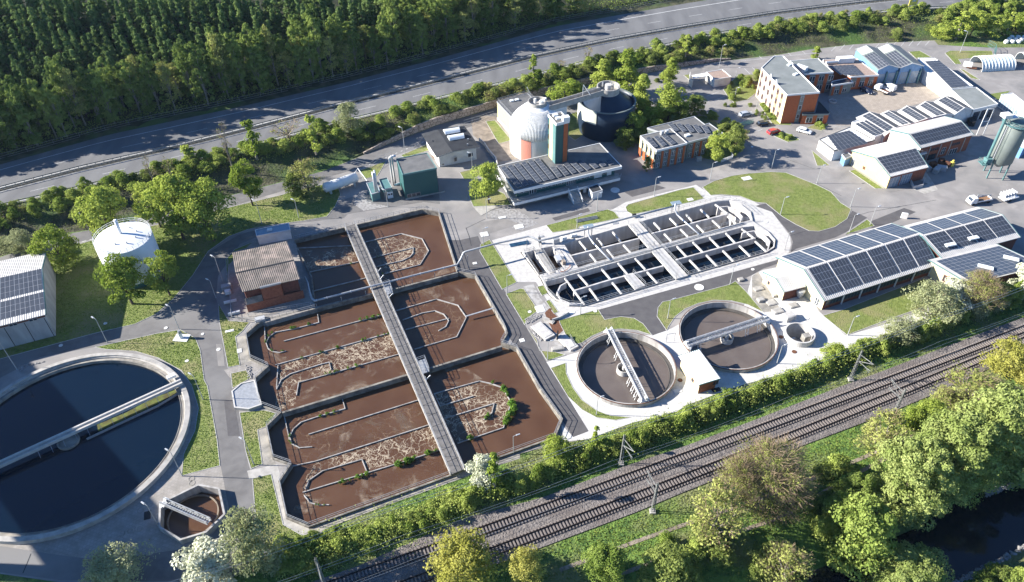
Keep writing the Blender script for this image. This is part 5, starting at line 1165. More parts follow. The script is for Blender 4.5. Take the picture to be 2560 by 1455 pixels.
railing(t, [W_, tpoly[0], lerp2(tpoly[0],tpoly[1],.48)], 2.3, h=.8); railing(t, [lerp2(tpoly[0],tpoly[1],.6), tpoly[1], E_], 2.3, h=.8)
mb = MB(); bs_ = inward([tpoly[0],tpoly[1],N_,W_], 1.6); mb.prism(bs_, -.1, 1.75); mb.build('basement', M['old_concrete'], t)
mb = MB(); s0, s1 = lerp2(tpoly[0],tpoly[1],.50), lerp2(tpoly[0],tpoly[1],.585); nn = Vector((s1[1]-s0[1], -(s1[0]-s0[0]))).normalized()
for i in range(11):
    f = i*.33; q = [(s0[0]+nn.x*f, s0[1]+nn.y*f), (s1[0]+nn.x*f, s1[1]+nn.y*f), (s1[0]+nn.x*(f+.34), s1[1]+nn.y*(f+.34)), (s0[0]+nn.x*(f+.34), s0[1]+nn.y*(f+.34))]; mb.prism(q, -.05, 2.0-i*.18)
mb.build('stair', M['concrete'], t)
for s in (s0, s1):
    mb = MB(); e0 = (s[0]+nn.x*3.7, s[1]+nn.y*3.7); mb.bar((*s,3.0),(*e0,1.0),.1,.12); mb.bar((*s,2.2),(*e0,.3),.08,.5); mb.build('stair_rail', M['white_metal'], t)
racks(t, 'B4', (150,962), (320,1165), (490,880), (655,1080), 6, 8, LH_, w=1.35, tilt=.22)
racks(t, 'B4', (650,960), (725,1060), (915,895), (1020,985), 5, 4, LH_, w=1.35, tilt=.22); racks(t, 'B4', (960,935), (1020,985), (1210,890), (1250,935), 4, 2, LH_, w=1.35, tilt=.22)
t2_, w_, b_ = flat_building('shed', 'small dark flat-roofed shed in front of the long solar-roofed building', 'B4', [(1010,1165),(1110,1130),(1160,1195),(1055,1225)], 2.3, 'white_wall', 'dark_roof', cat='shed')
# --- lift tower
TH = 17.5
t, w_, b_ = flat_building('stair_tower', 'slim tower striped teal, yellow and orange in front of the white digester', 'B4', [(605,430),(740,402),(825,492),(690,525)], TH, 'teal', 'bitumen', cat='tower', rim='white_metal', fascia=.6, parapet=.4, z0=0)
W0, S0, E0 = Q('B4',605,430,TH), Q('B4',690,525,TH), Q('B4',825,492,TH)
lw1 = hypot(S0[0]-W0[0], S0[1]-W0[1]); lw2 = hypot(E0[0]-S0[0], E0[1]-S0[1])
panel(t, W0, S0, lw1*.2, lw1*.62, 5, TH-.7, 'yellow_wall', name='yellow_stripe', proud=-.03); panel(t, W0, S0, lw1*.62, lw1*.95, 5, TH-.7, 'light_teal', name='pale_stripe', proud=-.03)
for zz in (7.5,10.5,13.5): window(t, W0, S0, lw1*.04, lw1*.17, zz, zz+1.3, frame='dark', n=1, proud=-.02)
panel(t, S0, E0, lw2*.58, lw2*.90, 5, TH-.7, 'orange', name='orange_stripe', proud=-.03)
for x, y in ((680,435),(710,465)):
    q = Q('B4',x,y,TH+.2); mb = MB(); mb.box((*q,TH+.2),(1.4,.9,.5),.4); mb.build('roof_unit', M['opal'], t)
q = Q('B4',785,465,TH+.6); mb = MB(); mb.box((*q,TH+.45),(1.9,1.5,1.3),.3); mb.build('roof_unit', M['white_metal'], t)
# --- offices with orange pilasters
OH, OH2 = 6.2, 5.6
t, w_, b_ = flat_building('office_building', 'two-storey office with orange pilasters and solar panels, right of the digesters', 'D4', [(262,1000),(800,868),(920,960),(968,945),(1132,1062),(730,1165),(560,1100)], OH2, 'silo', 'bitumen', rim='aluminium', fascia=.4)
a, b = Q('D4',730,1165,OH2), Q('D4',1132,1062,OH2); L_ = hypot(b[0]-a[0], b[1]-a[1])
for i in range(5):
    window(t, a, b, .6+i*2.3, 1.7+i*2.3, 3.3, 4.7, n=2); panel(t, a, b, 1.9+i*2.3, 2.5+i*2.3, 0, 5.0, 'orange', name='pilaster', proud=.1); window(t, a, b, .6+i*2.3, 1.7+i*2.3, .6, 2.0, n=2)
racks(t, 'D4', (520,950), (605,1035), (900,975), (960,1060), 5, 5, OH2, w=1.3, tilt=.25)
q = Q('D4',720,1090,OH2); mb = MB(); mb.box((*q,OH2+.2),(1.5,.9,.5),.4); mb.build('roof_unit', M['opal'], t)
t, w_, b_ = flat_building('office_wing', 'taller front wing of the orange pilastered office with yellow west wall', 'D4', [(183,1090),(532,1008),(722,1172),(370,1258)], OH, 'silo', 'bitumen', rim='white_metal', fascia=.45)
a, b, c_ = Q('D4',183,1090,OH), Q('D4',370,1258,OH), Q('D4',722,1172,OH); L1_ = hypot(b[0]-a[0], b[1]-a[1]); L2_ = hypot(c_[0]-b[0], c_[1]-b[1])
for i in range(4):
    u0 = L1_*(.02+i*.25); panel(t, a, b, u0, u0+L1_*.13, 2.8, 5.7, 'pale_wall', proud=.06); panel(t, a, b, u0, u0+L1_*.13, 0, 2.8, 'orange', name='pilaster', proud=.07)
    window(t, a, b, u0+L1_*.14, u0+L1_*.22, 3.3, 4.8, n=1, frame='dark'); window(t, a, b, u0+L1_*.14, u0+L1_*.22, .7, 2.2, n=1, frame='dark')
for i in range(4):
    u0 = L2_*(.04+i*.235); window(t, b, c_, u0, u0+L2_*.11, 3.3, 4.8, n=2); window(t, b, c_, u0, u0+L2_*.11, .7, 2.0, n=2); panel(t, b, c_, u0+L2_*.135, u0+L2_*.20, 0, 5.6, 'orange', name='pilaster', proud=.1)
racks(t, 'D4', (270,1110), (360,1220), (450,1085), (565,1185), 3, 4, OH, w=1.3, tilt=.25)
for x, y in ((430,1055),(485,1045)): q = Q('D4',x,y,OH+.5); mb = MB(); mb.box((*q,OH+.5),(.8,.8,1.2),.4); mb.build('roof_unit', M['aluminium'], t)
# --- white garage
t, w_, b_ = flat_building('garage', 'small white garage with rusty flat roof beside the car park', 'D4', [(935,365),(1118,335),(1222,420),(1030,450)], 2.8, 'white_wall', 'pink_gravel', rim='white_metal')
t = thing('carport', 'open white-framed carport joined to the small garage', 'carport', Q('D4',860,430,0)); CEN[t.name] = Q('D4',860,430,0)
mb = MB(); mb.prism(QL('D4', [(770,400),(930,372),(965,405),(790,435)], 2.6), 2.5, 2.62); mb.build('roof', M['white_metal'], t)
mb = MB(); mb.wall(QL('D4', [(775,500),(740,470),(748,400)], 1.3), .15, 0, 2.5); mb.build('side_wall', M['white_wall'], t)
for q in QL('D4', [(770,400),(790,440),(960,408),(930,375),(870,390)], 2.5): mb = MB(); mb.bar((*q,0),(*q,2.5),.14); mb.build('post', M['steel'], t)
# --- red office block
RH = 9.6
t, w_, b_ = flat_building('red_office', 'three-storey office with red end wall and yellow and white window front', 'D1', [(222,358),(378,210),(503,207),(972,672),(552,706)], RH, 'orange', 'grey_roof', rim='white_metal', fascia=.3, parapet=.5)
a, b, c_ = Q('D1',222,358,RH), Q('D1',552,706,RH), Q('D1',972,672,RH); L1_ = hypot(b[0]-a[0], b[1]-a[1]); L2_ = hypot(c_[0]-b[0], c_[1]-b[1])
panel(t, a, b, .05, L1_-.05, 0, RH-.3, 'pale_wall', name='front_render', proud=-.04)
n_ = 6
for i in range(n_):
    u0 = L1_*(.045+i*.155)
    panel(t, a, b, u0-.15, u0+1.5, .4, RH-.3, 'white_wall', name='white_bay', proud=0)
    for fl in range(3): window(t, a, b, u0+.05, u0+1.2, 1.1+fl*3.0, 2.7+fl*3.0, frame='brick', n=2, proud=.03)
for f0_, f1_ in ((.3,.45),(.52,.67),):
    A_, B_ = Vector((*lerp2(a,b,f0_),0)), Vector((*lerp2(a,b,f1_),0)); d = (B_-A_); nn = Vector((d.y,-d.x,0)).normalized()*.15
    mb = MB(); prof = [(0,RH-.2),(.25,RH+.35),(.5,RH+1.5),(.75,RH+.35),(1,RH-.2)]
    for s in range(4):
        p, q = prof[s], prof[s+1]; P_, Q_ = A_+d*p[0], A_+d*q[0]
        mb.hexa([(*(P_-nn).xy,RH-.3),(*(Q_-nn).xy,RH-.3),(*(Q_+nn).xy,RH-.3),(*(P_+nn).xy,RH-.3)], [(*(P_-nn).xy,p[1]),(*(Q_-nn).xy,q[1]),(*(Q_+nn).xy,q[1]),(*(P_+nn).xy,p[1])])
    mb.build('gablet', M['white_wall'], t)
panel(t, b, c_, L2_*.43, L2_*.56, 0, RH-.35, 'silo', name='stair_strip', proud=-.03)
for fl in range(3): window(t, b, c_, L2_*.45, L2_*.54, 1.4+fl*2.9, 2.9+fl*2.9, n=1, proud=.03)
for x, y in ((660,435),(585,312)): q = Q('D1',x,y,RH+.2); mb = MB(); mb.box((*q,RH+.15),(1.6,.9,.4),.6); mb.build('roof_unit', M['opal'], t)
# annex right of the red wall
t, w_, b_ = flat_building('entrance_annex', 'single-storey brick annex at the foot of the red office end wall', 'D1', [(740,935),(905,925),(950,770),(1100,925),(1085,948),(752,955)], 3.3, 'orange', 'dark_roof', rim='silo')
a, b = Q('D1',752,955,3.3), Q('D1',1085,948,3.3)
for u0 in (1.4,4.6): window(t, a, b, u0, u0+1.9, .5, 2.2, n=2); panel(t, a, b, u0, u0+1.9, 2.2, 3.0, 'silo')
t, w_, b_ = flat_building('middle_office', 'red-columned two-storey office block with grey flat roof behind the three-storey one', 'D1', [(585,268),(950,236),(1148,412),(772,437)], 7.0, 'silo', 'grey_roof', rim='white_metal')
a, b = Q('D1',772,437,7), Q('D1',1148,412,7)
for i in range(3):
    panel(t, a, b, .9+i*3.1, 2.0+i*3.1, 0, 6.6, 'orange', name='pilaster', proud=.08)
    for fl in range(2): window(t, a, b, 2.2+i*3.1, 3.9+i*3.1, 1.2+fl*3.1, 2.9+fl*3.1, n=2)
mb = MB(); q = Q('D1',735,360,7.5); mb.box((*q,7.6),(1.8,3.6,1.3),.75); mb.build('roof_unit', M['white_metal'], t)
t, w_, b_ = flat_building('glazed_annex', 'low annex with orange columns between the offices and the blue hall', 'D1', [(1120,530),(1345,482),(1395,540),(1120,585)], 3.6, 'silo', 'navy', rim='white_metal')
a, b = Q('D1',1120,585,3.6), Q('D1',1395,540,3.6)
for i in range(2): panel(t, a, b, .7+i*2.9, 1.5+i*2.9, 0, 3.2, 'orange', name='pilaster', proud=.08); window(t, a, b, 1.7+i*2.9, 3.3+i*2.9, .5, 1.9, n=2)
t, w_, b_ = flat_building('canteen', 'flat gravel-roofed block with solar panels attached to the blue hall', 'D1', [(1020,300),(1010,250),(1440,235),(1728,450),(1370,472)], 4.6, 'orange', 'pink_gravel', rim='white_metal')
a, b = Q('D1',1370,472,4.6), Q('D1',1728,450,4.6)
for i in range(3): window(t, a, b, .6+i*2.9, 2.2+i*2.9, 1.0, 2.8, n=2); panel(t, a, b, .6+i*2.9, 2.2+i*2.9, 2.9, 4.1, 'silo')
racks(t, 'D1', (1110,330), (1260,440), (1370,320), (1500,452), 6, 5, 4.6, w=1.5, tilt=.12)
q = Q('D1',1190,270,5); mb = MB(); mb.tube([(*Q('D1',1050,290,5.2),5.2),(*Q('D1',1310,265,5.2),5.2)], .45, 10); mb.build('duct', M['aluminium'], t)
q = Q('D1',1300,235,5.8); mb = MB(); mb.box((*q,5.4),(5.5,2.2,1.6),.1); mb.build('duct_box', M['white_metal'], t)
# --- blue hall with two gables
for i, (A0, A1, R0, R1, B0, B1, l) in enumerate([((1430,115),(1712,382),(1570,65),(1862,312),(1712,108),(2003,352),'left bay of the blue hall with solar roof and skylight'),((1708,100),(2003,352),(1860,45),(2165,292),(1990,82),(2310,330),'right bay of the blue hall with solar roof and skylight')]):
    he, hr = 6.0, 7.4
    t, c, e = gable('blue_hall', l, 'building', Q('D1',*A0,he), Q('D1',*A1,he), Q('D1',*R0,hr), Q('D1',*R1,hr), Q('D1',*B0,he), Q('D1',*B1,he), he, hr, 'blue_wall', 'silo', 'grey_roof', end_trim='aluminium', inset=.3)
    pl = (c[0], c[1], c[2]); sh = i*290-(i*14); sy = -18*i
    pv_px(t, 'D1', [(1535+sh,205+sy),(1665+sh,155+sy),(1865+sh,312+sy),(1722+sh,372+sy)], pl, 4, 6)
    p4 = [on_plane('D1', x+sh, y+sy, pl) for x, y in ((1445,122),(1565,78),(1650,145),(1520,192))]
    mb = MB(); mb.hexa([q+Vector((0,0,.03)) for q in p4], [q+Vector((0,0,.12)) for q in p4]); mb.build('skylight', M['white_metal'], t)
    g0, g1 = e[1][0], e[1][2]; L_ = (g1-g0).length
    for j in range(2):
        window(t, g0[:2], g1[:2], .5+j*L_*.5, L_*.42+j*L_*.5, .1, 4.3, frame='blue_wall', n=4, glass='skylight', name='roller_door', cross=.5)
        panel(t, g0[:2], g1[:2], L_*.44+j*L_*.5, L_*.49+j*L_*.5, 0, 4.9, 'light_teal', name='column', proud=.5)
# --- long garage row
t, w_, b_ = flat_building('garage_row', 'long low white building with solar panels right of the paved courtyard', 'A3', [(1765,430),(1892,432),(2178,640),(2012,660),(1820,525)], 4.2, 'white_wall', 'white_wall', rim='white_metal')
racks(t, 'A3', (1835,455), (2030,650), (1905,450), (2125,640), 4, 12, 4.2, w=1.6, tilt=.1)
t, w_, b_ = flat_building('vehicle_garage', 'grey flat-roofed garage with open bays at the end of the long white row', 'A3', [(2012,664),(2200,648),(2362,772),(2180,815)], 4.0, 'white_wall', 'grey_roof', rim='white_metal')
a, b = Q('A3',2180,815,4), Q('A3',2362,772,4)
for i in range(3): window(t, a, b, .8+i*3.0, 3.2+i*3.0, 0, 2.9, frame='dark', n=1, glass='glass', name='garage_door')
# white courtyard side wall
# --- row of small gabled roofs
rows = [((595,440),(885,665),(715,382),(1060,560),(850,405),(1090,545),1),((852,405),(1090,548),(945,362),(1228,512),(1060,375),(1260,508),2),((1060,375),(1268,505),(1168,305),(1425,452),(1280,325),(1465,445),3),((1280,320),(1480,440),(1392,252),(1645,402),(1490,262),(1735,410),4),((1488,260),(1735,412),(1622,190),(1865,325),(1725,205),(1965,352),5)]
for A0, A1, R0, R1, B0, B1, i in rows:
    he, hr = 4.0, 5.1
    l = ['first and largest solar gable at the lower left of the stepped roof row','second solar gable of the stepped roof row','middle solar gable of the stepped roof row','fourth solar gable of the stepped roof row','fifth solar gable, beside the grey garage roof'][i-1]
    t, c, e = gable('solar_gable', l, 'building', Q('B6',*A0,he), Q('B6',*A1,he), Q('B6',*R0,hr), Q('B6',*R1,hr), Q('B6',*B0,he), Q('B6',*B1,he), he, hr, 'white_wall', 'sheet', 'bitumen', inset=.25, end_trim='white_metal', group='gables of the stepped roof row')
    pl = (c[0], c[1], c[2])
    O, U_, V_ = c[0].lerp(c[2],.95), c[1].lerp(c[3],.95), None
    if i == 1: pv_quad(t, [c[0].lerp(c[2],.9).lerp(c[1].lerp(c[3],.9),.04), c[0].lerp(c[2],.9).lerp(c[1].lerp(c[3],.9),.93), c[0].lerp(c[2],.35).lerp(c[1].lerp(c[3],.35),.93), c[0].lerp(c[2],.35).lerp(c[1].lerp(c[3],.35),.04)], 8, 2)
    else: pv_quad(t, [c[0].lerp(c[2],.92).lerp(c[1].lerp(c[3],.92),.05), c[0].lerp(c[2],.92).lerp(c[1].lerp(c[3],.92),.97), c[0].lerp(c[2],.3).lerp(c[1].lerp(c[3],.3),.97), c[0].lerp(c[2],.3).lerp(c[1].lerp(c[3],.3),.05)], 8, 2)
t, w_, b_ = flat_building('flat_annex', 'white flat annex with a narrow field of solar panels beside the first gable', 'B6', [(520,500),(610,465),(915,632),(795,672)], 4.0, 'white_wall', 'white_wall', rim='white_metal')
racks(t, 'B6', (575,515), (790,650), (680,480), (890,620), 3, 7, 4.0, w=1.3, tilt=.1)
t, w_, b_ = flat_building('corner_building', 'white flat-roofed corner building with a field of solar panels by the road bend', 'B6', [(130,702),(500,555),(795,715),(310,838)], 3.4, 'white_wall', 'white_wall', rim='bitumen', fascia=.2)
racks(t, 'B6', (240,680), (510,615), (345,820), (690,735), 5, 7, 3.4, w=1.55, tilt=.15)
# --- brick hall
he, hr = 6.2, 7.6
t, c, e = gable('brick_hall', 'tall brick hall with white west roof slope and solar panels on the east slope', 'building', Q('B6',975,592,he), Q('B6',1610,425,he), Q('B6',1195,638,hr), Q('B6',1815,478,hr), Q('B6',1330,800,5.2), Q('B6',1980,655,5.2), he, hr, 'brick', 'sheet', 'sheet', heB=5.2, gable_m='white_wall', end_trim='light_teal', inset=.3)
ribs(t, c[4], c[5], c[3], c[2]); pl = (c[4], c[5], c[2])
pv_quad(t, [c[4].lerp(c[2],.92).lerp(c[5].lerp(c[3],.92),.02), c[4].lerp(c[2],.92).lerp(c[5].lerp(c[3],.92),.97), c[4].lerp(c[2],.2).lerp(c[5].lerp(c[3],.2),.97), c[4].lerp(c[2],.2).lerp(c[5].lerp(c[3],.2),.02)], 20, 3)
a, b = e[0][2][:2], e[1][2][:2]; L_ = hypot(b[0]-a[0], b[1]-a[1])
for i, (k_, u) in enumerate((('w',.12),('s',.30),('w',.50),('s',.72))):
    if k_ == 'w': window(t, a, b, L_*u-.7, L_*u+.8, .9, 3.1, n=2, cross=.6)
    else: window(t, a, b, L_*u-1.5, L_*u+1.5, 2.9, 3.9, frame='brick', n=4); window(t, a, b, L_*u-1.3, L_*u+1.4, 0, 1.8, frame='white_metal' if u > .5 else 'dark', n=3, name='doorway')
for u in (.2,.41,.61,.88): panel(t, a, b, L_*u-.15, L_*u+.15, 0, 4.6, 'concrete', name='pilaster', proud=.12)
q = Q('B6',1335,855,3.4); mb = MB(); mb.box((*q,3.2),(3.2,1.8,.3),.35); mb.build('balcony', M['white_metal'], t); railing(t, [(q[0]-1.6,q[1]-.9),(q[0]+1.6,q[1]-.3)], 3.35, h=1.0)
# --- yellow gabled hall
he, hr = 4.4, 6.0
t, c, e = gable('yellow_hall', 'gabled hall with pale yellow end wall and solar slope facing the yard', 'building', Q('B6',510,832,he), Q('B6',1000,720,he), Q('B6',790,915,hr), Q('B6',1280,800,hr), Q('B6',982,1150,4.0), Q('B6',1428,1030,4.0), he, hr, 'brick', 'white_wall', 'sheet', heB=4.0, gable_m='yellow_wall', end_trim='light_teal', inset=.3)
ribs(t, c[4], c[5], c[3], c[2]); pl = (c[4], c[5], c[2])
pv_quad(t, [c[4].lerp(c[2],.95).lerp(c[5].lerp(c[3],.95),.03), c[4].lerp(c[2],.95).lerp(c[5].lerp(c[3],.95),.97), c[4].lerp(c[2],.15).lerp(c[5].lerp(c[3],.15),.97), c[4].lerp(c[2],.15).lerp(c[5].lerp(c[3],.15),.03)], 10, 5)
a, b = e[0][2][:2], e[1][2][:2]; L_ = hypot(b[0]-a[0], b[1]-a[1])
window(t, a, b, .3, L_*.3, .1, 3.2, frame='aluminium', n=3, name='roller_door', glass='skylight', cross=.5); window(t, a, b, L_*.34, L_*.62, .1, 3.2, frame='aluminium', n=4, name='roller_door', glass='skylight', cross=.5)
a2, b2 = e[0][0][:2], e[0][2][:2]; window(t, a2, b2, .6, 1.8, .2, 2.4, frame='white_metal', n=3, name='door', cross=.5); panel(t, a2, b2, 4.8, 5.6, 1.2, 2.1, 'rust', name='wall_emblem')
mb = MB(); mb.wall(QL('B6', [(1215,1190),(1250,1270),(1360,1250),(1385,1180)], .5), .2, 0, .9); tag(mb.build('cellar_wall', M['new_concrete']), 'low white wall round the cellar stair in front of the yellow gabled hall', 'wall')
t, w_, b_ = flat_building('passage', 'low glazed passage between the corner building and the yellow gabled hall', 'B6', [(400,880),(470,855),(530,900),(445,935)], 2.6, 'blue_wall', 'bitumen')
# --- silo
SC = Q('D3',770,840,5.0); SR = 3.0
t = thing('silo', 'tall grey-green cylindrical silo on legs with steel platforms at the right edge', 'silo', (*SC,0)); CEN[t.name] = SC
ZT = 16.4
mb = MB(); mb.lathe(SC, [(.5,3.0),(SR,5.0),(SR,ZT),(SR-.5,ZT+.3),(.05,ZT+.7)], 48); mb.build('shell', M['silo'], t, smooth=True)
for a in (radians(-150), radians(-60), radians(30), radians(120)):
    q = (SC[0]+cos(a)*SR*.95, SC[1]+sin(a)*SR*.95); mb = MB(); mb.bar((*q,0),(*q,5.5),.28); mb.build('leg', M['light_teal'], t)
railing(t, circle(SC, SR+.6, 16), ZT, h=1.1, closed=True, post=1.2, r=.08, material=M['light_teal'])
mb = MB(); mb.lathe(SC, [(SR,ZT-.15),(SR+.75,ZT-.15),(SR+.75,ZT),(SR,ZT)], 24); mb.build('top_platform', M['light_teal'], t)
q = (SC[0]-SR-1.2, SC[1]-.8); mb = MB(); mb.tube([(*q,4.0),(*q,18.6)], .38, 12); mb.build('bucket_elevator', M['light_teal'], t)
mb = MB(); mb.box((q[0],q[1]+.2,18.8),(2.2,2.0,.9),.2); mb.box((q[0]+1.6,q[1]+.5,18.2),(3.2,1.8,.15),.2); mb.build('elevator_head', M['white_metal'], t)
mb = MB(); mb.box((q[0]-.2,q[1],4.5),(2.6,2.4,.15),.1); mb.box((q[0]+.2,q[1]-.3,5.6),(1.8,1.6,1.4),.1); mb.build('lower_platform', M['light_teal'], t)
railing(t, [(q[0]-1.5,q[1]-1.2),(q[0]+1.1,q[1]-1.2),(q[0]+1.1,q[1]+1.2),(q[0]-1.5,q[1]+1.2)], 4.6, h=1.1, closed=True, post=.8, material=M['light_teal'])
mb = MB()
for dx in (-.25,.25): mb.bar((SC[0]-SR-.3+dx*.3,SC[1]-1.6+dx,4.6),(SC[0]-SR-.3+dx*.3,SC[1]-1.6+dx,ZT),.08)
for i in range(26): mb.bar((SC[0]-SR-.38,SC[1]-1.85,4.9+i*.45),(SC[0]-SR-.22,SC[1]-1.35,4.9+i*.45),.06)
mb.build('ladder', M['aluminium'], t)
p0_, p1_ = Q('D3',560,560,1.5), Q('D3',640,400,8)
mb = MB()
for dx in (0, 1.9):
    mb.bar((p0_[0]+dx,p0_[1],0),(p0_[0]+dx,p0_[1],8.5),.16)
mb.bar((p0_[0],p0_[1],8.5),(p0_[0]+1.9,p0_[1],8.5),.16); mb.bar((p0_[0],p0_[1],4.5),(p0_[0]+1.9,p0_[1],4.5),.12)
tag(mb.build('tubular_portal', M['white_metal']), 'pale tubular steel frame standing left of the silo', 'frame')
# --- big solar hall near the railway
he, hr = 4.8, 6.6
t, c, e = gable('solar_hall', 'long low hall with dark solar roof and yellow end wall beside the white paving', 'building', Q('A6',718,490,he), Q('A6',1560,225,he), Q('A6',920,572,hr), Q('A6',1790,305,hr), Q('A6',1066,802,3.2), Q('A6',1930,545,3.2), he, hr, 'dark_brick', 'sheet', 'sheet', heB=3.2, gable_m='pale_wall', end_trim='light_teal', inset=.5)
ribs(t, c[4], c[5], c[3], c[2], .5); SA = (c[0], c[1], c[2]); SB = (c[4], c[5], c[2])
A_, B_, R_, S2_, D_, F_ = c
for i in range(6):
    f0_, f1_ = .03+i*.162, .03+(i+1)*.162-.012
    pv_quad(t, [A_.lerp(R_,.94).lerp(B_.lerp(S2_,.94),f0_), A_.lerp(R_,.94).lerp(B_.lerp(S2_,.94),f1_), A_.lerp(R_,.06).lerp(B_.lerp(S2_,.06),f1_), A_.lerp(R_,.06).lerp(B_.lerp(S2_,.06),f0_)], 5, 4, cell='pv2')
    pv_quad(t, [D_.lerp(R_,.97).lerp(F_.lerp(S2_,.97),f0_), D_.lerp(R_,.97).lerp(F_.lerp(S2_,.97),f1_), D_.lerp(R_,.12).lerp(F_.lerp(S2_,.12),f1_), D_.lerp(R_,.12).lerp(F_.lerp(S2_,.12),f0_)], 6, 4)
a, b = e[0][2][:2], e[1][2][:2]; L_ = hypot(b[0]-a[0], b[1]-a[1])
for i in range(6):
    window(t, a, b, L_*(.02+i*.16), L_*(.02+i*.16)+L_*.145, 1.1, 2.8, frame='teal', n=5, glass='glass', name='window_strip'); panel(t, a, b, L_*(.165+i*.16), L_*(.17+i*.16), 0, 2.9, 'white_metal', name='column', proud=.3)
a2, b2 = e[0][0][:2], e[0][2][:2]; L2_ = hypot(b2[0]-a2[0], b2[1]-a2[1]); window(t, a2, b2, L2_-2.3, L2_-1.2, .1, 2.2, frame='white_metal', n=2, name='door', cross=.5)
he, hr = 5.0, 6.8
t, c, e = gable('solar_hall', 'higher rear hall with solar roof and two white skylights at the right edge', 'building', Q('A6',1660,262,he), Q('A6',2200,102,he), Q('A6',1800,330,hr), Q('A6',2392,165,hr), Q('A6',1930,480,4.2), Q('A6',2548,348,4.2), he, hr, 'dark_brick', 'sheet', 'sheet', heB=4.2, end_trim='light_teal', inset=.4)
ribs(t, c[4], c[5], c[3], c[2], .5); A_, B_, R_, S2_, D_, F_ = c
for i in range(4):
    f0_, f1_ = .03+i*.24, .03+(i+1)*.24-.012
    pv_quad(t, [A_.lerp(R_,.94).lerp(B_.lerp(S2_,.94),f0_), A_.lerp(R_,.94).lerp(B_.lerp(S2_,.94),f1_), A_.lerp(R_,.2).lerp(B_.lerp(S2_,.2),f1_), A_.lerp(R_,.2).lerp(B_.lerp(S2_,.2),f0_)], 6, 4, cell='pv2')
    pv_quad(t, [D_.lerp(R_,.97).lerp(F_.lerp(S2_,.97),f0_), D_.lerp(R_,.97).lerp(F_.lerp(S2_,.97),f1_), D_.lerp(R_,.22).lerp(F_.lerp(S2_,.22),f1_), D_.lerp(R_,.22).lerp(F_.lerp(S2_,.22),f0_)], 6, 4)
for x, y in ((2005,398),(2175,348)):
    q = on_plane('A6', x, y, (D_, F_, R_)); mb = MB(); mb.box((q.x,q.y,q.z+.3),(2.6,1.0,.35),.28); mb.build('skylight', M['opal'], t)
t, c, e = gable('brick_wing', 'brick and yellow wing with solar roof and two white skylights beside the blossom trees', 'building', Q('A6',1835,502,4.2), Q('A6',2350,388,4.2), Q('A6',1850,506,4.22), Q('A6',2360,391,4.22), Q('A6',2160,692,3.9), Q('A6',2700,540,3.9), 4.2, 4.25, 'dark_brick', 'sheet', 'sheet', heB=3.9, gable_m='pale_wall', end_trim='light_teal', inset=.4)
A_, B_, R_, S2_, D_, F_ = c
pv_quad(t, [D_.lerp(R_,.93).lerp(F_.lerp(S2_,.93),.05), D_.lerp(R_,.93).lerp(F_.lerp(S2_,.93),.97), D_.lerp(R_,.03).lerp(F_.lerp(S2_,.03),.97), D_.lerp(R_,.03).lerp(F_.lerp(S2_,.03),.05)], 13, 9, cell='pv2')
for x, y in ((2265,565),(2455,500)):
    q = on_plane('A6', x, y, (D_, F_, R_)); mb = MB(); mb.box((q.x,q.y,q.z+.35),(3.2,1.1,.3),-.45); mb.build('skylight', M['opal'], t)
a2, b2 = e[0][0][:2], e[0][2][:2]; L2_ = hypot(b2[0]-a2[0], b2[1]-a2[1])
for f_ in (.42,.58): window(t, a2, b2, L2_*f_, L2_*f_+1.1, .8, 2.6, frame='brick', n=2, cross=.5)
# little annex with ribbed roof
he, hr = 3.6, 4.2
t, c, e = gable('annex', 'small yellow annex with pale ribbed roof at the end of the solar hall', 'building', Q('A6',615,592,3.0), Q('A6',850,540,3.0), Q('A6',712,640,3.9), Q('A6',905,590,3.9), Q('A6',775,745,2.9), Q('A6',935,700,2.9), 3.0, 3.9, 'dark_brick', 'white_wall', 'sheet', heB=2.9, gable_m='pale_wall', end_trim='light_teal', inset=.25)
ribs(t, c[4], c[5], c[3], c[2], .4)
a2, b2 = e[0][0][:2], e[0][2][:2]; window(t, a2, b2, 1.6, 2.3, .9, 1.8, frame='brick', n=1)
# --- ribbed shed between the clarifiers
t, c, e = gable('ribbed_shed', 'small yellow and brick shed with white ribbed roof between the two round clarifiers', 'building', Q('C1',1222,690,3.3), Q('C1',1410,955,3.3), Q('C1',1255,680,3.36), Q('C1',1440,946,3.36), Q('C1',1412,630,3.3), Q('C1',1605,895,3.3), 3.3, 3.4, 'pale_wall', 'white_metal', 'white_metal', gable_m='brick', end_trim='light_teal', inset=.5)
rb = ribs(t, c[4], c[2], c[3], c[5], .42, 'white_metal', .08)
window(t, e[0][0][:2], e[1][0][:2], 4.6, 5.5, 1.0, 2.0, frame='brick', n=1); window(t, e[1][0][:2], e[1][2][:2], 3.2, 4.5, 1.2, 2.3, frame='brick', n=2)
# --- greenhouse tunnels and right edge buildings
def tunnel(a, b, wd, label):
    a = Vector((*a,0)); b = Vector((*b,0)); u = (b-a).normalized(); n = Vector((-u.y,u.x,0)); L = (b-a).length
    t = thing('poly_tunnel', label, 'greenhouse', ((a+b)/2).to_tuple()[:2]); k = 10; nn = 14; mb = MB(); vs = []
    for i in (0, 1):
        for j in range(nn+1):
            an = pi*j/nn; p = a+u*(L*i)+n*(cos(an)*wd/2)+Vector((0,0,sin(an)**.8*3.4)); vs.append(p)
    mb.add(vs, [[j,j+1,nn+2+j,nn+1+j] for j in range(nn)]); mb.build('cover', M['film'], t, smooth=True)
    for i in range(k+1):
        mb = MB(); mb.tube([a+u*(L*i/k)+n*(cos(pi*j/nn)*(wd/2+.06))+Vector((0,0,(max(sin(pi*j/nn),0))**.8*3.46)) for j in range(nn+1)], .09, 6); mb.build('hoop', M['white_metal'], t)
tunnel(Q('D2',1180,1110,0), Q('D2',1720,1080,0), 7.5, 'pale blue half-round greenhouse tunnel at the top right')
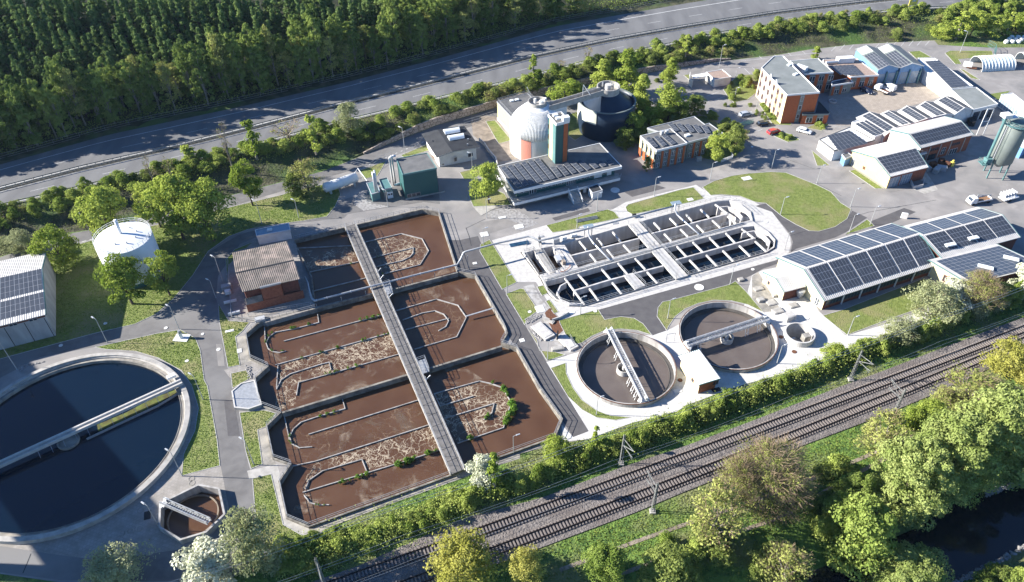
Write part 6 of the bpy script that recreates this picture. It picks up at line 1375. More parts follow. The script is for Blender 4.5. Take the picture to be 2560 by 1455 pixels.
tunnel(Q('D2',1900,1040,0), Q('D2',2300,1030,0), 6.0, 'second half-round greenhouse tunnel cut by the right edge')
t, w_, b_ = flat_building('glass_house', 'white and glass building at the right edge behind the silo', 'A3', [(2385,700),(2470,690),(2560,760),(2640,860),(2530,800)], 4.0, 'white_wall', 'white_metal')
a, b = Q('A3',2385,700,4), Q('A3',2530,800,4); window(t, a, b, .5, 8.5, .4, 3.0, n=7, frame='white_metal', glass='skylight', cross=.5)
t, w_, b_ = flat_building('white_hall', 'white hall cut by the right edge beside the silo', 'D3', [(905,600),(985,560),(1100,640),(1000,720),(930,690)], 3.8, 'blue_wall', 'white_metal')
for i, (k, q, l) in enumerate([('D3',(120,905),'first'),('D3',(150,960),'second'),('D3',(200,880),'third'),('D3',(60,940),'fourth'),('D3',(240,900),'fifth'),('D3',(200,940),'sixth')]):
    p = Q(k,*q,0); mb = MB(); mb.box((*p,.6),(1.8+.3*(i%3),1.3,1.2),.3+i*.5); mb.box((*p,1.25),(1.9+.3*(i%3),1.4,.12),.3+i*.5); tag(mb.build('scrap_crate', M['steel' if i%2 else 'rust']), 'crate of junk in the shaded heap below the brick hall', 'crate', 'crates heaped below the brick hall')
q = Q('D3',300,900,0); mb = MB(); mb.box((*q,.7),(.8,.8,1.3),.2); mb.tube([(*q,1.3),(*q,1.9)], .25, 8); tag(mb.build('yellow_bin', M['yellow']), 'small yellow bin right of the junk crates', 'bin')
for i, (x, y) in enumerate(((475,490),(500,480),(488,510))):
    q = Q('D3',x,y,0); mb = MB(); mb.lathe(q, [(.02,0),(.9,0),(.9,1.5),(.02,1.55)], 16); tag(mb.build('dark_drum', M['dark']), 'dark round drum standing in the grey yard left of the silo', 'drum', 'dark drums left of the silo')
# ================================================================ planting
def np_mesh(name, co, quads, mats, midx=None):
    me = bpy.data.meshes.new(name); nv, nf = len(co), len(quads); k = quads.shape[1]
    me.vertices.add(nv); me.vertices.foreach_set('co', co.astype(np.float32).ravel())
    me.loops.add(nf*k); me.loops.foreach_set('vertex_index', quads.astype(np.int32).ravel())
    me.polygons.add(nf); me.polygons.foreach_set('loop_start', (np.arange(nf)*k).astype(np.int32))
    for m in mats: me.materials.append(m)
    if midx is not None: me.polygons.foreach_set('material_index', midx.astype(np.int32))
    me.update(calc_edges=True); return me
def unit(n):
    v = rng.normal(size=(n,3)); return v/np.linalg.norm(v, axis=1, keepdims=True)
def leaf_quads(c, nrm, size):
    """one small quad at each centre, facing roughly nrm"""
    n = len(c); nn = nrm+unit(n)*.75; nn /= np.linalg.norm(nn, axis=1, keepdims=True)
    a = np.cross(nn, unit(n)); a /= np.linalg.norm(a, axis=1, keepdims=True); b = np.cross(nn, a)
    s = (size*(.6+.8*rng.random(n)))[:,None]; a = a*s; b = b*s*.8
    co = np.stack([c-a*.5-b*.35, c+a*.5-b*.25, c+a*.35+b*.5, c-a*.4+b*.4], 1).reshape(-1,3)
    return co, np.arange(4*n).reshape(-1,4)
def crown(n, h0, h1, w, shape, size, blobs=26, br=.26, shell=.8, jitter=.12):
    """leaf centres gathered in clumps inside an envelope; shape(t) = radius factor at height fraction t"""
    t = rng.random(blobs)**.9; ang = rng.random(blobs)*2*pi; rad = np.sqrt(rng.random(blobs))*.82
    R = np.array([shape(x) for x in t]); bc = np.stack([np.cos(ang)*rad*R*w/2, np.sin(ang)*rad*R*w/2, h0+t*(h1-h0)*.94], 1)
    rb = w*br*(.55+.75*rng.random(blobs))*(.45+.55*R)
    k = rng.integers(0, blobs, n); d = unit(n); d[:,2] = np.abs(d[:,2])*.9+d[:,2]*.1-.12; d /= np.linalg.norm(d, axis=1, keepdims=True)
    rr = rb[k]*(shell+(1-shell)*rng.random(n)*1.2)*(1+rng.normal(size=n)*jitter)
    c = bc[k]+d*rr[:,None]*np.array([1,1,.85]); c[:,2] = np.maximum(c[:,2], h0*.6+.05)
    return (*leaf_quads(c, d, size), bc)
def sticks(a, b, w):
    """thin tapering blades from a to b"""
    d = b-a; x = np.cross(d, unit(len(a))); x /= np.linalg.norm(x, axis=1, keepdims=True)+1e-9; x = x*w
    co = np.stack([a-x, a+x, b+x*.3, b-x*.3], 1).reshape(-1,3); return co, np.arange(4*len(a)).reshape(-1,4)
def trunk_mesh(name, h0, h1, r, bc, material, nl=9):
    mb = MB(); lean = random.uniform(-.2,.2)
    top = (lean, random.uniform(-.2,.2), h0+(h1-h0)*.6); mb.tube([(0,0,-.3),(lean*.3,0,h0*.6),(lean*.6,0,h0+(h1-h0)*.25),top], r, 7, radii=[r*1.25,r,r*.7,r*.25])
    for c in bc[:nl]:
        z = h0*.7+(h1-h0)*random.uniform(.0,.3); mb.tube([(lean*.4,0,z),(c[0]*.5,c[1]*.5,(z+c[2])/2+.1),tuple(c)], r, 5, radii=[r*.45,r*.28,r*.1])
    me = bpy.data.meshes.new(name); me.from_pydata(mb.v, [], mb.f); me.materials.append(material); me.update(); return me
ov_round = lambda t: (max(0, 1-((t-.42)/.62)**2))**.5
ov_cone = lambda t: (1-t)**.75*min(1, (t+.06)*6)
ov_low = lambda t: (max(0, 1-t*t))**.5
ov_narrow = lambda t: (.6+.4*sin(t*17))*(1-t*.6)
ov_spruce = lambda t: (1-t)**.85
TYPES = {
 'maple': dict(h=9, w=7, h0=1.9, n=8000, size=.26, m='leaf_maple', shape=ov_round, blobs=34, br=.20, bark='bark'),
 'cone': dict(h=11, w=6, h0=1.6, n=7500, size=.25, m='leaf_maple', shape=ov_cone, blobs=40, br=.20, bark='bark'),
 'lime': dict(h=14, w=12, h0=1.0, n=30000, size=.25, m='leaf_lime', shape=ov_round, blobs=130, br=.105, bark='bark'),
 'green': dict(h=9, w=8, h0=.6, n=7500, size=.30, m='leaf_maple', shape=ov_round, blobs=50, br=.16, bark='bark'),
 'mid': dict(h=9, w=9, h0=.4, n=11000, size=.26, m='leaf_mid', shape=ov_round, blobs=70, br=.14, bark='bark'),
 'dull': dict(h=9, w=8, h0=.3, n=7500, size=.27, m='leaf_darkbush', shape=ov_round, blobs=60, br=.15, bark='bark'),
 'yellow': dict(h=10, w=9, h0=.8, n=10000, size=.24, m='leaf_yellow', shape=ov_round, blobs=60, br=.15, bark='bark'),
 'pale': dict(h=8, w=7.5, h0=.6, n=8500, size=.20, m='leaf_pale', shape=ov_round, blobs=50, br=.18, bark='pale_bark', tw=500),
 'blossom': dict(h=6, w=5, h0=.5, n=6500, size=.22, m='blossom', shape=ov_round, blobs=44, br=.17, bark='bark'),
 'olive': dict(h=8, w=6, h0=1.0, n=2600, size=.22, m='leaf_olive', shape=ov_round, blobs=50, br=.17, bark='pale_bark', tw=1500, shell=.3),
 'sapling': dict(h=7, w=3, h0=.8, n=1500, size=.26, m='leaf_maple', shape=ov_narrow, blobs=22, br=.24, bark='pale_bark', shell=.4),
 'bare': dict(h=11, w=11, h0=1.0, n=9000, size=.17, m='leaf_olive', shape=ov_round, blobs=110, br=.11, bark='pale_bark', tw=6500, shell=.2),
 'bare_small': dict(h=6, w=3, h0=1.0, n=90, size=.16, m='leaf_olive', shape=ov_round, blobs=24, br=.15, bark='pale_bark', tw=420, shell=.2),
 'spruce': dict(h=14, w=4.6, h0=1.0, n=2600, size=.38, m='leaf_conifer', shape=ov_spruce, blobs=44, br=.19, bark='bark', jitter=.18),
 'beech': dict(h=14, w=6.2, h0=.5, n=4200, size=.34, m='leaf_forest', shape=ov_round, blobs=60, br=.15, bark='pale_bark'),
 'brown': dict(h=13, w=6, h0=1.5, n=1500, size=.36, m='leaf_olive', shape=ov_round, blobs=34, br=.2, bark='pale_bark', tw=900),
}
PROT = {}
def get_proto(kind, var):
    key = (kind, var)
    if key in PROT: return PROT[key]
    T = TYPES[kind]; co, q, bc = crown(T['n'], T['h0'], T['h'], T['w'], T['shape'], T['size'], T['blobs'], T['br'], T.get('shell', .8), T.get('jitter', .12))
    mats = [M[T['m']], M['twig']]; midx = np.zeros(len(q))
    if T.get('tw'):
        n = T['tw']; k = rng.integers(0, len(bc), n); src = bc[k]; par = src*np.array([.55,.55,1])-np.array([0,0,T['h']*.08])
        a = par+(src-par)*rng.random((n,1))+unit(n)*T['w']*.03; b = src+unit(n)*T['w']*.13+np.array([0,0,T['h']*.03]); a = b+(a-b)*.55
        c2, q2 = sticks(a, b, .022); q = np.concatenate([q, q2+len(co)]); co = np.concatenate([co, c2]); midx = np.concatenate([midx, np.ones(len(q2))])
    PROT[key] = (np_mesh(kind+'_crown', co, q, mats, midx), trunk_mesh(kind+'_trunk', T['h0'], T['h'], .028*T['h']**.85+.02, bc, M[T['bark']], 16 if T.get('tw', 0) > 1000 else 8))
    return PROT[key]
NV = {'spruce': 5, 'beech': 4, 'brown': 3, 'maple': 4, 'sapling': 3, 'green': 3}
def tree(kind, x, y, h, w, label, group=None, z=None, name='tree', cat='tree'):
    T = TYPES[kind]; cm, tm = get_proto(kind, random.randrange(NV.get(kind, 2)))
    z = ground_z(x, y) if z is None else z
    t = thing(name, label, cat, (x, y, z), group); t.rotation_euler = (0, 0, random.uniform(0, 6.28))
    s = w/T['w']; t.scale = (s, s, h/T['h'])
    for nm, me in (('crown', cm), ('trunk', tm)):
        o = bpy.data.objects.new(nm, me); COL.objects.link(o); o.parent = t
    return t
def tree_px(kind, bx, by, top, wpx, label, group=None, zg=0.0, name='tree', k=1.0):
    if kind in ('lime','green','mid','dull','yellow','pale','blossom','bare','olive'): by -= .30*wpx
    x, y = P(bx, by, zg); zg = ground_z(x, y); x, y = P(bx, by, zg)
    h = solve_h(x, y, top, zg)*k; d = sqrt(x*x+y*y+(CAM_H-zg-h/2)**2); w = wpx*d/FOC
    return tree(kind, x, y, h, w, label, group, zg, name)
for a in [
 ('maple',293,614,478,102,'bright green round maple standing behind the white gas holder'),
 ('maple',332,760,652,100,'green maple in front of the white gas holder, left one'),
 ('maple',425,738,634,74,'green maple in front of the gas holder, right one by the road'),
 ('green',162,694,570,90,'green round tree behind the corner of the left hall'),
 ('pale',62,655,584,70,'small grey-green tree furthest left behind the hall'),
 ('pale',20,640,596,60,'low greyish shrub-like tree at the far left edge'),
 ('maple',402,568,462,82,'green maple right of the gas holder, first of the dense clump'),
 ('maple',460,598,450,118,'broad maple in the middle of the clump right of the gas holder'),
 ('maple',535,602,462,118,'broad maple at the right end of the clump by the gas holder'),
 ('maple',632,514,406,68,'free-standing round maple by the service road'),
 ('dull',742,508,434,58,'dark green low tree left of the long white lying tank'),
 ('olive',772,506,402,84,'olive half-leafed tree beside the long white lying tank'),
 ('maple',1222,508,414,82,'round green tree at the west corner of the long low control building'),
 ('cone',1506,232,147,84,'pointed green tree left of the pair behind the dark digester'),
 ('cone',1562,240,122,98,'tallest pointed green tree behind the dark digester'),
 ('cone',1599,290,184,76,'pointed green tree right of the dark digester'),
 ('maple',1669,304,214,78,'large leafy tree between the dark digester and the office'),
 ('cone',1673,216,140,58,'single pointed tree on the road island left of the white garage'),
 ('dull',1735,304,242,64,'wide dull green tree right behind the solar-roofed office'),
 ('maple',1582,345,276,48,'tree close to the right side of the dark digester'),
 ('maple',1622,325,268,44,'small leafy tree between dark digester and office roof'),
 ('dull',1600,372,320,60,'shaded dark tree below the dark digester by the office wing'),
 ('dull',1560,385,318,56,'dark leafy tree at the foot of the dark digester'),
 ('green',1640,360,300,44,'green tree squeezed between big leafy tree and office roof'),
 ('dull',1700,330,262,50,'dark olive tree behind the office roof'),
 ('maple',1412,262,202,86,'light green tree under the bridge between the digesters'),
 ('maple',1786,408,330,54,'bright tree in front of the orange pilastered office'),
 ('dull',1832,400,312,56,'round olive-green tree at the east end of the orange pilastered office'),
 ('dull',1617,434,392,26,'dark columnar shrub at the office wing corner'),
 ('sapling',1334,205,136,36,'slim light green tree on the slope above the yellow building'),
 ('sapling',1713,140,82,34,'slim bright tree at the highway edge above the garage'),
 ('sapling',790,382,280,46,'tall slim leafy tree on the slope near the two road lanes centre left'),
 ('sapling',642,395,291,50,'loose slim tree leaning above the round roadside maple'),
 ('sapling',478,410,364,54,'pale slim tree at the slope above the maple clump'),
 ('pale',880,352,260,72,'pale round tree at the highway edge above the lamp'),
 ('bare_small',582,420,308,38,'bare thin tree with brown tuft at the highway edge'),
 ('bare_small',385,455,392,34,'bare thin tree on the slope, left of the next bare one'),
 ('bare_small',432,450,388,34,'bare thin tree on the slope above the maple clump, right one'),
 ('bare_small',1469,158,112,34,'thin brown leafless tree at the guard rail above the digesters'),
 ('bare_small',1402,180,150,34,'thin pale leafless tree at the guard rail left of the digesters'),
 ('bare_small',722,350,300,90,'reddish bare bush on the highway edge'),
 ('sapling',2037,150,116,36,'sparse yellow-green tree on the car park behind the red office'),
 ('green',2353,108,62,54,'leafy green tree at the left of the clump in the top right'),
 ('sapling',2388,98,28,52,'yellowish tall tree second in the top right clump'),
 ('maple',2424,92,22,46,'bright yellow-green tree in the middle of the top right clump'),
 ('maple',2466,92,38,52,'green tree behind the lamp in the top right clump'),
 ('sapling',2512,88,28,34,'slim yellow tree near the top right corner'),
 ('green',2548,92,30,46,'dark green tree in the top right corner'),
 ('pale',655,1452,1285,150,'big pale grey-green tree below the small octagonal tank'),
 ('blossom',535,1490,1384,140,'cream-green flowering tree at the bottom edge'),
 ('pale',318,1500,1390,150,'grey-green round tree at the bottom edge left of the flowering one'),
 ('blossom',1208,1232,1152,82,'white blossoming tree in the hedge below the footbridge'),
 ('sapling',1238,1236,1130,60,'light green young tree right of the white blossoming one'),
 ('green',1390,1170,1105,80,'light green bushy tree in the hedge below the basin corner'),
 ('sapling',1485,1128,1065,40,'small pale young tree at the end of the dark asphalt path'),
 ('green',2080,912,868,62,'bright green round shrub tree beside the railway mast'),
 ('pale',2325,832,722,120,'pale flowering tree in the hedge right of the lawn lamp'),
 ('pale',2238,870,800,90,'pale airy tree in the hedge below the lawn lamp'),
 ('blossom',2372,790,712,90,'cream blossoming tree in front of the yellow brick wing'),
 ('bare',2436,800,690,110,'tall half-bare leaning tree beside the brick wing'),
 ('blossom',2545,760,655,70,'white blossoming tree cut by the right edge'),
 ('mid',2500,780,715,70,'green tree between the half-bare tree and the right edge'),
 ('yellow',1165,1500,1376,185,'yellow-green tree at the bottom edge over the railway'),
 ('yellow',1312,1480,1388,105,'smaller yellow-green tree beside the bigger one at the bottom edge'),
 ('bare',1905,1315,1132,235,'large half-bare tree with pale limbs beside the railway'),
 ('olive',1775,1395,1222,150,'olive yellow tree left of the large half-bare tree'),
 ('bare',1828,1300,1160,120,'half-bare tree with grey twigs between the olive tree and the large one'),
 ('olive',2192,1170,1046,128,'thin yellowish tree below the railway mast on the right'),
 ('mid',2128,1280,1190,82,'round green shrub tree on the bank left of the big light green trees'),
 ('lime',2240,1330,1118,190,'big light green tree on the river bank, left one'),
 ('lime',2340,1290,1060,200,'big light green tree on the river bank, middle one'),
 ('lime',2460,1230,995,215,'tallest light green tree on the river bank, right one'),
 ('mid',2125,1450,1272,165,'mid green tree at the water edge near the bottom'),
 ('mid',2090,1330,1240,90,'dark green tree behind the mid green tree at the water edge'),
 ('lime',2250,1530,1402,190,'light green tree at the bottom edge in front of the river'),
 ('maple',2308,1080,1012,66,'bright green shrub tree right of the catenary mast on the meadow'),
 ('maple',2262,1088,1025,54,'dark green shrub beside the bright green one on the meadow'),
 ('yellow',2515,975,868,120,'yellow-green tree below the rails at the right edge'),
 ('olive',2420,1060,950,150,'olive brown tree above the big light green trees'),
 ('olive',2360,1050,985,90,'brownish bushy tree behind the bright meadow shrub'),
 ('yellow',2580,1000,905,110,'yellow tree cut by the right edge below the rails'),
 ('mid',1510,1480,1378,120,'light green tree at the bottom edge right of the yellow-green ones'),
 ('dull',1660,1480,1390,130,'dark green low tree at the bottom edge'),
 ('olive',1950,1500,1380,130,'reddish-brown sparse tree at the bottom edge'),
 ('mid',2560,1240,1130,120,'green tree above the river at the right edge'),
]: tree_px(*a)

def bush_mesh(name, n, w, h, size, m, blobs=24, tw=0):
    co, q, bc = crown(n, .05, h, w, ov_low, size, blobs, .24, .75, .15); mats = [M[m], M['twig']]; mi = np.zeros(len(q))
    if tw:
        k = rng.integers(0, len(bc), tw); b = bc[k]+unit(tw)*w*.16; a = bc[k]*.6; a = b+(a-b)*.5; c2, q2 = sticks(a, b, .02); q = np.concatenate([q, q2+len(co)]); co = np.concatenate([co, c2]); mi = np.concatenate([mi, np.ones(len(q2))])
    return np_mesh(name, co, q, mats, mi)
BUSH = [bush_mesh('bush', 2600, 3.6, 2.6, .20, 'leaf_bush') for _ in range(3)]
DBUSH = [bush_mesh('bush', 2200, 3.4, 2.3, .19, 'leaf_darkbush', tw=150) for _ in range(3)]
RBUSH = [bush_mesh('bush', 500, 3.2, 2.2, .18, 'leaf_olive', tw=700) for _ in range(2)]
PBUSH = [bush_mesh('bush', 1700, 3.6, 2.8, .20, 'leaf_pale', tw=200) for _ in range(2)]
def bush(me, x, y, s, sz, label, group, z=None, name='bush'):
    o = bpy.data.objects.new(name, me); COL.objects.link(o); o.location = (x, y, (ground_z(x, y) if z is None else z)-.05); o.scale = (s, s, sz); o.rotation_euler = (0, 0, random.uniform(0, 6.28))
    return tag(o, label, 'bush', group)
nb = 0; x = -215.0
while x < 290 and nb < 290:
    x += random.uniform(.9, 2.0)
    r_, s_ = yR(x), yS(x); wh = wall_h(x)
    f = random.uniform(.12, .95) if wh > .3 else random.uniform(.52, .97)
    if random.random() < .06: f = random.uniform(.05, .9)
    y = r_+(s_-r_)*f
    u, v = proj(x, y, 2)
    if u < -60 or u > 2620 or v < -20: continue
    me = random.choice(BUSH if f > .45 and random.random() < .62 else DBUSH if random.random() < .75 else RBUSH)
    bush(me, x, y, random.uniform(.95, 1.6), random.uniform(.85, 1.45), 'bush on the slope between highway and service road', 'bushes on the highway slope', name='slope_shrub'); nb += 1
HEDGE = PL([(690,1425),(850,1372),(1000,1318),(1153,1262),(1250,1228),(1355,1192),(1500,1133),(1600,1098),(1700,1062),(1830,1013),(1950,968),(2050,928),(2150,890),(2300,835),(2440,780),(2600,725)], 0)
acc = [0]
for i in range(len(HEDGE)-1): acc.append(acc[-1]+hypot(HEDGE[i+1][0]-HEDGE[i][0], HEDGE[i+1][1]-HEDGE[i][1]))
s_ = 0
while s_ < acc[-1]:
    s_ += random.uniform(.55, 1.1)
    i = max(j for j in range(len(acc)) if acc[j] <= min(s_, acc[-1]-.01)); i = min(i, len(HEDGE)-2); f = min(1, (s_-acc[i])/(acc[i+1]-acc[i]))
    p = lerp2(HEDGE[i], HEDGE[i+1], f); u = proj(*p, 0)[0]; wid = 2.3 if u < 1150 else 1.3
    o = random.uniform(-wid, wid); d = (HEDGE[i+1][0]-HEDGE[i][0], HEDGE[i+1][1]-HEDGE[i][1]); L = hypot(*d)
    q = (p[0]-d[1]/L*o, p[1]+d[0]/L*o); pale = u > 2200 and random.random() < .45
    me = random.choice(PBUSH if pale else (DBUSH if random.random() < .22 else BUSH)); k = .75 if u < 1150 else 1.0
    bush(me, q[0], q[1], random.uniform(.7, 1.05), random.uniform(.8, 1.35)*k*(1.15 if u > 2200 else 1), 'bush in the long hedge between the plant and the railway', 'bushes of the railway hedge', name='hedge_bush')
def scatter(k, poly, n, meshes, lab, grp, s0=.5, s1=1.0, z=None):
    w_ = QL(k, poly); xs = [p[0] for p in w_]; ys = [p[1] for p in w_]; c = 0; tries = 0
    while c < n and tries < 4000:
        tries += 1; x, y = random.uniform(min(xs), max(xs)), random.uniform(min(ys), max(ys))
        if inside((x, y), w_): bush(random.choice(meshes), x, y, random.uniform(s0, s1), random.uniform(s0, s1), lab, grp, z); c += 1
scatter('D4', [(1130,560),(1300,400),(1540,390),(1500,560),(1380,640),(1250,690),(1180,640)], 16, BUSH+DBUSH, 'bush in the planted bed beside the three-storey office', 'bushes beside the three-storey office', .45, .95)
scatter('D4', [(1180,780),(1330,750),(1120,740)], 4, RBUSH+DBUSH, 'low shrub on the bed edge by the parked grey car', 'shrubs by the parked grey car', .35, .6)
scatter('A3', [(500,790),(560,770),(640,880),(600,900)], 7, DBUSH, 'low shrub in the bed right of the grey car', 'shrubs right of the grey car', .3, .55)
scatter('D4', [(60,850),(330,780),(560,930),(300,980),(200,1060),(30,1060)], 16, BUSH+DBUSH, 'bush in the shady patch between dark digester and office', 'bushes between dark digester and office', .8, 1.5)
scatter('D4', [(950,860),(1100,960),(1380,1060),(1350,1230),(1240,1330),(1100,1290),(1150,1060)], 16, BUSH+DBUSH+RBUSH, 'bush round the east end of the orange pilastered office', 'bushes at the east end of the pilastered office', .7, 1.3)
scatter('D4', [(850,1260),(1000,1180),(1100,1350),(900,1360)], 6, DBUSH, 'bush under the bright tree before the office', 'bushes under the bright office tree', .6, .9)
scatter('A3', [(700,1010),(760,985),(880,1040),(800,1050)], 5, BUSH, 'low bush on the small traffic island by the parked cars', 'low bushes on the traffic island', .35, .55)
scatter('A3', [(950,945),(1020,920),(1100,922),(1050,965)], 5, BUSH, 'low bush on the bed before the brick annex', 'low bushes before the brick annex', .4, .6)
scatter('A3', [(600,780),(650,800),(720,900),(700,915)], 7, BUSH, 'clipped yellow-green bush along the office front', 'bushes along the office front', .35, .6)
scatter('A8', [(1850,1300),(2200,1200),(2554,1150),(2554,1455),(1700,1455)], 7, BUSH, 'low bush on the river bank meadow', 'bushes on the river bank', .6, 1.3)
scatter('A9', [(900,700),(1200,600),(1450,700),(1300,1000),(1000,1100),(930,950)], 11, DBUSH+BUSH, 'dark bush between the half-bare tree and the big light green trees', 'dark bushes on the bank', .9, 1.6)
scatter('A9', [(500,1250),(900,1150),(950,1455),(500,1455)], 12, RBUSH+DBUSH, 'reddish brown bush near the bottom edge', 'reddish bushes near the bottom edge', .8, 1.3)
scatter('A9', [(1850,120),(2554,0),(2554,200),(2300,250),(1950,300)], 26, RBUSH+PBUSH, 'brownish twiggy bush at the right below the railway', 'twiggy bushes below the railway', .8, 1.4)
scatter('A9', [(2150,1420),(2554,1250),(2554,1455)], 9, DBUSH+BUSH, 'bush on the far river bank in the bottom right corner', 'bushes in the bottom right corner', .7, 1.1)
scatter('A9', [(0,900),(350,1100),(300,1455),(0,1455)], 9, DBUSH+BUSH, 'green bush under the olive yellow tree', 'bushes under the olive yellow tree', .8, 1.4)
scatter('A7', [(2050,1000),(2300,1120),(2554,1030),(2554,1200),(2200,1300),(2060,1200)], 22, BUSH, 'bush on the grass corner below the brown basin', 'bushes below the brown basin', .4, .8)
scatter('A2', [(2230,590),(2400,560),(2420,600),(2290,620)], 5, DBUSH, 'low bush on the dark road island beside the pointed tree', 'low bushes on the road island', .4, .7)
scatter('D2', [(470,560),(1300,560),(1984,480),(1984,250),(1400,200),(800,260)], 22, BUSH, 'large bush in the thicket at the top right', 'bushes in the top right thicket', 1.0, 1.8)
# bushy skirt along the forest edge
pts = []
for _ in range(26000):
    x = random.uniform(-236, 200); d = random.uniform(3.4, 9); pts.append((x, yN(x)+d, ground_z(x, yN(x)+d)+max(0, (d-4.2))*.35*random.random()))
FPTS = pts
# undergrowth: leaves close to the ground between the bushes
def undergrowth(pts, m, label, size=.26, hh=1.0):
    p = np.array(pts); n = len(p); c = np.column_stack([p[:,0], p[:,1], p[:,2]+rng.random(n)**1.6*hh]); co, q = leaf_quads(c, np.tile([0,0,1.], (n,1))+unit(n)*.6, size)
    o = bpy.data.objects.new('undergrowth', np_mesh('undergrowth', co, q, [M[m]])); COL.objects.link(o); tag(o, label, 'undergrowth', kind='stuff')
undergrowth(FPTS, 'leaf_forest', 'leafy undergrowth at the foot of the forest', .34, 1.6)
pts = []
while len(pts) < 42000:
    x = random.uniform(-200, 285); r_, s0_ = yR(x), yS(x); wh = wall_h(x); f = random.uniform(.08, .985)
    dens = (.5+.5*sin(x*.21+sin(x*.07)*3)*cos(f*5+x*.13)); 
    if wh < .3 and f < .45: dens *= .25
    if random.random() < .25+.75*dens: y = r_+(s0_-r_)*f; pts.append((x, y, ground_z(x, y)))
hi = [p for p in pts if p[1] > yR(p[0])+(yS(p[0])-yR(p[0]))*.5]; lo_ = [p for p in pts if p[1] <= yR(p[0])+(yS(p[0])-yR(p[0]))*.5]
undergrowth(hi, 'leaf_bush', 'low green undergrowth on the slope below the highway', .24, 1.7); undergrowth(lo_, 'leaf_darkbush', 'dark low scrub on the slope below the highway', .24, .7)  # lower half gets darker leaves: the slope's shade put into their colour
pts = []
while len(pts) < 30000:
    i = random.randrange(len(HEDGE)-1); f = random.random(); p = lerp2(HEDGE[i], HEDGE[i+1], f); d = (HEDGE[i+1][0]-HEDGE[i][0], HEDGE[i+1][1]-HEDGE[i][1]); L = hypot(*d); o = random.gauss(0, 2.0 if i < 3 else 1.2)
    pts.append((p[0]-d[1]/L*o, p[1]+d[0]/L*o, max(0, .9-abs(o)*.45)))
undergrowth(pts, 'leaf_bush', 'leafy filling of the railway hedge', .22, 2.3)
# weeds on the guide walls in the basin
WEED = [bush_mesh('weed', 260, 1.2, .7, .14, 'leaf_weed', 6) for _ in range(3)]
def weeds(k, pts, n, s=.7):
    pw = QL(k, pts, GZ)
    for _ in range(n):
        i = random.randrange(len(pw)-1); p = lerp2(pw[i], pw[i+1], random.random()); o = bpy.data.objects.new('weed', random.choice(WEED)); COL.objects.link(o)
        sc = random.uniform(.5, 1.1)*s; o.location = (p[0], p[1], GZ-.05); o.scale = (sc, sc, sc*random.uniform(.7, 1.3)); o.rotation_euler = (0,0,random.uniform(0,6)); tag(o, 'tuft of weeds growing on a guide wall in the brown basin', 'weed', 'weeds on the basin walls')
weeds('C5', [(565,75),(470,100),(430,105)], 9); weeds('C5', [(315,130),(285,160),(270,195)], 5); weeds('C5', [(290,235),(330,258),(400,250)], 5, .5)
weeds('C5', [(1010,22),(940,38),(860,55)], 8, .8); weeds('C5', [(1075,135),(960,165),(900,180)], 7, .7); weeds('C5', [(850,195),(670,250),(450,315)], 5, .7)
weeds('C5', [(940,328),(720,388),(650,405)], 7, .8); weeds('C5', [(740,640),(600,680)], 5, .8); weeds('C5', [(450,760),(415,825),(440,860)], 4); weeds('C5', [(1400,895),(1300,925)], 8, 1.0)
weeds('C5', [(1240,950),(1110,1000)], 12, 1.2); weeds('C5', [(1000,1030),(860,1075),(720,1120)], 8, .9); weeds('C5', [(660,1250),(580,1250)], 3, .5)
weeds('C6', [(770,905),(815,970)], 8, 1.2); weeds('C6', [(822,1000),(850,1050),(780,1140)], 22, 1.5); weeds('C6', [(705,870),(710,880)], 2, 1.1); weeds('C6', [(540,1235),(570,1235)], 4, 1.0); weeds('C6', [(700,1060),(660,1105)], 5, .8)
weeds('C4', [(860,975),(640,1045),(380,1105)], 22, .7); weeds('C4', [(1350,520),(1420,508)], 2, .5); weeds('C4', [(1430,672),(1450,668)], 3, .6); weeds('C4', [(1150,575),(1160,573)], 1, .6)
# forest on the hillside beyond the highway
cand = []
gy_ = 0
for xx in np.arange(-330, 300, 3.8):
    for yy in np.arange(150, 470, 3.8):
        x = xx+random.uniform(-1.7, 1.7); y = yy+random.uniform(-1.7, 1.7)
        n0 = yN(x) if -236 < x < 285 else (yN(-236) if x < 0 else yN(285))
        if x < -236: n0 = yN(-236)+(x+236)*.45
        d = y-n0
        if d < 4.2: continue
        z = HZ-.06+max(0, (y-n0-3))*.22
        u, v = proj(x, y, z+14)
        if v < -70 or u > 2640 or u < -420: continue
        u0, v0 = proj(x, y, z)
        cand.append((x, y, z, d, u, v))
def dist3(c): return c[0]**2+c[1]**2
vis = sorted([c for c in cand if c[4] > -30 and c[5] > -40], key=dist3)
con = []; dec = []
for c in cand:
    edge = 14 if c[4] < 1000 else 55
    k = 'beech' if c[3] < edge*random.uniform(.7, 1.2) else 'spruce'
    if k == 'beech' and (c[4] > 1450 or random.random() < .25): k = 'brown'
    (con if k == 'spruce' else dec).append((*c, k))
def indiv(lst, n, label, grp):
    lst = sorted([c for c in lst if -30 < c[4] < 2600 and c[5] > -30], key=dist3); out = set()
    for c in lst[:n]:
        T = TYPES[c[6]]; s = random.uniform(.62, 1.25); edge = c[3] < 11
        hh = T['h']*s*(1.3 if edge else 1.0)
        if c[4] > 1400: hh *= .75
        tree(c[6], c[0], c[1], hh, T['w']*random.uniform(.85, 1.2)*(.95 if edge else 1), label, grp, c[2], name='spruce' if c[6] == 'spruce' else 'forest_tree'); out.add(c[:2])
    return out
d1 = indiv(con, 280, 'dark green spruce in the dense forest beyond the highway', 'spruces of the forest')
d2 = indiv(dec, 280, 'dull green broadleaved tree along the forest edge beyond the highway', 'broadleaved trees of the forest edge')
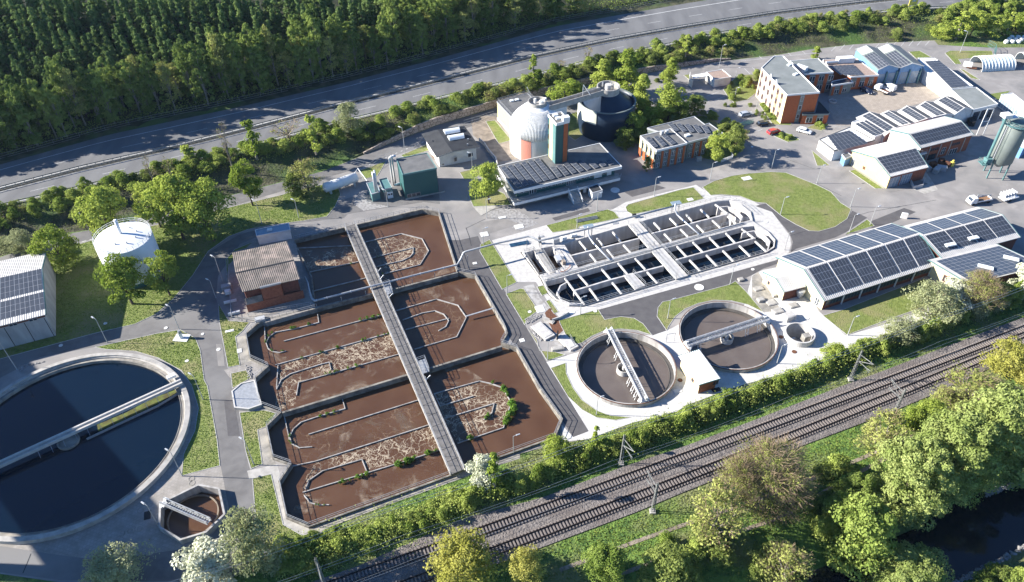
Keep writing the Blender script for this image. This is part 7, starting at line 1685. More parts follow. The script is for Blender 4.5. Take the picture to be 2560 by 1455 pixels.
def mass(lst, name, label):
    cos_, qs, mi, n0 = [], [], [], 0; mats = []
    for c in lst:
        me = get_proto(c[6], random.randrange(NV[c[6]]))[0]
        if not hasattr(mass, 'cache'): mass.cache = {}
        if me.name not in mass.cache:
            a = np.empty(len(me.vertices)*3, np.float32); me.vertices.foreach_get('co', a); q = np.empty(len(me.loops), np.int32); me.loops.foreach_get('vertex_index', q); mass.cache[me.name] = (a.reshape(-1,3), q.reshape(-1,4))
        a, q = mass.cache[me.name]; th = random.uniform(0, 6.28); ca, sa = cos(th), sin(th); s = random.uniform(.85, 1.2); z = s*random.uniform(.8, 1.0)*(.75 if c[4] > 1400 else 1)
        keep = rng.random(len(q)) < .6; q = q[keep]; idx = q.ravel(); a2 = a[idx]; ctr = a2.reshape(-1,4,3).mean(1).repeat(4, 0); a2 = ctr+(a2-ctr)*1.25
        b = np.stack([a2[:,0]*ca-a2[:,1]*sa, a2[:,0]*sa+a2[:,1]*ca, a2[:,2]], 1)*np.array([s, s, z])+np.array([c[0], c[1], c[2]])
        cos_.append(b); qs.append(np.arange(len(b)).reshape(-1,4)+n0); n0 += len(b)
    if not cos_: return
    me = np_mesh(name, np.concatenate(cos_), np.concatenate(qs), [M[TYPES[lst[0][6]]['m']]]); o = bpy.data.objects.new(name, me); COL.objects.link(o); tag(o, label, 'forest', kind='stuff')
mass([c for c in con if c[:2] not in d1], 'forest', 'dense spruce forest on the hillside')
mass([c for c in dec if c[:2] not in d2 and c[6] == 'beech'], 'forest', 'broadleaved wood on the hillside')
mass([c for c in dec if c[:2] not in d2 and c[6] == 'brown'], 'forest', 'brownish wood on the hillside')
print('FOREST', len(con), len(dec), len(d1), len(d2), 'bushes', nb)
# grass tufts: short blades standing on the lawns and verges
def grass(name, polys, dens, hgt, m, wdt=.10, z=.03, excl=None):
    C_ = []
    for w_ in polys:
        a = np.array(w_); lo, hi = a.min(0), a.max(0); n = int((hi[0]-lo[0])*(hi[1]-lo[1])*dens); p = rng.random((n,2))*(hi-lo)+lo
        c = np.zeros(n, bool); j = len(a)-1
        for i in range(len(a)):
            cond = ((a[i,1] > p[:,1]) != (a[j,1] > p[:,1])) & (p[:,0] < (a[j,0]-a[i,0])*(p[:,1]-a[i,1])/(a[j,1]-a[i,1]+1e-12)+a[i,0]); c ^= cond; j = i
        C_.append(p[c])
    p = np.concatenate(C_); n = len(p); th = rng.random(n)*2*pi; h = hgt*(.4+1.0*rng.random(n)); dx = np.stack([np.cos(th), np.sin(th)], 1)*wdt; lean = rng.normal(size=(n,2))*hgt*.5
    zz = np.full(n, z)
    A = np.column_stack([p-dx, zz]); B = np.column_stack([p+dx, zz]); T = np.column_stack([p+lean, zz+h])
    me = np_mesh(name, np.stack([A, B, T], 1).reshape(-1,3), np.arange(3*n).reshape(-1,3), [M[m]]); o = bpy.data.objects.new(name, me); COL.objects.link(o); tag(o, 'short grass blades', 'grass', kind='stuff')
M['blade'] = leaf_mat('grass_blade', (.10,.145,.028), (.23,.27,.065), .3, .25)
M['blade_fresh'] = leaf_mat('fresh_grass_blade', (.075,.145,.022), (.20,.29,.05), .3, .25)
grass('grass', [QL(k, pl) for k, pl in LAWNS[:6]], 16, .14, 'blade_fresh'); grass('grass', [QL(k, pl) for k, pl in LAWNS[6:19]], 10, .07, 'blade', .08)
verge = PL([(774,1350),(1165,1200),(1400,1112),(1580,1062),(1717,1020),(1871,963),(2210,845),(2441,775),(2560,735),(2560,785),(2441,832),(2205,922),(1889,1043),(1557,1160),(1355,1237),(1153,1290),(900,1405),(740,1460),(660,1430)], 0)
mead = PL([(1261,1408),(1591,1286),(1963,1137),(2205,1046),(2360,985),(2480,960),(2480,1020),(2250,1120),(2050,1260),(1900,1400),(1860,1480),(1150,1480)], 0)
grass('grass', [verge, mead], 9, .22, 'blade', .12, -.02)
# stones
def rocks(name, polys, n, s0, s1, z, m, label, zf=None):
    mb = MB()
    for w_ in polys:
        xs = [p[0] for p in w_]; ys = [p[1] for p in w_]; c = 0
        while c < n:
            x, y = random.uniform(min(xs), max(xs)), random.uniform(min(ys), max(ys))
            if not inside((x, y), w_): continue
            c += 1; s = random.uniform(s0, s1); zz = zf(x, y) if zf else z
            top = [(x+cos(a+random.uniform(-.3,.3))*s*random.uniform(.35,.6), y+sin(a)*s*random.uniform(.35,.6), zz+s*random.uniform(.35,.7)) for a in (0,1.6,3.1,4.7)]
            bot = [(x+cos(a+random.uniform(-.3,.3))*s*random.uniform(.7,1), y+sin(a)*s*random.uniform(.7,1), zz-.05) for a in (0,1.6,3.1,4.7)]
            mb.hexa(bot, top)
    o = mb.build(name, M[m]); tag(o, label, 'stones', kind='stuff')
rocks('stones', [QL('D5', [(140,850),(210,810),(320,800),(300,830),(210,880),(150,900)]), QL('D5', [(190,930),(240,900),(300,1010),(430,980),(440,1040),(310,1085),(230,1010)])], 190, .16, .34, 0.02, 'rubble', 'grey riprap stones beside the concrete inlet channel')
rocks('stones', [QL('A4', [(130,1290),(330,1260),(200,1300),(150,1340)]), QL('A4', [(1820,1290),(1860,1290),(1880,1380),(1840,1390)])], 90, .12, .28, 0.02, 'rubble', 'grey riprap stones by the road')
rocks('stones', [PL([(2468,1222),(2600,1176),(2600,1188),(2470,1234)], -1.6), PL([(2383,1448),(2600,1340),(2600,1352),(2400,1462)], -1.6)], 160, .25, .6, 0, 'rubble', 'pale stones along the river bank', zf=lambda x, y: max(-2.5, ground_z(x, y)))
M['sand_asphalt'] = mat('pale_asphalt', (.24,.225,.21), (.19,.18,.17), .4)
# ================================================================ lamps, masts, fences, vehicles, small things
def lamp_proto():
    t = thing('street_lamp', 'proto', 'street lamp', (0,0,0), 'street lamps of the plant')
    mb = MB(); mb.tube([(0,0,0),(0,0,2),(0,0,6)], .1, 8, radii=[.11,.08,.055]); mb.build('pole', M['lamp_steel'], t)
    mb = MB(); mb.tube([(0,0,5.95),(.25,0,6.06),(.7,0,6.12)], .05, 6); mb.build('arm', M['lamp_steel'], t)
    mb = MB(); mb.hexa([(.55,-.16,6.04),(1.35,-.12,6.10),(1.35,.12,6.10),(.55,.16,6.04)], [(.6,-.10,6.2),(1.3,-.08,6.22),(1.3,.08,6.22),(.6,.10,6.2)]); mb.build('lamp_head', M['aluminium'], t)
    return t
LAMPS = [((269,857),(240,797),'on the kerb above the large dark clarifier'),((43,925),(2,856),'at the far left edge above the large clarifier'),((236,603),(210,537),'between the service road and the gas holder'),((557,703),(534,642),'at the road bend west of the pump house'),
 ((540,745),(523,701),'by the white boxes west of the pump house'),((448,823),(423,766),'beside the white pad at the road junction'),((508,999),(487,938),'on the lawn right of the large clarifier ring'),((456,1190),(427,1129),'at the clarifier rim above the octagonal tank'),((398,1318),(365,1263),'left of the octagonal tank on the pavers'),
 ((635,1162),(606,1100),'on the narrow lawn left of the brown basin'),((1284,1134),(1285,1090),'at the lower basin edge beside the hedge'),((1217,545),(1214,499),'at the gravel corner below the control building'),((1209,611),(1208,571),'at the yard corner by the path beginning'),((1268,731),(1266,689),'on the small lawn left of the junk-strewn channel'),
 ((1442,571),(1443,537),'on the lawn with the grey pipes above the oval tank'),((1492,527),(1495,483),'in front of the control building stair'),((1451,786),(1452,743),'at the left rounded end of the oval tank'),((1369,899),(1371,854),'by the stone heaps left of the left clarifier'),((1491,1037),(1495,994),'on the curved lawn below the left clarifier'),
 ((1669,796),(1675,749),'on the curved lawn between the two clarifiers'),((1825,711),(1835,664),'at the road between oval tank and ribbed annex'),((1961,625),(1976,581),'at the right rounded end of the oval tank'),((2123,581),(2136,537),'at the road fork above the solar hall'),((2175,562),(2193,517),'on the small green wedge behind the solar hall'),
 ((2126,517),(2141,473),'at the right tip of the big lawn'),((1951,536),(1962,494),'inside the big lawn beside a little bush'),((2119,838),(2139,793),'on the lawn corner in front of the solar hall'),((1942,909),(1959,864),'in the shade right of the right clarifier'),((1929,421),(1939,375),'on the road bend above the big lawn'),
 ((2042,458),(2057,414),'at the upper right edge of the big lawn'),((1775,450),(1782,407),'at the upper left edge of the big lawn'),((1635,490),(1640,444),'on the road verge left of the big lawn'),((2400,131),(2412,78),'on the grass left of the greenhouse tunnel'),((1798,168),(1799,113),'behind the white garage by the car park'),
 ((1839,195),(1843,170),'between the garage and the planted bed'),((1836,249),(1843,220),'in the planted bed beside the office'),((1889,278),(1894,252),'before the office front windows'),((1013,386),(994,319),'on the service road kerb above the green cube'),((1181,424),(1179,382),'at the front wall of the dark-roofed workshop'),
 ((970,517),(966,475),'in front of the white fan cabinet'),((747,544),(737,500),'on the north lawn left of the yard'),((655,560),(646,501),'in the shady north lawn behind the service building')]
lp = lamp_proto()
for i, (b, tp, l) in enumerate(LAMPS):
    o = lp if i == 0 else copy_tree(lp); x, y = P(*b); h = solve_h(x, y, tp[1]); h = max(3.5, min(10, h))
    o.location = (x, y, 0); o.scale = (1, 1, h/6.1); o.rotation_euler = (0, 0, radians(150 if b[0] < 1100 else (20 if 1200 < b[0] < 2200 else 160)))
    o['label'] = 'street lamp '+l
# white pad with a small machine at the junction
q = Q('A4',1350,1085); t = thing('measuring_station', 'small white measuring box with a round head on a white slab at the road junction', 'equipment', (*q,0))
mb = MB(); mb.box((*q,.06),(3.2,2.2,.16),-.1); mb.build('slab', M['white_metal'], t); mb = MB(); mb.box((*q,.9),(.7,.5,1.5),.5); mb.build('cabinet', M['white_metal'], t); mb = MB(); mb.tube([(q[0],q[1],1.6),(q[0],q[1],2.3)], .45, 12, radii=[.45,.3]); mb.bar((q[0],q[1],1.2),(q[0]+1.6,q[1]+.2,1.5),.12); mb.build('arm', M['steel'], t)
# catenary masts and wires
M['mast'] = mat('weathered_mast', (.24,.25,.24), (.15,.15,.14), 2.0)
MASTS = [((2126,950),(2160,876),'left of the two masts on the right half of the hedge side',-1),((1552,1160),(1560,1091),'mast at the hedge below the left clarifier',-1),((1631,1280),(1647,1213),'mast on the river side below the rails centre',1),((2229,1046),(2266,977),'mast on the river side at the right meadow',1),((812,1465),(774,1379),'mast at the bottom edge beside the pale tree',-1),((2620,905),(2640,850),'mast just outside the right edge',1)]
rail_dir = Vector((TB[-1][0]-TB[0][0], TB[-1][1]-TB[0][1], 0)).normalized(); rn = Vector((rail_dir.y, -rail_dir.x, 0))
for b, tp, l, side in MASTS:
    x, y = P(*b); t = thing('catenary_mast', 'lattice railway '+(l if l.startswith('mast') else 'mast, '+l), 'mast', (x,y,0), 'lattice masts beside the railway'); H_ = 8.6; p = Vector((x,y,0)); into = rn*(1 if side < 0 else -1)
    mb = MB(); w_ = .26
    cs = [Vector((a,b_,0)) for a, b_ in ((-w_,-w_),(w_,-w_),(w_,w_),(-w_,w_))]
    for c in cs: mb.bar(p+c, p+c*.45+Vector((0,0,H_)), .08)
    for i in range(9):
        z0, z1 = H_*i/9, H_*(i+1)/9; k0, k1 = 1-.55*i/9, 1-.55*(i+1)/9
        for j in range(4): mb.bar(p+cs[j]*k0+Vector((0,0,z0)), p+cs[(j+1)%4]*k1+Vector((0,0,z1)), .045)
    mb.build('lattice', M['mast'], t)
    mb = MB(); a0 = p+Vector((0,0,7.4)); tip = p+into*3.4+Vector((0,0,7.9)); mb.bar(a0, tip, .1); mb.bar(p+Vector((0,0,5.6)), tip, .1); mb.bar(p+Vector((0,0,5.6)), p+into*3.2+Vector((0,0,5.9)), .09); mb.bar(p+into*1.6+Vector((0,0,5.8)), p+into*3.2+Vector((0,0,5.3)), .06); mb.build('cantilever', M['mast'], t)
    mb = MB(); mb.box((x,y,.15),(1.0,1.0,.5)); mb.build('footing', M['concrete'], t)
def wire(path, z, label, sag=.6, r=.022):
    pts = []
    for i in range(len(path)-1):
        for j in range(10): f = j/10; q = lerp2(path[i], path[i+1], f); pts.append((*q, z-sag*4*f*(1-f)))
    pts.append((*path[-1], z)); mb = MB(); mb.tube(pts, r, 4); tag(mb.build('overhead_wire', M['steel']), label, 'wire')
def along(path, off, step=60): o = offset_path(path, off); return o[::step]+[o[-1]]
wire(along(TA,0), 5.9, 'contact wire above the upper railway track', .1); wire(along(TA,0), 7.4, 'carrying wire above the upper railway track', .9)
wire(along(TB,0), 5.9, 'contact wire above the lower railway track', .1); wire(along(TB,0), 7.4, 'carrying wire above the lower railway track', .9)
wire(along(TA,4.6), 8.3, 'feeder wire along the hedge, nearer the tracks', .8, .03); wire(along(TA,5.5), 7.9, 'feeder wire along the hedge, farther from the tracks', .8, .03)
# guard rails
def guardrail(fa, fb, t, label, post=3.0, x0=-225, x1=280, hh=.75, two=False, m_='steel'):
    mb = MB(); prev = None; x = x0
    while x <= x1:
        a, b = fa(x), fb(x); p = (x, a+(b-a)*t, HZ)
        if prev: mb.bar((prev[0],prev[1],HZ+hh-.12), (p[0],p[1],HZ+hh-.12), .07, .32)
        mb.bar((p[0],p[1],HZ-.3),(p[0],p[1],HZ+hh-.1),.12); prev = p; x += post
    tag(mb.build('guard_rail', M[m_]), label, 'guard rail')
guardrail(yS, yC, .025, 'steel guard rail along the near edge of the highway'); guardrail(yS, yC, .925, 'nearer of the two steel guard rails on the highway median', post=2.0, hh=.85, m_='mast'); guardrail(yC, yN, .035, 'farther of the two steel guard rails on the highway median', post=2.0, hh=.85, m_='mast')
def fence(name, path, z, h, label, m_, post=2.5, r=.05):
    mb = MB(); t = thing(name, label, 'fence', (*path[0], z))
    railing(t, path, z, name='post_rail', h=h, post=post, r=r, material=M[m_], rails=(.98,.5,.08))
fence('forest_fence', [(float(x), yN(float(x))+2.6) for x in np.arange(-190, 150, 6)], HZ, 1.5, 'thin wire fence along the forest edge of the highway', 'steel', 6)
fence('wire_fence', QL('B5', [(560,750),(785,800),(865,740),(1030,670)]), 0, 1.8, 'wire fence beside the service road above the teal container', 'steel', 2.2, .05)
fence('wire_fence', QL('B5', [(1880,300),(1980,270),(2065,245),(2145,215),(2225,190)]), 0, 1.8, 'wire fence between the workshop and the yellow building', 'steel', 3)
fence('gate_fence', QL('D4', [(1310,1000),(1465,950)]), 0, 1.7, 'green mesh gate beside the black parked car', 'green_fence', .35, .05)
fence('gate_fence', QL('D2', [(1380,760),(1490,830),(1500,920)]), 0, 2.2, 'turquoise mesh gate near the bulk bags', 'light_teal', .6, .06)
fence('white_fence', QL('A3', [(305,1205),(390,1175),(380,1150)]), 0, 1.0, 'short white picket fence in front of the bright office tree', 'white_metal', .3, .09)
# yellow sign at the highway
a = P(2276,32,3.2); t = thing('advertising_sign', 'tall yellow sign board on posts at the highway edge', 'sign', (*a,HZ)); sh = solve_h(*a, 24, HZ)
mb = MB(); mb.box((a[0],a[1]+.3,HZ+5.4),(3.6,.18,5.2),.25); mb.build('board', M['yellow'], t)
mb = MB(); mb.box((a[0]+.05,a[1]+.17,HZ+5.0),(1.5,.06,1.7),.25); mb.build('emblem', M['white_paint'], t)
for dx in (-1.2, 1.2): mb = MB(); mb.bar((a[0]+dx,a[1]+.3,0.5),(a[0]+dx,a[1]+.3,HZ+3),.14); mb.build('post', M['steel'], t)
# vehicles
def car(px_, k, body, label, ang, style='hatch', L=4.3, W=1.75, H=1.45):
    x, y = Q(k, *px_, .5); t = thing('parked_car', label, 'car', (x, y, 0)); ca, sa = cos(ang), sin(ang)
    def tr(p): return (x+p[0]*ca-p[1]*sa, y+p[0]*sa+p[1]*ca, p[2])
    hl, hw = L/2, W/2
    prof = {'hatch': [(-hl,.35,1),(-hl,.85,.96),(-hl+.15,1.0,.9),(-hl+.5,H-.05,.78),(-.1,H,.78),(.55,H-.1,.78),(1.15,.95,.92),(hl-.2,.78,.9),(hl,.6,.86),(hl,.35,.9)],
            'van': [(-hl,.35,1),(-hl,1.2,.98),(-hl+.1,H-.05,.86),(-.1,H,.86),(.9,H-.08,.84),(1.5,1.05,.92),(hl-.15,.9,.9),(hl,.65,.88),(hl,.35,.9)]}['van' if style == 'van' else 'hatch']
    mb = MB(); n = len(prof)
    for s in (-1, 1): mb.v += [tr((p[0], s*hw*p[2], p[1])) for p in prof]
    mb.f.append(list(range(n))[::-1]); mb.m.append(0); mb.f.append([n+i for i in range(n)]); mb.m.append(0)
    for i in range(n): j = (i+1) % n; mb.f.append([i, j, n+j, n+i]); mb.m.append(0)
    b = mb.build('body', M[body], t); bv = b.modifiers.new('bevel', 'BEVEL'); bv.width = .05; bv.segments = 2
    def slab(name, pts, m_='glass'): mb = MB(); mb.v = [tr(p) for p in pts]; mb.f = [[0,1,2,3]]; mb.m = [0]; 
    gi = 3 if style != 'van' else 2
    def pane(name, p0, p1, s0=.0, inset=.12, lift=.02):
        (x0, z0, w0), (x1, z1, w1) = prof[p0], prof[p1]; d = Vector((x1-x0, 0, z1-z0)); nn = Vector((-d.z,0,d.x)).normalized()*-1
        if nn.z < 0: nn = -nn
        a = Vector((x0,0,z0))+d*.08+nn*lift; c = Vector((x0,0,z0))+d*.92+nn*lift; q = [(a.x,-hw*w0*(1-inset),a.z),(c.x,-hw*w1*(1-inset),c.z),(c.x,hw*w1*(1-inset),c.z),(a.x,hw*w0*(1-inset),a.z)]
        mb = MB(); mb.hexa([tr((v[0]-nn.x*.03, v[1], v[2]-nn.z*.03)) for v in q], [tr(v) for v in q]); mb.build(name, M['glass'], t)
    if style == 'van': pane('windscreen', 4, 5)
    else: pane('windscreen', 5, 6); pane('rear_window', 2, 3)
    for s in (-1, 1):
        zb = 1.0 if style != 'van' else 1.15; zt = H-.14; xs = (-hl+.55, .75) if style != 'van' else (.0, 1.1)
        mb = MB(); o = s*(hw*.955+.01); o2 = s*(hw*.80+.015) if style != 'van' else s*(hw*.88+.015)
        mb.hexa([tr((xs[0]-.1,o,zb)), tr((xs[1]+.3,o,zb)), tr((xs[1]+.3,o-s*.05,zb)), tr((xs[0]-.1,o-s*.05,zb))], [tr((xs[0]+.1,o2,zt)), tr((xs[1]-.15,o2,zt)), tr((xs[1]-.15,o2-s*.05,zt)), tr((xs[0]+.1,o2-s*.05,zt))]); mb.build('side_window', M['glass'], t)
        for fx in (-hl+.8, hl-.8):
            mb = MB(); mb.tube([tr((fx, s*(hw-.18), .32)), tr((fx, s*(hw+.02), .32))], .33, 16); wh = mb.build('wheel', M['dark'], t)
            mb = MB(); mb.tube([tr((fx, s*(hw+.0), .32)), tr((fx, s*(hw+.035), .32))], .19, 12); mb.build('rim', M['aluminium'], wh)
        mb = MB(); mb.bar(tr((hl-.02, s*hw*.5, .66)), tr((hl-.02, s*hw*.82, .66)), .12, .12); mb.build('headlight', M['opal'], t)
    return t, tr
car((490,848),'A3','car_grey','pale grey car parked alone on the lot in front of the office', radians(18))
car((622,918),'A3','car_black','black car parked beside the green mesh gate', radians(15))
car((697,978),'A3','car_red','red car parked between the black and the white car', radians(22), H=1.5)
car((922,972),'A3','car_white','white car parked at the bed before the brick annex', radians(-35))
car((1388,675),'A3','car_blue','dark blue car parked in front of the canteen block', radians(-55))
def pickup(px_, k, label, ang, L=5.4, bed='rust', crane=False):
    x, y = Q(k, *px_, .7); t = thing('pickup_truck', label, 'truck', (x,y,0)); ca, sa = cos(ang), sin(ang)
    def tr(p): return (x+p[0]*ca-p[1]*sa, y+p[0]*sa+p[1]*ca, p[2])
    def bx(name, x0, x1, w, z0, z1, m_, y0=0, tx0=0, tx1=0, par=None):
        mb = MB(); mb.hexa([tr((x0,y0-w/2,z0)),tr((x1,y0-w/2,z0)),tr((x1,y0+w/2,z0)),tr((x0,y0+w/2,z0))], [tr((x0+tx0,y0-w/2*.92,z1)),tr((x1-tx1,y0-w/2*.92,z1)),tr((x1-tx1,y0+w/2*.92,z1)),tr((x0+tx0,y0+w/2*.92,z1))]); return mb.build(name, M[m_], par or t)
    h = L/2
    bx('chassis', -h, h-.3, 1.5, .45, .7, 'dark'); bx('cab', h-2.0, h, 2.0, .55, 1.35, 'car_white'); bx('cab_roof', h-1.95, h-.15, 1.95, 1.352, 2.15, 'car_white', tx0=.1, tx1=.45)
    bx('windscreen', h-.42, h-.16, 1.6, 1.4, 2.0, 'glass', tx1=.3, tx0=-.1)
    bx('load_bed', -h, h-2.1, 2.1, .75, .85, bed)
    for s in (-1,1): bx('side_board', -h, h-2.1, .07, .85, 1.2, 'car_white', y0=s*1.02)
    bx('tail_board', -h, -h+.07, 2.1, .85, 1.2, 'car_white')
    for s in (-1,1):
        for fx in (-h+.9, h-.85): mb = MB(); mb.tube([tr((fx,s*.75,.4)),tr((fx,s*1.0,.4))], .4, 16); mb.build('wheel', M['dark'], t)
    if crane:
        mb = MB(); mb.bar(tr((h-2.3,0,1)), tr((h-2.3,0,2.6)), .22); mb.bar(tr((h-2.3,0,2.5)), tr((-h+.3,.3,2.0)), .2); mb.bar(tr((-h+.3,.3,2.0)), tr((-h+1.2,.4,1.4)), .16); mb.build('crane', M['steel'], t)
    return t, tr
t, tr = pickup((1500,668),'A3','white pickup truck with red-brown load bed in the courtyard', radians(125), 5.2)
car((1545,650),'A3','car_white','white van parked close behind the pickup in the courtyard', radians(125), 'van', L=4.9, W=1.9, H=1.95)
t, tr = pickup((565,1228),'D3','white lorry with loading crane above the rear solar hall', radians(195), 6.6, bed='wood', crane=True)
q = Q('D3',845,1205,.5); t = thing('trailer', 'flat grey trailer with upright frames behind the white lorry', 'trailer', (*q,0)); mb = MB(); mb.box((*q,.75),(5.0,2.2,.25),.35); mb.build('deck', M['aluminium'], t)
for i in range(5): mb = MB(); a = (q[0]-1.6+i*.9, q[1]+.2+i*.35); mb.box((*a,1.35),(.1,1.9,1.0),.35); mb.build('frame_panel', M['aluminium'], t)
for s in (-1,1): mb = MB(); mb.tube([(q[0],q[1]+s*1.0,.35),(q[0],q[1]+s*1.2,.35)], .35, 14); mb.build('wheel', M['dark'], t)
q = Q('D2',1050,1085,.8); t = thing('mobile_sign', 'white panel trailer beside the greenhouse tunnel', 'trailer', (*q,0)); mb = MB(); mb.box((*q,1.3),(2.6,1.2,1.5),-.4); mb.build('box', M['white_metal'], t); mb = MB(); mb.box((q[0]+1.2,q[1]-.9,.5),(3.0,.9,.3),-.4); mb.build('frame', M['rust'], t)
for i in range(9):
    q = Q('D2',1690+i*34+(i%3)*12,690-(i%3)*38,.5); mb = MB(); mb.lathe(q, [(.05,0),(.75,.02),(.85,.5),(.7,1.05),(.3,1.15),(.02,1.12)], 9); tag(mb.build('bulk_bag', M['white_metal']), 'white bulk bag in the pile at the top right', 'bag', 'white bulk bags in the pile')
# covers
def cover(k, x, y, r, label, m_='concrete', rect=None, ang=.3, z=.05):
    q = Q(k, x, y); mb = MB()
    if rect: mb.box((*q,z), (rect[0],rect[1],.08), ang); mb.box((*q,z+.04), (rect[0]*.86,rect[1]*.8,.03), ang)
    else: mb.lathe(q, [(.01,z+.03),(r*.82,z+.03),(r*.84,z+.045),(r,z+.045),(r,z-.06)], 20)
    return tag(mb.build('access_cover' if rect else 'manhole_cover', M[m_]), label, 'cover')
for a in [('A4',1232,1010,.42,'manhole cover on the road by the white pad'),('A4',1622,1170,.45,'manhole cover on the road left of the basin'),('A4',452,1140,.42,'manhole cover in the shaded road near the left hall'),('A4',782,977,.4,'manhole cover on the shaded lawn by the lamp'),('A4',1387,1255,.4,'manhole cover on the lawn inside the road bend'),('A4',1505,1055,.35,'manhole cover right of the white pad'),
 ('A5',1408,890,.42,'manhole cover on the lawn beside the junk-strewn channel'),('A5',1895,885,.42,'manhole cover on the edge of the lawn below the oval tank'),('C2',540,1130,.75,'round white lid at the left end of the oval tank'),('A6',142,708,1.1,'round lid on the road below the oval tank'),('A6',540,575,.4,'manhole cover on the road below the right tank end'),('A6',848,1187,.5,'dark manhole cover on the white paving'),
 ('A6',940,937,.45,'manhole ring north of the small round shaft'),('A6',750,1077,.5,'dark manhole cover left of the small round shaft'),('B4',1285,1195,1.25,'large round concrete lid in the shade before the control building'),('C1',1238,912,.5,'rusty manhole cover between clarifier and ribbed shed'),('A3',535,1090,.35,'small manhole cover on the shaded road'),('A6',640,220,.5,'manhole cover at the right end of the oval tank paving')]: cover(a[0],a[1],a[2],a[3],a[4],'rust' if 'rust' in a[4] or 'dark' in a[4] else 'white_wall')
for a in [('C3',1265,918,'upper concrete ring above the octagonal tank'),('C3',1268,947,'lower concrete ring above the octagonal tank'),('C3',928,1127,'single concrete ring left of the octagonal tank'),('C3',805,1280,'left of three concrete rings in the pavers'),('C3',865,1262,'middle of three concrete rings in the pavers'),('C3',920,1246,'right of three concrete rings in the pavers'),('C3',825,1407,'left ring at the bottom of the pavers'),('C3',875,1412,'middle ring at the bottom of the pavers'),('C3',993,1405,'right ring at the bottom of the pavers')]:
    q = Q(a[0],a[1],a[2]); mb = MB(); mb.lathe(q, [(.42,.0),(.42,.06),(.6,.06),(.6,.0)], 24); tag(mb.build('shaft_ring', M['old_concrete']), a[3], 'cover')
for a in [('A5',1330,257,(2.3,1.7),'square white cover on the yard above the path'),('A5',1072,315,(2.0,1.8),'square white cover beside the yard lamp'),('A5',1205,190,(1.9,.9),'oblong white cover on the gravel patch'),('A5',1002,530,(1.0,.8),'small white cover on the path near the pipeline'),('A5',1352,1102,(1.1,1.0),'white square cover on the asphalt path'),('A4',1705,1032,(1.9,.7),'white oblong cover on the lawn strip'),('A4',1778,1180,(1.0,1.2),'white cover on the concrete apron beside the basin'),
 ('A3',495,1325,(2.6,1.6),'white square cover on the big lawn'),('C2',1620,105,(1.6,1.2),'white square cover on the lawn right of the tank pipe stand'),('C2',940,322,(1.6,.7),'grey grid cover on the paving behind the oval tank'),('C2',262,445,(1.6,.7),'grey grid cover on the paving left of the oval tank corner'),('C3',975,1160,(1.1,1.7),'dark square grid by the lamp left of the octagonal tank'),('C1',1565,1000,(1.8,1.0),'dark mat beside the ribbed shed'),('C1',1215,1010,(1.8,1.0),'pale blue mat below the left clarifier'),('D5',300,740,(2.0,2.2),'pale cover with a dark edge on the junk-strewn channel'),('D1',1700,0,(1,.6),'small cover on the car park')]:
    cover(a[0],a[1],a[2],0,a[4],'dark' if 'dark' in a[4] and 'edge' not in a[4] else ('steel' if 'grey' in a[4] else 'white_wall'), rect=a[3])
# things on the inlet channel left of the clarifiers
def blk(name, k, x, y, sz, z, ang, m_, label, cat):
    q = Q(k, x, y, z); mb = MB(); mb.box((*q, z+sz[2]/2), sz, ang); mb.box((*q, z+sz[2]+.03), (sz[0]*.8, sz[1]*.8, .06), ang); return tag(mb.build(name, M[m_]), label, cat)
blk('concrete_box','D5',330,985,(5.2,2.6,.5),0,-.95,'new_concrete','white concrete block between the two stone heaps','block')
blk('concrete_platform','D5',590,1100,(5.0,2.2,.45),0,-.95,'new_concrete','railed pale concrete platform beside the left clarifier','platform')
blk('soil_box','D5',490,1170,(2.6,1.1,.5),0,.15,'concrete','shallow concrete box by the lamp and stone heap','box')
blk('control_board','D5',485,1045,(.25,1.3,1.6),.2,-.2,'dark','black upright control board at the channel','control board')
blk('pallet','D5',395,865,(2.6,1.0,.25),.05,-.6,'concrete','slanted pale pallet lying on the channel','pallet')
mb = MB(); mb.bar((*Q('D5',410,855,.4),.4),(*Q('D5',415,780,.6),2.0),.3); tag(mb.build('post_stump', M['rust']), 'rusty bent post beside the dark wet patch', 'post')
mb = MB(); mb.wall(QL('D5', [(430,855),(510,830),(610,775)], .3), .25, 0, .6); tag(mb.build('low_wall', M['new_concrete']), 'low white wall running to the round white lid', 'wall')
tag(sheet('wet_patch', QL('D5', [(350,780),(400,730),(440,780),(520,860),(530,930),(560,960),(500,1010),(440,980),(390,880)]), .024, M['rust']), kind='structure')
fence('channel_rail', QL('D5', [(620,1060),(665,1140)]), .45, 1.1, 'short railing on the pale concrete platform', 'steel', .8)
mb = MB(); a, b = Q('C1',1120,500,2.2), Q('C1',1195,487,2.2); mb.bar((*a,0),(*a,2.4),.1); mb.bar((*b,0),(*b,2.4),.1); mb.bar((*a,2.4),(*b,2.4),.1); tag(mb.build('steel_goalpost', M['steel']), 'thin steel frame between the two clarifiers', 'frame')
blk('pump_chamber','E1',340,590,(2.4,1.8,1.3),0,.4,'new_concrete','open white concrete box north of the small round shaft','box')
for k, x, y, s, l in (('E1',80,420,(1.5,1.2,.6),'small pale box nearest the right clarifier bridge'),('E1',180,440,(2.2,1.8,.2),'flat white plate on the grey apron'),('E1',240,520,(2.4,1.6,.3),'white slab at the lower end of the grey apron'),('E1',60,310,(2.2,1.3,.25),'white plate at the upper end of the grey apron'),('E1',385,470,(2.0,1.4,.3),'low pale cover before the ribbed annex'),('E1',210,380,(1.0,.8,.5),'small square frame beside the annex'),('A6',450,655,(1.3,1.0,.5),'dark topped box at the road corner')): blk('small_box',k,x,y,s,0,.3,'concrete',l,'box')
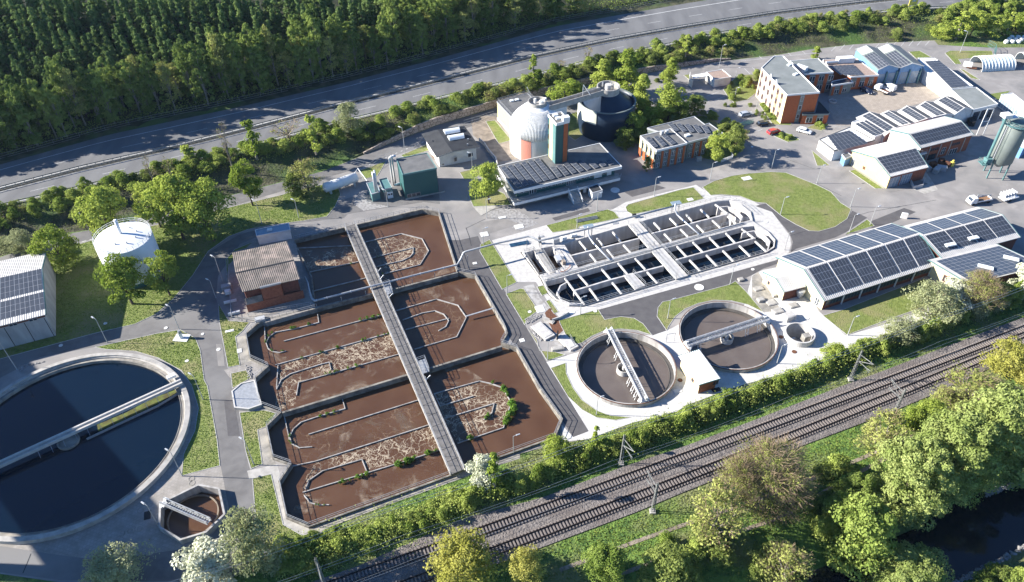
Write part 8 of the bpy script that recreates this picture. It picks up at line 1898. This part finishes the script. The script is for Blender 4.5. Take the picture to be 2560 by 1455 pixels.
q = Q('E1',455,345,1.5); mb = MB(); mb.lathe(q, [(.05,.2),(.5,.3),(.9,1.6),(1.0,2.2),(.9,2.3),(.05,2.35)], 20); tag(mb.build('separator', M['steel']), 'round grey separator under the annex roof', 'machine')
blk('sign_board','A6',1660,195,(1.5,.4,1.6),0,-.3,'white_metal','white cabinet standing on the yard above the solar hall','cabinet')
blk('waste_bin','D4',848,1370,(1.5,.9,1.2),0,.2,'steel','pale waste container before the orange pilastered office','container')
blk('gate_cabinet','B4',975,1215,(.9,.5,1.9),0,.2,'white_metal','white cabinet beside the control building stair','cabinet')
q = Q('A3',1135,750,.3); mb = MB(); mb.lathe(q, [(1.2,0),(1.25,.5),(1.05,.5),(1.0,.05)], 20); tag(mb.build('planter', M['new_concrete']), 'round pale planter at the shaded courtyard corner', 'planter')

# repairs and dark seams in the asphalt
for i, (k, pl) in enumerate([('F',[(1180,560),(1260,545),(1300,560),(1220,585)]),('F',[(1560,480),(1640,462),(1665,470),(1580,492)]),('F',[(1880,420),(1990,400),(2010,408),(1900,430)]),('F',[(2160,560),(2260,520),(2290,530),(2190,575)]),('F',[(2040,300),(2060,330),(2040,345),(2015,312)]),('F',[(560,1000),(585,1000),(600,1090),(570,1090)]),('F',[(540,860),(556,860),(562,915),(545,915)]),('F',[(1000,480),(1080,485),(1085,495),(1000,492)]),('F',[(2200,470),(2300,450),(2320,460),(2225,482)]),('F',[(1380,545),(1470,520),(1475,528),(1388,552)])]):
    sheet('asphalt_patch', QL(k, pl), .0135+.0004*i, M['new_asphalt' if i % 2 else 'sand_asphalt'])
def seam(k, pts, w=.09): mb = MB(); mb.wall(QL(k, pts), w, .0165, .0185); tag(mb.build('seam', M['dark_roof']), kind='structure')
seam('A7', [(230,1245),(200,1320),(170,1390)], .16); seam('A5', [(935,265),(960,330),(975,400)], .14); seam('A5', [(935,270),(1080,200)], .12); seam('B5', [(2080,1360),(2200,1290),(2441,1230)], .12); seam('A3', [(540,1255),(1010,1362),(1200,1455)], .1); seam('A3', [(560,1100),(1000,1255)], .08); seam('A6', [(800,330),(1400,150),(1900,60)], .1)

# ================================================================ air
hz = bpy.data.materials.new('haze'); hz.use_nodes = True; t_ = hz.node_tree; t_.nodes.remove(t_.nodes['Principled BSDF'])
v_ = t_.nodes.new('ShaderNodeVolumePrincipled'); v_.inputs['Density'].default_value = HAZE; v_.inputs['Color'].default_value = (.62, .80, 1.0, 1); v_.inputs['Anisotropy'].default_value = .2
t_.links.new(v_.outputs[0], t_.nodes['Material Output'].inputs['Volume'])
zb = min(v.co.z for v in bpy.data.objects['ground'].data.vertices)-1.0; zt = max(max(v.co.z for v in bpy.data.objects['ground'].data.vertices)+2, CAM_H+4)
mb = MB(); mb.prism([(-3400,-2400),(3400,-2400),(3400,3900),(-3400,3900)], zb, zt); tag(mb.build('haze', hz), kind='stuff')
